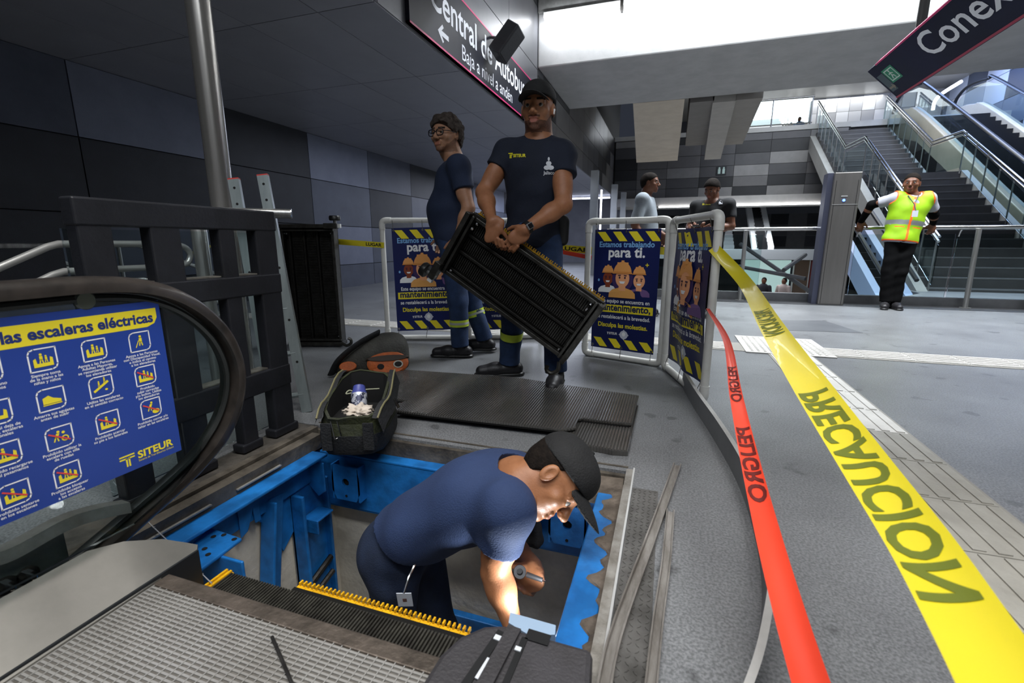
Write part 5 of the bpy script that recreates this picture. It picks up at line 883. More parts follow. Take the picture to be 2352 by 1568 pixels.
MB().lathe(bot, ax_, [(.0335, .02), (.0337, .022), (.0337, .05), (.0335, .052)], 20).build('can_label', mat('can_label_white', 'c6c8cc', 0.4, 0, '46507e', 60, lo=.48, hi=.52), sc_, smooth=True); MB().lathe(bot, ax_, [(.033, .12), (.027, .135), (.024, .155), (.02, .158)], 20).build('can_cap', mat('can_cap_blue', '3d458a', 0.4), sc_, smooth=True)
rc = bc2 + xa * .02 - ya * .095 + np.array([0, 0, .158]); bmr = bmesh.new(); bmesh.ops.create_icosphere(bmr, subdivisions=4, radius=.05)
for v in bmr.verts:
    d = v.co.normalized(); n = math.sin(d.x * 9 + d.y * 4) * .16 + math.sin(d.y * 13 + d.z * 8) * .12 + math.sin(d.z * 17 - d.x * 11) * .1; v.co = v.co * (1 + n); v.co.x *= 1.15; v.co.z *= .5; v.co = Vector(rc) + v.co
me = bpy.data.meshes.new('rag'); bmr.to_mesh(me); bmr.free(); me.shade_smooth(); me.materials.append(mat('rag_cloth', 'cbbfb2', 0.85, 0, 'b9ad9f', 20, 0.3, 60)); rg_ = bpy.data.objects.new('cleaning_rag', me); C.objects.link(rg_); tag(rg_, 'crumpled pale cleaning rag in the open tool bag', 'rag')
tag(MB().tube(curve_pts([bc2 + xa * .06 + ya * .10 + np.array([0, 0, .19]), bc2 - xa * .0 + ya * .07 + np.array([0, 0, .195]), bc2 - xa * .07 + ya * .06 + np.array([0, 0, .18]), bc2 - xa * .06 + ya * .08 + np.array([0, 0, .19]), bc2 + ya * .04 + np.array([0, 0, .17])], 6), .0028, 6).build('cord', mat('cord_pale', '9a9c84', 0.6), smooth=True), 'thin pale cord looped over the tool bag opening', 'cord')
# backpack lying on its side
bk2 = thing('backpack', 'dark grey backpack with orange pocket lying behind the tool bag', 'backpack', (-1.80, 2.45, 0)); o = np.array([-1.79, 2.47, 0.0])
dirx = np.array([0.75, 0.55, 0]); dirx /= np.linalg.norm(dirx); diry = np.array([-dirx[1], dirx[0], 0])
def bring(t, hw, hh, zc, n=18):
    return [o + dirx * t + diry * hw * math.copysign(abs(math.cos(a)) ** .7, math.cos(a)) + np.array([0, 0, max(0.003, zc + hh * math.copysign(abs(math.sin(a)) ** .7, math.sin(a)))]) for a in [2 * math.pi * i / n for i in range(n)]]
GREYB = mat('backpack_grey', '3b3a35', 0.75, 0, '2c2b27', 14, 0.5, 80)
loft([bring(-.23, .03, .02, .04), bring(-.20, .10, .05, .06), bring(-.10, .15, .09, .10), bring(.04, .16, .12, .125), bring(.16, .155, .125, .13), bring(.22, .13, .11, .12), bring(.245, .08, .07, .10)], GREYB, 'pack_body', bk2, sub=1)
def pk(t, a, hw, hh, zc, lift=1.0): return o + dirx * t - diry * hw * lift * math.cos(a) + np.array([0, 0, zc + hh * lift * math.sin(a)])
ORG = mat('backpack_orange', 'a04c14', 0.65, 0, '823c10', 16, 0.3, 90)
cpk = o + dirx * .10 - diry * .150 + np.array([0, 0, .085]); ue, ve = dirx, np.array([0, 0, 1.]) * .92 + diry * .38; ne = -np.cross(ue, ve); ne = ne if np.dot(ne, -cpk) > 0 else -ne
def pod(rx, ry, h0, h1, m, nm, cx=0, cy=0, n=24):
    rings = [[cpk + ue * (cx + rx * f * math.cos(a)) + ve * (cy + ry * f * math.sin(a)) + ne * hh for a in [2 * math.pi * i / n for i in range(n)]] for f, hh in ((1.0, h0), (1.0, h1 * .7), (.9, h1), (.01, h1))]
    return loft(rings, m, nm, bk2)
pod(.125, .075, -.03, .03, ORG, 'front_pocket'); pod(.13, .02, -.02, .036, mat('pocket_seam', '2a1f16', 0.7), 'pocket_seam', 0, .03); pod(.032, .026, .0, .034, mat('grommet_rim', '8d8a80', 0.5), 'pocket_rim', .06, -.012); pod(.024, .018, .0, .036, mat('dark_hole'), 'pocket_hole', .06, -.012); pod(.022, .018, .0, .035, mat('dark_hole'), 'pocket_hole', -.045, -.02)
MB().tube(curve_pts([o - dirx * .24 - diry * .06 + np.array([0, 0, .02]), o - dirx * .18 - diry * .13 + np.array([0, 0, .13]), o - dirx * .06 - diry * .12 + np.array([0, 0, .22]), o + dirx * .06 - diry * .02 + np.array([0, 0, .26])], 6), .018, 10, flat=(1.5, .6)).build('shoulder_strap', TB, bk2, smooth=True)
pod(.05, .03, -.02, .014, ORG, 'side_patch', -.235, -.0)
# ================================================================== PEOPLE: bodies grown as one smooth surface from a distance field
def nrm(a): a = np.array(a, float); return a / (np.linalg.norm(a) + 1e-12)
class SDF:
    def __init__(s): s.P = []; s.cuts = []; s.post = None
    def cone(s, a, b, ra, rb, k=0.02, op='u', fl=None, cap=None):      # fl=(axis, factor): flatten across an axis
        a, b = np.array(a, float), np.array(b, float); m = max(ra, rb) * (1 if not fl else max(1, 1 / fl[1] if fl[1] < 1 else 1))
        def f(p):
            q = p - a; ab = b - a
            t = np.clip((q @ ab) / (ab @ ab + 1e-12), 0, 1); d = q - t[..., None] * ab
            if fl: ax = nrm(fl[0]); w = d @ ax; d = d + ax * (w * (1 / fl[1] - 1))[..., None]
            o_ = np.sqrt((d * d).sum(-1)) - (ra + (rb - ra) * t)
            if cap is not None: o_ = np.maximum(o_, (p - cap[0]) @ cap[1])
            return o_
        s.P.append((f, np.minimum(a, b) - m, np.maximum(a, b) + m, k, op)); return s
    def ell(s, c, r, B=None, k=0.02, op='u', warp=None):      # B rows = local axes
        c, r = np.array(c, float), np.array(r, float); B = np.eye(3) if B is None else np.array(B); m = max(r) * 1.02 + (0.03 if warp else 0)
        def f(p):
            q = (p - c) @ B.T
            if warp: q = warp(q)
            k0 = np.sqrt(((q / r) ** 2).sum(-1)); k1 = np.sqrt(((q / r ** 2) ** 2).sum(-1)) + 1e-9
            return k0 * (k0 - 1) / k1
        s.P.append((f, c - m, c + m, k, op)); return s
    def cut(s, p, n): s.cuts.append((np.array(p, float), nrm(n))); return s
    def mesh(s, h, lo=None, hi=None):
        us = [p for p in s.P if p[4] == 'u']
        L = np.min([p[1] for p in us], 0) - 2.5 * h; H = np.max([p[2] for p in us], 0) + 2.5 * h
        if lo is not None: L = np.maximum(L, lo)
        if hi is not None: H = np.minimum(H, hi)
        n = np.ceil((H - L) / h).astype(int) + 1
        f = np.full(n, 0.2, np.float32); ax = [L[i] + h * np.arange(n[i]) for i in range(3)]
        for fn, a, b, k, op in s.P:
            pad = k + 2.2 * h; i0 = np.clip(((a - pad - L) / h).astype(int), 0, n); i1 = np.clip(((b + pad - L) / h).astype(int) + 2, 0, n)
            if (i1 <= i0).any(): continue
            g = np.stack(np.meshgrid(ax[0][i0[0]:i1[0]], ax[1][i0[1]:i1[1]], ax[2][i0[2]:i1[2]], indexing='ij'), -1); d = fn(g); sl = tuple(slice(i0[i], i1[i]) for i in range(3)); o = f[sl]
            if op == 'u': hh = np.clip(0.5 + 0.5 * (o - d) / k, 0, 1); f[sl] = o + (d - o) * hh - k * hh * (1 - hh)
            elif op == 's': hh = np.clip(0.5 - 0.5 * (o + d) / k, 0, 1); f[sl] = o + (-d - o) * hh + k * hh * (1 - hh)
        if s.cuts or s.post:
            g = np.stack(np.meshgrid(*ax, indexing='ij'), -1).astype(np.float32)
            if s.post:
                band = np.abs(f) < 0.03; f[band] += s.post(g[band])
            for p, nn in s.cuts: f = np.maximum(f, ((g - p.astype(np.float32)) @ nn.astype(np.float32)))
        ins = f < 0; c = np.zeros(n - 1, np.int8); corners = [(i, j, k) for i in (0, 1) for j in (0, 1) for k in (0, 1)]
        for i, j, k in corners: c += ins[i:n[0] - 1 + i, j:n[1] - 1 + j, k:n[2] - 1 + k]
        act = np.argwhere((c > 0) & (c < 8)); idx = np.full(n - 1, -1, np.int32); idx[tuple(act.T)] = np.arange(len(act))
        val = np.stack([f[act[:, 0] + i, act[:, 1] + j, act[:, 2] + k] for i, j, k in corners], 1); cor = np.array(corners, float)
        acc = np.zeros((len(act), 3)); cnt = np.zeros(len(act))
        for a in range(8):
            for b in range(a + 1, 8):
                if abs(cor[a] - cor[b]).sum() != 1: continue
                va, vb = val[:, a], val[:, b]; m = (va < 0) != (vb < 0); t = np.where(m, va / (va - vb + 1e-12), 0); acc += np.where(m[:, None], cor[a] + (cor[b] - cor[a]) * t[:, None], 0); cnt += m
        V = L + (act + acc / cnt[:, None]) * h; Fs = []
        for d in range(3):
            e1, e2 = (d + 1) % 3, (d + 2) % 3; A = ins.take(range(n[d] - 1), d); Bv = ins.take(range(1, n[d]), d); ch = np.argwhere(A != Bv)
            ok = (ch[:, e1] > 0) & (ch[:, e2] > 0) & (ch[:, e1] < n[e1] - 1) & (ch[:, e2] < n[e2] - 1); ch = ch[ok]
            if not len(ch): continue
            def cell(o1, o2):
                q = ch.copy(); q[:, e1] -= o1; q[:, e2] -= o2; return idx[tuple(q.T)]
            q = np.stack([cell(1, 1), cell(0, 1), cell(0, 0), cell(1, 0)], 1); fl = ~A[tuple(ch.T)]; q[fl] = q[fl][:, ::-1]; Fs.append(q[(q >= 0).all(1)])
        return V, np.concatenate(Fs)
def mesh_obj(name, parts, mats, parent=None, slot=None):
    V = []; Fq = []; n = 0
    for v, f in parts: V.append(v); Fq.append(f + n); n += len(v)
    V = np.concatenate(V); Fq = np.concatenate(Fq); me = bpy.data.meshes.new(name)
    me.vertices.add(len(V)); me.vertices.foreach_set('co', V.astype(np.float32).ravel()); me.loops.add(len(Fq) * 4); me.loops.foreach_set('vertex_index', Fq.ravel().astype(np.int32))
    me.polygons.add(len(Fq)); me.polygons.foreach_set('loop_start', np.arange(len(Fq), dtype=np.int32) * 4)
    for m in (mats if isinstance(mats, (list, tuple)) else [mats]): me.materials.append(m)
    if slot is not None: me.polygons.foreach_set('material_index', slot(V[Fq].mean(1)).astype(np.int32))
    me.update(calc_edges=True); me.validate(); me.shade_smooth()
    o = bpy.data.objects.new(name, me); C.objects.link(o)
    if parent is not None: par(o, parent)
    return o
def wrinkle(amp, sc, seed):
    r = np.random.RandomState(seed); K = r.normal(size=(7, 3)) * sc; ph = r.uniform(0, 6.28, 7)
    return lambda p: amp * sum(np.sin(p @ K[i] + ph[i]) for i in range(7)) / 2.6
def face_frame(f, u): f = nrm(f); u = nrm(np.array(u) - f * np.dot(f, u)); return np.array([np.cross(f, u), f, u])      # rows: right, forward, up
def head_sdf(S_, c, B, s, neck, nr=0.055, jaw=1.0, mouth=0.0):
    W_ = lambda x, y, z: c + (np.array([x, y, z]) * s) @ B
    E = lambda x, y, z, r, k=0.015, op='u': S_.ell(W_(x, y, z), np.array(r) * s, B, k * s, op)
    Cn = lambda a, b, ra, rb, k=0.012, op='u': S_.cone(W_(*a), W_(*b), ra * s, rb * s, k * s, op)
    E(0, -.014, .034, (.076, .097, .082)); E(0, .020, -.008, (.066 * jaw, .070, .084), .02); E(0, .026, -.064, (.056 * jaw, .056, .043), .02); E(0, .070, -.096, (.024 * jaw, .018, .018), .02)
    Cn((0, -.02, -.03), (0, -.035, -.1), nr * 1.0, nr, .03); S_.cone(W_(0, -.03, -.08), neck, nr * s, nr * 1.12 * s, .03)
    for q in (-1, 1): E(q * .043 * jaw, .056, -.026, (.024, .022, .020), .02)
    Cn((-.034, .079, .020), (.034, .079, .020), .012, .012, .014)
    for q in (-1, 1): E(q * .031, .100, -.001, (.018, .015, .0115), .010, 's')
    for q in (-1, 1): Cn((q * .018, .083, .0075), (q * .046, .074, .006), .0055, .0055, .006); Cn((q * .019, .083, -.0105), (q * .044, .076, -.010), .005, .005, .006)
    Cn((0, .086, .010), (0, .110, -.030), .0085, .0125, .012)
    for q in (-1, 1): E(q * .013, .100, -.036, (.009, .011, .0085), .007)
    Cn((-.020, .086, -.056), (.020, .086, -.056), .0062, .0062, .010); Cn((-.016, .087, -.071 - mouth), (.016, .087, -.071 - mouth), .0068, .0068, .010)
    Cn((-.021, .099, -.0635 - mouth / 2), (.021, .099, -.0635 - mouth / 2), .0035 + mouth / 2, .0035 + mouth / 2, .004, 's')
    for q in (-1, 1): E(q * .079, -.010, -.010, (.009, .020, .031), .008); E(q * .087, -.004, -.008, (.007, .010, .017), .006, 's')
    return W_
def head_slots(c, B, s, beard=0):
    def f(p):
        q = ((p - c) @ B.T) / s; x, y, z = np.abs(q[:, 0]), q[:, 1], q[:, 2]; out = np.zeros(len(p), int)
        if beard:
            m = (z < -.066 + .85 * np.clip(.045 - y, 0, .05)) & (z > -.112 - .25 * np.clip(y - .03, 0, .06)) & (y > -.012) & (np.hypot(q[:, 0], y) > .03); m &= ~((z > -.055) & (x < .008)); m |= (z > -.0565) & (z < -.0455) & (x < .030) & (y > .075) & (x > .004)
            if beard == 2: m &= (z < -.085) | (y < .06)
            out[m] = 1
        out[(x < .023) & (y > .072) & (z < -.050) & (z > -.081) & (x / .023 + np.abs(z + .065) / .022 < 1.15)] = 2
        out[(x > .013) & (x < .050) & (y > .062) & (np.abs(z - (.0255 - .09 * np.maximum(0, x - .034))) < .0048)] = 3
        return out
    return f
def eyes(parent, W_, B, s):
    for q in (-1, 1):
        e = W_(q * .031, .0765, -.0015); o = SDF().ell(e, np.array([.0128] * 3) * s).mesh(.0025 * s); mesh_obj('eye', [o], [mat('eye_white', '8f8880', 0.5), mat('eye_iris', '1a0f0a', 0.35)], parent, lambda p, e=e: ((((p - e) @ B[1]) / s > .0105)).astype(int))
def hand(S_, w, d, n, t, sc=1.0, curl=(35, 45, 30), thumb=(0.55, 0.75, 0.35), spread=0.0, k=0.006):
    """w wrist, d finger direction, n palm side, t thumb side"""
    w, d, n, t = np.array(w, float), nrm(d), nrm(n), nrm(t)
    S_.ell(w + d * .048 * sc, np.array([.052, .041, .0165]) * sc, np.array([d, t, n]), .012); S_.ell(w + d * .008 * sc, np.array([.03, .029, .02]) * sc, np.array([d, t, n]), .015)
    for i, (o, L) in enumerate(((.031, .074), (.0105, .083), (-.0105, .077), (-.030, .060))):
        p = w + d * (.086 - .006 * (i == 3)) * sc + t * o * sc; a = 0; L *= sc; dd = nrm(d + t * spread * o * 20)
        for j, (fr, r0, r1) in enumerate(((.45, .0098, .0090), (.30, .0090, .0084), (.25, .0084, .0072))):
            a += R(curl[j] if not hasattr(curl[j], '__len__') else curl[j][i]); v = dd * math.cos(a) + n * math.sin(a); q = p + v * L * fr; S_.cone(p, q, r0 * sc, r1 * sc, k * .6); p = q
    p = w + d * .022 * sc + t * .032 * sc; v = nrm(d * thumb[0] + t * thumb[1] + n * thumb[2]); q = p + v * .046 * sc; S_.cone(p, q, .0135 * sc, .0105 * sc, .010); v2 = nrm(v + d * .55); q2 = q + v2 * .032 * sc; S_.cone(q, q2, .0105 * sc, .0085 * sc, .004)
def tee_text(shirt, items, origin_fn, d):
    """lettering pressed onto a garment along direction d"""
    bv = BVHTree.FromObject(shirt, bpy.context.evaluated_depsgraph_get()); d = Vector(nrm(d)); b = MB()
    for vs, fs, mi in items:
        out = []
        for v in vs:
            o = Vector(origin_fn(*v)); hit = bv.ray_cast(o - d * 0.35, d); out.append((hit[0] - d * 0.0022) if hit[0] is not None else o)
        b.add(out, fs, mi)
    return b
def shirt_sdf(J, T, s, inf, sleeves, k=0.06, chest=(.155, .112, .165), waist=(.140, .105, .13), pelv=(.155, .112, .10), trap=.052):
    S_ = SDF(); B = T
    S_.ell(J['chest'], np.array(chest) * s + inf, B, k); S_.ell(J['waist'], np.array(waist) * s + inf, B, k * 1.6); S_.ell(J['pelvis'], np.array(pelv) * s + inf, B, k * 1.6)
    for q in 'RL':
        S_.cone(J['neck'] - T[2] * .035 * s, J['sh' + q], (trap + inf * .7), (.050 * s + inf * .7), .04); S_.cone(J['sh' + q], J['chest'] + (J['sh' + q] - J['chest']) * .4 - T[2] * .06 * s, .052 * s + inf, .07 * s + inf, .06)
    return S_
def flat_end(S_, p, n, r, L): S_.cone(np.array(p) + nrm(n) * r * 1.02, np.array(p) + nrm(n) * (r * 1.02 + L), r, r, .002, 's'); return S_
def tframe(J):
    u = nrm(J['neck'] - J['pelvis']); r = nrm(J['shR'] - J['shL']); f = nrm(np.cross(u, r)); r = np.cross(f, u); return np.array([r, f, u])
def capsule_cut(S_, end, d, L=0.25, r=0.14):                 # trims a tube end square: removes everything past `end` along d within r
    d = nrm(d); a = nrm(np.cross(d, [0.3, 0.2, 1])); b = np.cross(d, a); c = np.array(end) + d * L / 2
    def f(p):
        q = p - c; x = np.abs(q @ d) - L / 2; y = np.sqrt((q @ a) ** 2 + (q @ b) ** 2) - r; return np.maximum(x, y)
    S_.P.append((f, c - (L / 2 + r), c + (L / 2 + r), 0.004, 's'))
def person(label, J, head, look, mats, h=0.006, hh=0.0032, s=1.0, group=None, muscle=1.0, hands=None, sleeve=0.5, belly=None, collar=True, beard=0, legs=True, shoes=True, seed=1, jaw=1.0, mouth=0.0, hem=None, hem_n=None, shirt_inf=0.016, tuck=False, arm_sleeve=False, hs=1.0, nr=0.055, trap=.05, name_loc=None, shirt_name='t_shirt', chest=(.155, .112, .165), waist=(.140, .105, .13), pelv=(.155, .112, .10), shoe_len=.26):
    J = {k: np.array(v, float) for k, v in J.items()}; T = tframe(J); hc, hf, hu = head; hc = np.array(hc, float); B = face_frame(hf, hu); root = name_loc if name_loc is not None else (J['anR'] + J['anL']) / 2
    t = thing('person', label, 'person', tuple(root), group)
    S_ = SDF(); W_ = head_sdf(S_, hc, B, hs, J['neck'] - T[2] * .02, nr, jaw, mouth)
    S_.ell(J['chest'], np.array(chest) * s * .96, T, .03); S_.ell(J['waist'], np.array(waist) * s * .94, T, .04); S_.ell(J['pelvis'], np.array(pelv) * s * .94, T, .04)
    for q in 'RL':
        S_.cone(J['neck'] - T[2] * .03, J['sh' + q], trap, .052, .04)
        S_.cone(J['sh' + q], J['el' + q], .052 * muscle, .041 * muscle, .03); S_.cone(J['el' + q], J['el' + q] + (J['wr' + q] - J['el' + q]) * .35, .041 * muscle, .0425 * muscle, .02); S_.cone(J['el' + q] + (J['wr' + q] - J['el' + q]) * .3, J['wr' + q], .0415 * muscle, .0265, .02)
        m_ = J['sh' + q] + (J['el' + q] - J['sh' + q]) * .55; S_.ell(m_ + T[1] * .012, np.array([.04, .04, .075]) * muscle, face_frame(T[1], J['sh' + q] - J['el' + q]), .03)
        if legs: S_.cone(J['hi' + q], J['kn' + q], .078 * s, .052 * s, .03); S_.cone(J['kn' + q], J['an' + q], .052 * s, .036 * s, .02)
        if hands and hands.get(q): hand(S_, J['wr' + q], *hands[q])
    # body: fine mesh for head, arms and hands, the same field at a coarser step under the clothes
    parts = [S_.mesh(hh, hc - .185 * hs, hc + .185 * hs)]
    parts.append(S_.mesh(h))
    sk = mats['skin']; body = mesh_obj('body', parts, [sk, mats.get('beard', sk), mats.get('lips', sk), mats.get('brow', mats['hair'])], t, head_slots(hc, B, hs, beard)); eyes(t, W_, B, hs)
    # shirt
    H_ = shirt_sdf(J, T, s, shirt_inf, sleeve, chest=chest, waist=waist, pelv=pelv, trap=trap)
    if belly: H_.ell(*belly, T, .06)
    for q in 'RL':
        e = J['sh' + q] + (J['el' + q] - J['sh' + q]) * sleeve; dq = nrm(J['el' + q] - J['sh' + q]); H_.cone(J['sh' + q], e + dq * .03, .054 * muscle * s + shirt_inf * .8, .056 * muscle * s + shirt_inf * .8, .03, cap=(e, dq))
    hemp = hem if hem is not None else J['pelvis'] - T[2] * .05; H_.cut(hemp, -T[2] if hem_n is None else hem_n); H_.post = wrinkle(.0035, 24, seed)
    H_.P.append((SDF().ell(J['neck'] + T[1] * .045 + T[2] * .052, (.082, .072, .085), T).P[0][0], J['neck'] - .18, J['neck'] + .2, .006, 's'))
    H_.P.append((SDF().cone(J['neck'] - T[2] * .0 - T[1] * .01, J['neck'] + T[2] * .2, .075, .09).P[0][0], J['neck'] - .18, J['neck'] + .3, .006, 's')) if collar else None
    shirt = mesh_obj(shirt_name, [H_.mesh(h)], mats['shirt'], t)
    if legs:
        Q = SDF(); Q.ell(J['pelvis'], np.array(pelv) * s + .012, T, .04); Q.ell(J['pelvis'] + T[2] * .07, np.array((.142, .102, .08)) * s + .01, T, .04)
        for q in 'RL':
            Q.cone(J['hi' + q], J['kn' + q], .094 * s, .070 * s, .03); Q.cone(J['kn' + q], J['an' + q] + (J['an' + q] - J['kn' + q]) * .1, .068 * s, .062 * s, .025, cap=(J['an' + q], nrm(J['an' + q] - J['kn' + q])))
        Q.post = wrinkle(.004, 22, seed + 5); Q.cut(J['pelvis'] + T[2] * .12, T[2]); mesh_obj('trousers', [Q.mesh(h)], mats['trousers'], t)
    if shoes:
        for q in 'RL':
            a, toe = J['an' + q], J['toe' + q]; d = np.array([toe[0] - a[0], toe[1] - a[1], 0]); d = nrm(d); g = a[2] - .085 if 'ground' not in mats else mats['ground']
            X_ = SDF(); base = np.array([a[0], a[1], g]); k_ = shoe_len / .27; X_.cone(base + d * -.045 + [0, 0, .045], base + d * .10 * k_ + [0, 0, .042], .042, .044, .02); X_.cone(base + d * .09 * k_ + [0, 0, .040], base + d * .185 * k_ + [0, 0, .034], .046, .036, .02); X_.cone(base + [0, 0, .05], base + [0, 0, .11], .042, .046, .02); X_.cut(base + [0, 0, .002], (0, 0, -1)); sh_ = mesh_obj('shoe', [X_.mesh(max(h, .005))], mats['shoe'], t)
            Z_ = SDF(); Z_.cone(base + d * -.05 + [0, 0, .012], base + d * .19 * k_ + [0, 0, .012], .047, .043, .01, fl=((0, 0, 1), .4)); Z_.cut(base + [0, 0, .002], (0, 0, -1)); mesh_obj('sole', [Z_.mesh(max(h, .005))], RUBBER, sh_)
    return dict(t=t, J=J, T=T, W=W_, B=B, hc=hc, hs=hs, shirt=shirt, body=body)
def short_hair(P_, m, inf=.008, front=(.088, .062), back=(-.06, -.06), h=.004, noise=(.002, 60), side=0.0, seed=3, temple=True):
    c, B, s = P_['hc'], P_['B'], P_['hs']; W_ = P_['W']; X_ = SDF(); X_.ell(W_(0, -.014, .034), (np.array([.077, .098, .083]) + inf) * s, B, .01); X_.ell(W_(0, -.045, -.01), (np.array([.068, .06, .07]) + inf) * s, B, .03)
    a, b = np.array([0, front[0], front[1]]), np.array([0, back[0], back[1]]); d = b - a; n = np.array([0, -d[2], d[1]]); n = n if n[1] > 0 else -n; X_.cut(W_(*a), n @ B); X_.post = wrinkle(noise[0], noise[1], seed)
    if temple: 
        for q in (-1, 1): X_.ell(W_(q * .083, .0, -.012), np.array([.018, .026, .034]) * s, B, .004, 's')
    return mesh_obj('hair', [X_.mesh(h)], m, P_['t'])
def ballcap(P_, m, h=.0035, brim=.075, droop=6.0, tilt=0.0):
    c, B, s, W_ = P_['hc'], P_['B'], P_['hs'], P_['W']; X_ = SDF(); X_.ell(W_(0, -.014, .040), np.array([.088, .108, .092]) * s, B, .01); X_.ell(W_(0, .03, .06), np.array([.07, .066, .062]) * s, B, .02)
    a, b = np.array([0, .092, .048]), np.array([0, -.115, .012]); d = b - a; n = np.array([0, -d[2], d[1]]); n = n if n[2] < 0 else -n; X_.cut(W_(*a), n @ B); crown = mesh_obj('cap_crown', [X_.mesh(h)], m, P_['t'])
    wp = lambda q: np.stack([q[..., 0], q[..., 1], q[..., 2] + droop * q[..., 0] ** 2 + 1.2 * np.maximum(0, q[..., 1]) ** 2], -1)
    Y_ = SDF(); Y_.ell(W_(0, .088, .050), np.array([.074, brim + .035, .0055]) * s, B, .004, warp=wp); Y_.cut(W_(0, .06, .05), -B[1]); mesh_obj('cap_brim', [Y_.mesh(.0026)], m, P_['t'])
    bt = W_(0, -.014, .131); MB().lathe(bt, B[2], [(.008, 0), (.006, .005)], 10).build('cap_button', m, P_['t']); return crown
SKIN1 = mat('skin_tan', 'a06c4c', 0.5, 0, '926042', 30, 0.08, 220, sub=0.12); SKIN2 = mat('skin_fair', 'a77a5e', 0.5, 0, '9b6f54', 30, 0.08, 220, sub=0.12); SKIN3 = mat('skin_warm', 'a06a47', 0.48, 0, '94603f', 30, 0.08, 220, sub=0.12); SKIN4 = mat('skin_brown', '6e4530', 0.5, 0, '623c29', 30)
BEARD1 = mat('beard_dark', '674433', 0.7, 0, '4a2f22', 120); BEARD2 = mat('stubble', '7c5842', 0.6, 0, '6a4a38', 120); LIP1 = mat('lips_brown', '8a5244', 0.5); LIP2 = mat('lips_pink', '95604e', 0.5); BROW = mat('brow_hair', '1c120d', 0.8)
TEE = mat('tee_navy', '1d2942', 0.85, 0, '18233a', 8, 0.25, 240); TEED = mat('tee_dark_navy', '141b2c', 0.85, 0, '101726', 8, 0.25, 240); JEAN = mat('jeans_navy', '22375a', 0.85, 0, '1a2c4a', 16, 0.3, 260); JEAND = mat('jeans_dark', '18253d', 0.85, 0, '131e33', 16, 0.3, 260); BOOT = mat('boot_black', '17161a', 0.45, 0, '211f20', 14, 0.2, 80); HAIRB = mat('hair_black', '110d0b', 0.85, 0, '1d1713', 60, 0.4, 120, (1, 1, 1), spec=0.15); CAPB = mat('cap_black', '131314', 0.8, 0, '1a1a1b', 20, 0.3, 200)
V3 = lambda *a: np.array(a, float)
# ---------------------------------------------------------------- standing worker with the step
yb = 2.66
J = dict(neck=at(1240, 318, Y=yb), chest=at(1230, 392, Y=yb), waist=at(1226, 470, Y=yb), pelvis=at(1222, 545, Y=yb), shR=at(1166, 352, Y=yb), shL=at(1291, 358, Y=yb), elR=at(1112, 442, Y=yb - .10), elL=at(1294, 470, Y=yb - .12), wrR=at(1130, 508, Y=2.36), wrL=at(1206, 526, Y=2.36),
         hiR=at(1192, 570, Y=yb), hiL=at(1256, 570, Y=yb), knR=at(1180, 700, Y=2.60), knL=at(1266, 700, Y=2.60), anR=at(1168, 836, Y=2.66), anL=at(1278, 850, Y=2.58), toeR=at(1100, 850, Z=0.03), toeL=at(1284, 885, Z=0.0))
J['anR'][2] = .085; J['anL'][2] = .085; J['anR'][1] = 2.68; J['toeR'] = J['anR'] + V3(-.2, -.1, 0); J['toeL'] = J['anL'] + V3(.02, -.2, 0)
tocam = nrm(V3(0, 0, 1.5) - J['neck']); tocam[2] = 0; tocam = nrm(tocam); lft = np.cross(tocam, V3(0, 0, 1)); lft = -np.cross(V3(0, 0, 1), tocam); lft = lft if lft[0] < 0 else -lft
hcM = at(1235, 250, Y=yb - .03); dn = V3(0, 0, -1)
xs = nrm(at(1352, 755, Y=2.46) - at(1065, 550, Y=2.46))
pM = person('standing worker in navy tee and black cap carrying an escalator step', J, (hcM, tocam * .95 + lft * .20 + V3(0, 0, -.02), (0.02, 0, 1)), None,
    dict(skin=SKIN1, beard=BEARD1, lips=LIP1, brow=BROW, hair=HAIRB, shirt=TEED, trousers=JEAN, shoe=BOOT, ground=0.0), .0055, .0030, 1.0, muscle=1.12, sleeve=.42, beard=1, jaw=1.0, mouth=.006, seed=2, hs=1.09, nr=.060, chest=(.165, .115, .165), waist=(.140, .105, .14), trap=.055,
    hands={'R': (xs * .35 + dn * .9, -lft * .15 - tocam * .95, xs * .85 + V3(0, 0, .2), 1.05, (14, 40, 35), (.6, .5, .5)), 'L': (-xs * .5 + dn * .72 - lft * -.0, -tocam * .95, -xs * .8 + V3(0, 0, .55), 1.05, (14, 42, 35), (.6, .5, .5))})
ballcap(pM, CAPB, .0032, .07); short_hair(pM, HAIRB, .003, (.02, .09), (-.03, -.07), .004, (.0006, 80))
# print on the shirt
ctr, rt2 = pM['J']['chest'], nrm(at(1300, 392, Y=yb) - at(1160, 392, Y=yb)); upz = V3(0, 0, 1); vw = nrm(pM['J']['chest'] - V3(0, 0, CH))
def shirt_print(pp, name, txts, d, extra=None, mats=None):
    items = []
    for (tx, u, v, Yp, w, bold, mi) in txts:
        vs, fs = text2d(tx, 1.0, bold); x0 = min(a for a, b in vs); x1 = max(a for a, b in vs); k = w / (x1 - x0); o = at(u, v, Y=Yp); items.append(([o + rt2 * (a - x0) * k + upz * b * k for a, b in vs], fs, mi))
    for e in (extra or []): items.append(e)
    b = tee_text(pp['shirt'], items, lambda x, y, z: (x, y, z), d); return b.build(name, mats, pp['t'], fix=False)
def poly_item(o, pts, mi): return ([o + rt2 * a + upz * b for a, b in pts], [tuple(range(len(pts)))], mi)
oT = at(1170, 362, Y=yb); oJ = at(1250, 393, Y=yb)
ex = [poly_item(oT, [(0, .022), (.026, .022), (.026, .017), (0, .017)], 0), poly_item(oT, [(.008, .014), (.013, .014), (.013, -.006), (.008, -.006)], 0), poly_item(oT, [(.015, .014), (.026, .014), (.026, .010), (.015, .010)], 0), poly_item(oT, [(.015, .014), (.019, .014), (.019, -.006), (.015, -.006)], 0)]
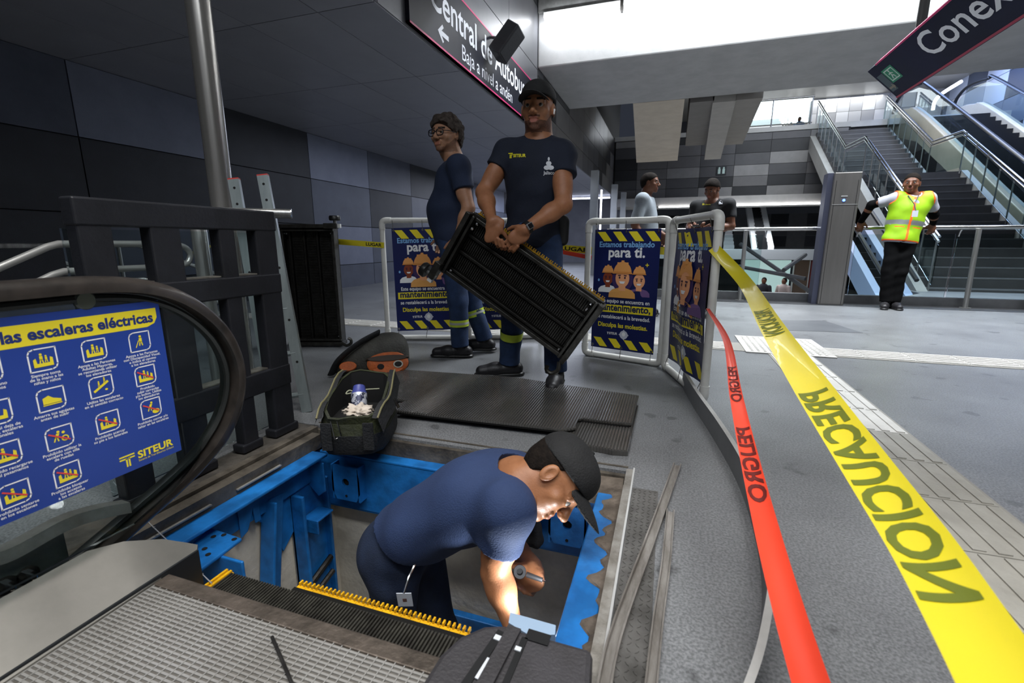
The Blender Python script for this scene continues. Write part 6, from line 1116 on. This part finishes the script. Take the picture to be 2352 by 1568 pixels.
for a, b, r0, r1 in ((.022, .040, .016, .012), (.012, .018, .018, .012), (.034, .018, .018, .012), (.022, .062, .006, .010), (.024, .022, .012, .014)): ex.append(poly_item(oJ, [(a + r0 * math.cos(R(q * 45)), b + r1 * math.sin(R(q * 45))) for q in range(8)], 1))
shirt_print(pM, 'shirt_print', [('SITEUR', 1181, 362, yb, .072, .03, 0), ('Jalisco', 1247, 400, yb, .062, .02, 1)], vw, ex, [mat('tee_print_yellow', 'e2d61e', 0.6), mat('tee_print_white', 'c8cad0', 0.6)])
# smartwatch, earbud, belt pouch
wq, we = pM['J']['wrL'], pM['J']['elL']; dw = nrm(wq - we); wc = wq - dw * .015; MB().tube([wc - dw * .012, wc + dw * .012], .034, 20, cap=False).build('watch_strap', mat('watch_black', '131416', 0.5), pM['t'], smooth=True)
fc = nrm(V3(0, 0, CH) - wc); fc = nrm(fc - dw * np.dot(fc, dw)); sd_ = np.cross(fc, dw); mw = MB().hexa([wc + fc * .032 + dw * a + sd_ * b for a, b in ((-.019, -.017), (.019, -.017), (.019, .017), (-.019, .017))], [wc + fc * .042 + dw * a + sd_ * b for a, b in ((-.017, -.015), (.017, -.015), (.017, .015), (-.017, .015))]).build('watch_case', mat('watch_silver', 'a9aaac', 0.3, 0.8), pM['t'], bevel=.003)
MB().hexa([wc + fc * .042 + dw * a + sd_ * b for a, b in ((-.013, -.012), (.013, -.012), (.013, .012), (-.013, .012))], [wc + fc * .0428 + dw * a + sd_ * b for a, b in ((-.013, -.012), (.013, -.012), (.013, .012), (-.013, .012))]).build('watch_screen', mat('watch_screen', '1c1d20', 0.15), mw)
eb = pM['W'](-.084, .002, -.010); mesh_obj('earbud', [SDF().ell(eb, (.007, .007, .007)).cone(eb, eb + V3(0, 0, -.02) + pM['B'][1] * .006, .0045, .0035, .003).mesh(.0022)], mat('earbud_white', 'e8e8e8', 0.3), pM['t'])
pp_ = at(1290, 530, Y=yb); mesh_obj('belt_pouch', [SDF().cone(pp_ + V3(0, .02, .05), pp_ + V3(.0, .02, -.05), .04, .036, .01, fl=((0, 1, 0), .7)).mesh(.006)], mat('pouch_black', '101113', 0.6), pM['t'])
for q in 'RL':
    a, k_ = pM['J']['an' + q], pM['J']['kn' + q]; c0 = a + (k_ - a) * .50; d0 = nrm(k_ - a); rr = .0655; MB().tube([c0 - d0 * .025, c0 + d0 * .025], [rr + .003, rr + .006], 24, cap=False).build('reflective_band', mat('band_lime', 'b9cc3a', 0.4, 0.1), pM['t'], smooth=True)
# the step he carries
x_ax = -xs; y_ax = nrm(at(1110, 485, Y=2.46) - at(1022, 615, Y=2.46)); y_ax = nrm(y_ax - x_ax * np.dot(x_ax, y_ax)); z_ax = np.cross(x_ax, y_ax)
cb = (at(1022, 615, Y=2.46) + at(1303, 822, Y=2.46)) / 2; wd = np.linalg.norm(at(1022, 615, Y=2.46) - at(1303, 822, Y=2.46)) * .98
M = Matrix(((x_ax[0], y_ax[0], z_ax[0], cb[0]), (x_ax[1], y_ax[1], z_ax[1], cb[1]), (x_ax[2], y_ax[2], z_ax[2], cb[2]), (0, 0, 0, 1)))
escalator_step('escalator_step', 'dark escalator step with yellow comb held by the standing worker', M, wd, .36, -1)
# ---------------------------------------------------------------- worker with glasses walking left
yl = 3.08; fw = nrm(V3(-.98, -.28, 0)); sd2 = V3(-fw[1], fw[0], 0); sd2 = sd2 if sd2[1] < 0 else -sd2   # sd2: towards the viewer (his left)
c_n = at(1047, 368, Y=yl)
ch_ = at(1043, 428, Y=yl); wa_ = at(1040, 490, Y=yl); pe_ = at(1046, 548, Y=yl)
J = dict(neck=c_n, chest=ch_, waist=wa_, pelvis=pe_, shL=at(1062, 392, Y=yl) + sd2 * .17, shR=at(1052, 392, Y=yl) - sd2 * .17, elL=at(1076, 478, Y=yl - .20), elR=at(1040, 470, Y=yl + .2), wrL=at(1052, 545, Y=yl - .24), wrR=at(1020, 540, Y=yl + .2),
         hiL=pe_ + sd2 * .08 - V3(0, 0, .06), hiR=pe_ - sd2 * .08 - V3(0, 0, .06), knL=at(1052, 690, Y=yl - .07), knR=at(1080, 680, Y=yl + .12), anL=at(1058, 792, Y=yl - .06), anR=at(1112, 760, Y=yl + .14), toeL=V3(0, 0, 0), toeR=V3(0, 0, 0))
J['anL'][2] = .085; J['anR'][2] = .10; J['toeL'] = J['anL'] + fw * .2; J['toeR'] = J['anR'] + fw * .2
hcL = at(1024, 309, Y=yl - .02); tc = nrm(V3(-hcL[0], -hcL[1], 0))
pL = person('worker with glasses and dark wavy hair in navy tee walking left', J, (hcL, fw * .58 + tc * .82 + V3(0, 0, -.02), (0, 0, 1)), None, dict(skin=SKIN2, beard=BEARD2, lips=LIP2, brow=BROW, hair=HAIRB, shirt=TEE, trousers=JEAN, shoe=BOOT), .006, .0032, 1.0, sleeve=.55, beard=2, jaw=1.08, seed=9, hs=1.04, nr=.062, belly=(wa_ + fw * .035, (.15, .145, .15)), chest=(.16, .12, .165), waist=(.15, .13, .14), pelv=(.16, .13, .10),
    hands={'L': (V3(0, 0, -1) + fw * .3, -sd2 * .3 - fw * .0 + V3(.3, .9, 0), fw, 1.0, (25, 30, 20)), 'R': (V3(0, 0, -1) + fw * .3, -fw * .2 + V3(.3, -.9, 0), fw, 1.0, (25, 30, 20))})
short_hair(pL, mat('hair_dark_brown', '241c18', 0.7, 0, '4a423c', 45, 0.6, 70, spec=0.25), .019, (.105, .068), (-.055, -.055), .0035, (.010, 48), seed=6)
for q in 'RL':
    a, k_ = pL['J']['an' + q], pL['J']['kn' + q]; c0 = a + (k_ - a) * (.52 if q == 'L' else .62); d0 = nrm(k_ - a); MB().tube([c0 - d0 * .024, c0 + d0 * .024], .0685, 24, cap=False).build('reflective_band', mat('band_lime'), pL['t'], smooth=True); MB().tube([c0 - d0 * .008, c0 + d0 * .008], .0700, 24, cap=False).build('band_stripe', mat('band_silver', 'b4b6b2', 0.35, 0.3), pL['t'], smooth=True)
W_, B_ = pL['W'], pL['B']; GFR = mat('glasses_frame', '15141c', 0.3)
gl = MB()
for q in (-1, 1):
    ring = [W_(q * .033 + .026 * math.copysign(abs(math.cos(a)) ** .6, math.cos(a)), .104 - .2 * abs(q * .033 + .026 * math.cos(a)) ** 1.5, -.004 + .019 * math.copysign(abs(math.sin(a)) ** .7, math.sin(a))) for a in [2 * math.pi * i / 20 for i in range(21)]]; gl.tube(ring, .0034, 6, cap=False); gl.tube([W_(q * .058, .100, .004), W_(q * .078, .06, .006), W_(q * .082, -.01, .004)], .0025, 6)
gl.tube([W_(-.008, .106, .002), W_(.008, .106, .002)], .0024, 6); gl.build('glasses', GFR, pL['t'], smooth=True)
oL = at(1012, 400, Y=yl - .1); 
# ---------------------------------------------------------------- bending worker in the pit
Yw = 1.20
pe = at(905, 1262, Y=Yw + .04); ne_ = at(1198, 1092, Y=Yw + .01); ch = at(1085, 1140, Y=Yw + .02); wa = at(975, 1200, Y=Yw + .03); tr_ = nrm(ne_ - pe)
J = dict(neck=ne_, chest=ch, waist=wa, pelvis=pe, shR=at(1166, 1168, Y=Yw - .12), shL=at(1180, 1092, Y=Yw + .16), elR=at(1138, 1312, Y=Yw - .12), elL=at(1172, 1255, Y=Yw + .20), wrR=at(1178, 1436, Y=Yw - .16), wrL=at(1226, 1300, Y=Yw + .02),
         hiR=pe + V3(.04, -.07, -.06), hiL=pe + V3(.05, .10, -.06), knR=at(905, 1440, Y=Yw - .02), knL=at(1012, 1450, Y=Yw + .18), anR=V3(-.75, 1.12, -1.2), anL=V3(-.62, 1.36, -1.2), toeR=V3(-.5, 1.1, -1.2), toeL=V3(-.4, 1.34, -1.2))
hcW = at(1276, 1096, Y=Yw - .0); cR, cF = V3(math.cos(YAW), math.sin(YAW), 0), V3(-math.sin(YAW) * math.cos(PITCH), math.cos(YAW) * math.cos(PITCH), -math.sin(PITCH)); vv = nrm(hcW - V3(0, 0, CH)); iR = nrm(cR - vv * np.dot(cR, vv)); iU = np.cross(iR, vv); hf = iR * math.cos(R(-64)) + iU * math.sin(R(-64)); hu_ = iR * math.cos(R(26)) + iU * math.sin(R(26))
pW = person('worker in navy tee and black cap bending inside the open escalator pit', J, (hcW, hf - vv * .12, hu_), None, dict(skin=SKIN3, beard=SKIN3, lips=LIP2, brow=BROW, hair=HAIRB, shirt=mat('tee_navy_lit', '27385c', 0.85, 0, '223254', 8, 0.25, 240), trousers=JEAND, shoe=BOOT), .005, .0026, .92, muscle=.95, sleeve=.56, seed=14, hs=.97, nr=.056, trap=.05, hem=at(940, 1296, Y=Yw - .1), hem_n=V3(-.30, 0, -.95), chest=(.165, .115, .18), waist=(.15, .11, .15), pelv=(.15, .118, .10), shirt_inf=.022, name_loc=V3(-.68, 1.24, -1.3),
    hands={'R': (V3(.1, 0, -1), V3(.9, .1, 0), V3(0, .9, .1), .9, (20, 25, 20)), 'L': (nrm(at(1196, 1360, Y=Yw - .02) - at(1226, 1300, Y=Yw + .02)), V3(.35, .85, -.1), V3(-.7, -.2, .55), .9, (60, 70, 40), (.5, .6, .5))})
ballcap(pW, CAPB, .003, .068); short_hair(pW, HAIRB, .004, (.03, .075), (-.045, -.055), .0035, (.0008, 80))
# his wrench, torch and badge
wl_ = pW['J']['wrL']; hd = nrm(at(1205, 1362, Y=Yw - .02) - wl_); gc = wl_ + hd * .075
r0, r1 = at(1196, 1315, Y=Yw - .06), at(1246, 1332, Y=Yw - .07)
wr = thing('wrench', 'chrome ratchet wrench held in the fist of the worker in the pit', 'wrench', tuple(gc)); ring = at(1194, 1313, Y=Yw - .07); axv = nrm(V3(0, 0, CH) - ring)
MB().lathe(ring - axv * .006, axv, [(.0095, 0), (.018, 0), (.019, .002), (.019, .010), (.018, .012), (.0095, .012), (.0095, 0)], 20).build('wrench_head', CHROME, wr, smooth=True); MB().lathe(ring - axv * .004, axv, [(.009, 0), (.009, .008)], 12).build('wrench_socket', mat('dark_hole'), wr); MB().tube([ring + (r1 - ring) * .3, r1], [.006, .005], 8, flat=(1, 1.5)).build('wrench_handle', mat('wrench_dark', '2a2a2c', 0.35, 0.8), wr, smooth=True); MB().lathe(r1, r1 - ring, [(.003, 0), (.003, .008)], 8).build('wrench_tip', CHROME, wr)
tl = bpy.data.lights.new('torch_light', 'SPOT'); tl.energy = 10; tl.spot_size = R(150); tl.spot_blend = .5; tl.shadow_soft_size = .02; tl.color = (.9, .96, 1)
tp_ = at(1238, 1470, Y=1.0); tg_ = at(1168, 1395, Y=Yw - .1)
to = thing('torch', 'small torch in the pit that lights the bending worker', 'torch', tuple(tp_)); td = nrm(V3(-.12, .25, 1))
MB().lathe(tp_ - td * .09, td, [(.012, 0), (.012, .06), (.017, .075), (.017, .09)], 14).build('torch_body', RUBBER, to, smooth=True); MB().lathe(tp_, td, [(.015, 0), (.015, .001)], 14).build('torch_lens', mat('torch_glow', 'ffffff', 0.4, emit=30), to)
lo = bpy.data.objects.new('torch_light', tl); C.objects.link(lo); lo.location = tp_ + td * .01; lo.rotation_euler = Vector(td).to_track_quat('-Z', 'Y').to_euler(); 
gv = at(1217, 1222, Y=1.47); tag(mesh_obj('cloth_bundle', [(lambda q: (setattr(q, 'post', wrinkle(.008, 60, 3)), q.cone(gv + V3(0, 0, .05), gv + V3(.01, .01, -.02), .03, .042, .02).cone(gv + V3(-.02, 0, -.02), gv + V3(-.03, .01, -.07), .026, .018, .02), q)[-1])(SDF()).mesh(.006)], CAPB), 'small black bundle hanging against the blue beam behind the bending worker', 'bundle')
bd = at(930, 1376, Y=Yw - .17); bt = thing('id_badge', 'white identity badge hanging from the belt of the worker in the pit', 'badge', tuple(bd)); fbx = nrm(V3(.85, .3, 0)); fbz = nrm(V3(0.08, -.25, 1)); fbn = np.cross(fbx, fbz); fbn = fbn if fbn[1] < 0 else -fbn
MB().prism([(-.022, -.03), (.022, -.03), (.022, .03), (-.022, .03)], (bd, fbx, fbz, fbn), 0, .002).build('badge_card', mat('badge_white', 'c9ced8', 0.3), bt); MB().prism([(-.006, -.008), (.006, -.008), (.006, .006), (-.006, .006)], (bd, fbx, fbz, fbn), .002, .0026).build('badge_photo', mat('badge_photo', '6a4a44', 0.5), bt); MB().tube([bd + fbz * .03, bd + fbz * .05 + V3(0, .03, .012), bd + fbz * .06 + V3(0, .07, .02)], .004, 8).build('badge_clip', CHROME, bt, smooth=True)
# ---------------------------------------------------------------- guard leaning on the railing
yg = 7.26; 
J = dict(neck=at(2096, 446, Y=yg), chest=at(2086, 480, Y=yg), waist=at(2076, 515, Y=yg), pelvis=at(2068, 550, Y=yg - .04), shR=at(2056, 456, Y=yg), shL=at(2134, 456, Y=yg), elR=at(2002, 470, Y=yg + .08), elL=at(2146, 492, Y=yg + .08), wrR=at(1978, 508, Y=yg + .18), wrL=at(2143, 513, Y=yg + .18),
         hiR=at(2052, 565, Y=yg - .06), hiL=at(2082, 565, Y=yg - .06), knR=at(2040, 625, Y=yg - .12), knL=at(2068, 625, Y=yg - .12), anR=at(2034, 690, Y=yg - .15), anL=at(2056, 690, Y=yg - .15), toeR=V3(0, 0, 0), toeL=V3(0, 0, 0))
for q in 'RL': J['an' + q][2] = .085
tcg = nrm(V3(-J['neck'][0], -J['neck'][1], 0)); J['toeR'] = J['anR'] + tcg * .2; J['toeL'] = J['anL'] + tcg * .2 + V3(.06, 0, 0)
BLKT = mat('trousers_black', '070708', 0.9, 0, '0b0b0c', 10, spec=0.1); WSH = mat('shirt_white', '9fa0a8', 0.85, 0, '93949c', 8)
pG = person('guard in lime vest and black trousers leaning back against the railing', J, (at(2094, 421, Y=yg - .02), tcg + V3(-.1, 0, .02), (0.02, 0, 1)), None, dict(skin=SKIN4, beard=BEARD1, lips=LIP1, brow=BROW, hair=HAIRB, shirt=WSH, trousers=BLKT, shoe=BOOT), .009, .006, 1.0, sleeve=.72, seed=21, jaw=1.1, hs=1.02, chest=(.17, .13, .165), waist=(.165, .14, .14), pelv=(.165, .13, .10), shirt_name='shirt',
    hands={q: (V3(0, .1, -1), V3(0, 1, -.1), V3(-1 if q == 'R' else 1, 0, 0) * -1, 1.1, (40, 50, 30)) for q in 'RL'})
short_hair(pG, HAIRB, .006, (.085, .066), (-.06, -.05), .007, (.001, 50))
for q in 'RL': J_ = pG['J']; mesh_obj('arm_sleeve', [SDF().cone(J_['sh' + q] + (J_['el' + q] - J_['sh' + q]) * .6, J_['el' + q], .056, .05, .02).cone(J_['el' + q], J_['wr' + q], .05, .036, .02).mesh(.008)], BLKT, pG['t'])
Tg, Jg = pG['T'], pG['J']; X_ = shirt_sdf(Jg, Tg, 1.0, .026, 0, chest=(.17, .13, .165), waist=(.165, .14, .14), pelv=(.165, .13, .10)); X_.cut(Jg['pelvis'] - Tg[2] * .03, -Tg[2]); X_.post = wrinkle(.004, 18, 5)
for q in 'RL': dq = nrm(Jg['sh' + q] - Jg['chest']); X_.cone(Jg['sh' + q] + dq * .06 - Tg[2] * .02, Jg['sh' + q] + dq * .2 - Tg[2] * .1, .085, .11, .01, 's')
X_.ell(Jg['neck'] + Tg[1] * .05 + Tg[2] * .05, (.095, .09, .11), Tg, .005, 's')
LIME = mat('vest_lime', '93c00c', 0.6, 0, '8ab60b', 8); ORV = mat('vest_orange', 'ff6a1a', 0.6); SLV = mat('vest_silver', '8f9290', 0.4, 0.2)
def vslot(p):
    q = (p - Jg['waist']) @ Tg.T; o = np.zeros(len(p), int); o[np.abs(q[:, 2] - .005) < .028] = 2; o[(np.abs(q[:, 0] - .004) < .013) & (q[:, 1] > 0)] = 1; o[q[:, 2] < ((Jg['pelvis'] - Tg[2] * .03 - Jg['waist']) @ Tg[2]) + .014] = 1
    for z in 'RL':
        dq = nrm(Jg['sh' + z] - Jg['chest']); a = Jg['sh' + z] + dq * .06 - Tg[2] * .02; b = Jg['sh' + z] + dq * .2 - Tg[2] * .1; ab = b - a; t_ = np.clip(((p - a) @ ab) / (ab @ ab), 0, 1); d = np.linalg.norm(p - a - t_[:, None] * ab, axis=1) - (.085 + .025 * t_); o[d < .014] = 1
    o[(np.abs(q[:, 2] + .05) < .006) & (np.abs(np.abs(q[:, 0]) - .09) < .045) & (q[:, 1] > 0)] = 1
    d = np.linalg.norm((p - (Jg['neck'] + Tg[1] * .05 + Tg[2] * .05)) @ Tg.T / np.array([.095, .09, .11]), axis=1); o[(d < 1.12)] = 1; return o
mesh_obj('safety_vest', [X_.mesh(.006)], [LIME, ORV, SLV], pG['t'], vslot)
bdg = at(2102, 489, Y=yg - .215); gb = thing('id_badge', 'small white badge on a lanyard worn by the guard', 'badge', tuple(bdg)); boxo('badge_card', mat('badge_white'), gb, bdg[0] - .03, bdg[0] + .03, bdg[1] - .002, bdg[1] + .002, bdg[2] - .045, bdg[2] + .03)
MB().tube([at(2100, 469, Y=yg - .18), bdg + [0, 0, .03]], .006, 6).tube([at(2086, 449, Y=yg - .10), at(2100, 469, Y=yg - .18), at(2110, 449, Y=yg - .10)], .006, 6).build('lanyard', mat('lanyard_grey', '3a3a44', 0.6), gb)
# ---------------------------------------------------------------- two men behind the barriers
ym = 5.6
def upright(u, vtop, Y, f, ht=1.70):
    top = at(u, vtop, Y=Y); base = V3(top[0], top[1], 0); f = nrm(f); r = np.cross(f, V3(0, 0, 1)); k = top[2] / 1.70
    P_ = lambda a, b, c: base + r * a * k + f * b * k + V3(0, 0, c * k)
    return P_, k, f, r
P_, k, f, r = upright(1490, 397, ym, (.92, -.05, 0))
J = dict(neck=P_(0, -.02, 1.43), chest=P_(0, -.02, 1.28), waist=P_(0, 0, 1.10), pelvis=P_(0, -.01, .95), shR=P_(.19, -.03, 1.38), shL=P_(-.19, -.03, 1.38), elR=P_(.24, -.10, 1.10), elL=P_(-.24, .02, 1.10), wrR=P_(.22, .0, .87), wrL=P_(-.22, .2, .98), hiR=P_(.09, 0, .88), hiL=P_(-.09, 0, .88), knR=P_(.09, .02, .47), knL=P_(-.09, .02, .47), anR=P_(.09, -.02, .085), anL=P_(-.09, -.02, .085), toeR=P_(.09, .2, .085), toeL=P_(-.09, .2, .085))
GSH = mat('shirt_light_grey', '8f979e', 0.85, 0, '868e95', 40); HM = {q: (f * .2 + V3(0, 0, -1), f * 0 + (r if q == 'L' else -r), f, 1.0, (25, 30, 20)) for q in 'RL'}
pA = person('man in light grey shirt in profile behind the front barrier', J, (P_(0, .025, 1.585), f + V3(0, -.12, .0), (0, 0, 1)), None, dict(skin=SKIN4, lips=LIP1, brow=BROW, hair=HAIRB, shirt=GSH, trousers=JEAND, shoe=BOOT), .009, .005, k, sleeve=.86, seed=31, hs=k, hands=HM, shirt_name='shirt', waist=(.15, .125, .14)); short_hair(pA, HAIRB, .006, (.085, .07), (-.07, -.05), .006, (.001, 50))
P_, k, f, r = upright(1640, 408, ym + .1, nrm(V3(-.55, -1, 0)))
J = dict(neck=P_(0, -.01, 1.42), chest=P_(0, -.02, 1.27), waist=P_(0, 0, 1.09), pelvis=P_(0, -.01, .95), shR=P_(.20, -.02, 1.37), shL=P_(-.20, -.02, 1.37), elR=P_(.26, .0, 1.12), elL=P_(-.26, .0, 1.12), wrR=P_(.08, .22, 1.07), wrL=P_(-.08, .22, 1.07), hiR=P_(.09, 0, .88), hiL=P_(-.09, 0, .88), knR=P_(.09, .02, .47), knL=P_(-.09, .02, .47), anR=P_(.09, -.02, .085), anL=P_(-.09, -.02, .085), toeR=P_(.09, .2, .085), toeL=P_(-.09, .2, .085))
HM = {'R': (-r * .5 + f * .3 + V3(0, 0, .15), V3(0, 0, .8) - r * .5, f, 1.0, (45, 40, 30)), 'L': (r * .5 + f * .3 + V3(0, 0, .15), V3(0, 0, .8) + r * .5, f, 1.0, (45, 40, 30))}
pB = person('man in black polo looking down at his phone behind the angled barrier', J, (P_(0, .035, 1.565), f + V3(0, 0, -.42), f * .4 + V3(0, 0, 1)), None, dict(skin=SKIN4, lips=LIP1, brow=BROW, hair=HAIRB, shirt=mat('polo_black', '101114', 0.85, 0, '16171a', 8), trousers=BLKT, shoe=BOOT), .009, .005, k, sleeve=.62, seed=41, hs=k, hands=HM, shirt_name='polo_shirt', chest=(.175, .12, .165), waist=(.16, .125, .14)); short_hair(pB, HAIRB, .010, (.085, .062), (-.07, -.03), .006, (.001, 50))
rt2 = nrm(V3(.95, -.3, 0)); shirt_print(pB, 'shirt_print', [('SITEUR', 1613, 471, ym + .1, .085, .03, 0)], nrm(pB['J']['chest'] - V3(0, 0, CH)), [poly_item(at(1655, 465, Y=ym + .1), [(-.02, -.02), (.02, -.02), (.02, .0), (0, .025), (-.02, 0)], 1)], [mat('tee_print_yellow'), mat('tee_print_white')])
ph = P_(0, .30, 1.09); ph_t = thing('phone', 'dark phone held in both hands by the man in the black polo', 'phone', tuple(ph)); MB().prism([(-.035, -.07), (.035, -.07), (.035, .07), (-.035, .07)], (ph, r, nrm(f * .8 + V3(0, 0, .4)), nrm(V3(0, 0, 1) - f * .4)), 0, .009).build('phone_body', mat('phone_black', '0c0c0e', 0.2), ph_t, bevel=.003); MB().prism([(-.031, -.064), (.031, -.064), (.031, .064), (-.031, .064)], (ph, r, nrm(f * .8 + V3(0, 0, .4)), nrm(V3(0, 0, 1) - f * .4)), .009, .0095).build('phone_screen', mat('phone_screen', '2a3550', 0.15), ph_t)
# ---------------------------------------------------------------- tiny distant people
def tiny(label, base, f, ht, col, sit=False, grp=None):
    base = np.array(base, float); f = nrm(f); r = np.cross(f, V3(0, 0, 1)); k = ht / 1.7; Q = lambda a, b, c: base + (r * a + f * b + V3(0, 0, c)) * k; t = thing('person', label, 'person', tuple(base), grp)
    zo = -.45 if sit else 0; S_ = SDF(); S_.ell(Q(0, .01, 1.57 + zo), np.array([.08, .1, .12]) * k, None, .02); S_.cone(Q(0, 0, 1.35 + zo), Q(0, 0, 1.5 + zo), .06 * k, .055 * k); S_.cone(Q(0, 0, .95 + zo), Q(0, 0, 1.3 + zo), .12 * k, .14 * k)
    for q in (-1, 1):
        S_.cone(Q(q * .2, 0, 1.36 + zo), Q(q * .25, .02, 1.1 + zo), .05 * k, .042 * k); S_.cone(Q(q * .25, .02, 1.1 + zo), Q(q * .18, .2, 1.0 + zo), .042 * k, .03 * k)
        if sit: S_.cone(Q(q * .09, 0, .5), Q(q * .1, .42, .5), .085 * k, .06 * k); S_.cone(Q(q * .1, .42, .5), Q(q * .1, .42, .05), .06 * k, .045 * k)
        else: S_.cone(Q(q * .09, 0, .9), Q(q * .09, 0, .08), .09 * k, .05 * k)
    mesh_obj('body', [S_.mesh(.022)], SKIN4, t); H_ = SDF(); H_.cone(Q(0, 0, .95 + zo), Q(0, 0, 1.32 + zo), .15 * k, .17 * k, .03)
    for q in (-1, 1): H_.cone(Q(q * .2, 0, 1.36 + zo), Q(q * .25, .02, 1.12 + zo), .07 * k, .06 * k)
    mesh_obj('shirt', [H_.mesh(.022)], mat('cloth_' + col, col, 0.85), t); L_ = SDF()
    for q in (-1, 1):
        if sit: L_.cone(Q(q * .09, 0, .5), Q(q * .1, .42, .5), .10 * k, .075 * k); L_.cone(Q(q * .1, .42, .5), Q(q * .1, .42, .1), .07 * k, .06 * k)
        else: L_.cone(Q(q * .09, 0, .92), Q(q * .09, 0, .1), .105 * k, .07 * k)
    mesh_obj('trousers', [L_.mesh(.022)], mat('cloth_dark', '1c1d22', 0.85), t); mesh_obj('hair', [SDF().ell(Q(0, -.012, 1.60 + zo), np.array([.088, .105, .11]) * k).cut(Q(0, .04, 1.58 + zo), f * .8 - V3(0, 0, .6)).mesh(.015)], HAIRB, t)
tiny('tiny seated person in blue shirt on the upper floor near the stair top', (4.35, 21.6, 4.6), (-.6, -.8, 0), 1.25, '46607e', True)
tiny('tiny seated person in dark top on the lower bench', (3.30, 18.95, -1.62), (-.3, -1, 0), 1.65, '2b2b33', True); tiny('tiny seated person in pale top on the lower bench', (3.95, 18.95, -1.62), (-.7, -.7, 0), 1.65, 'b9a9a4', True)
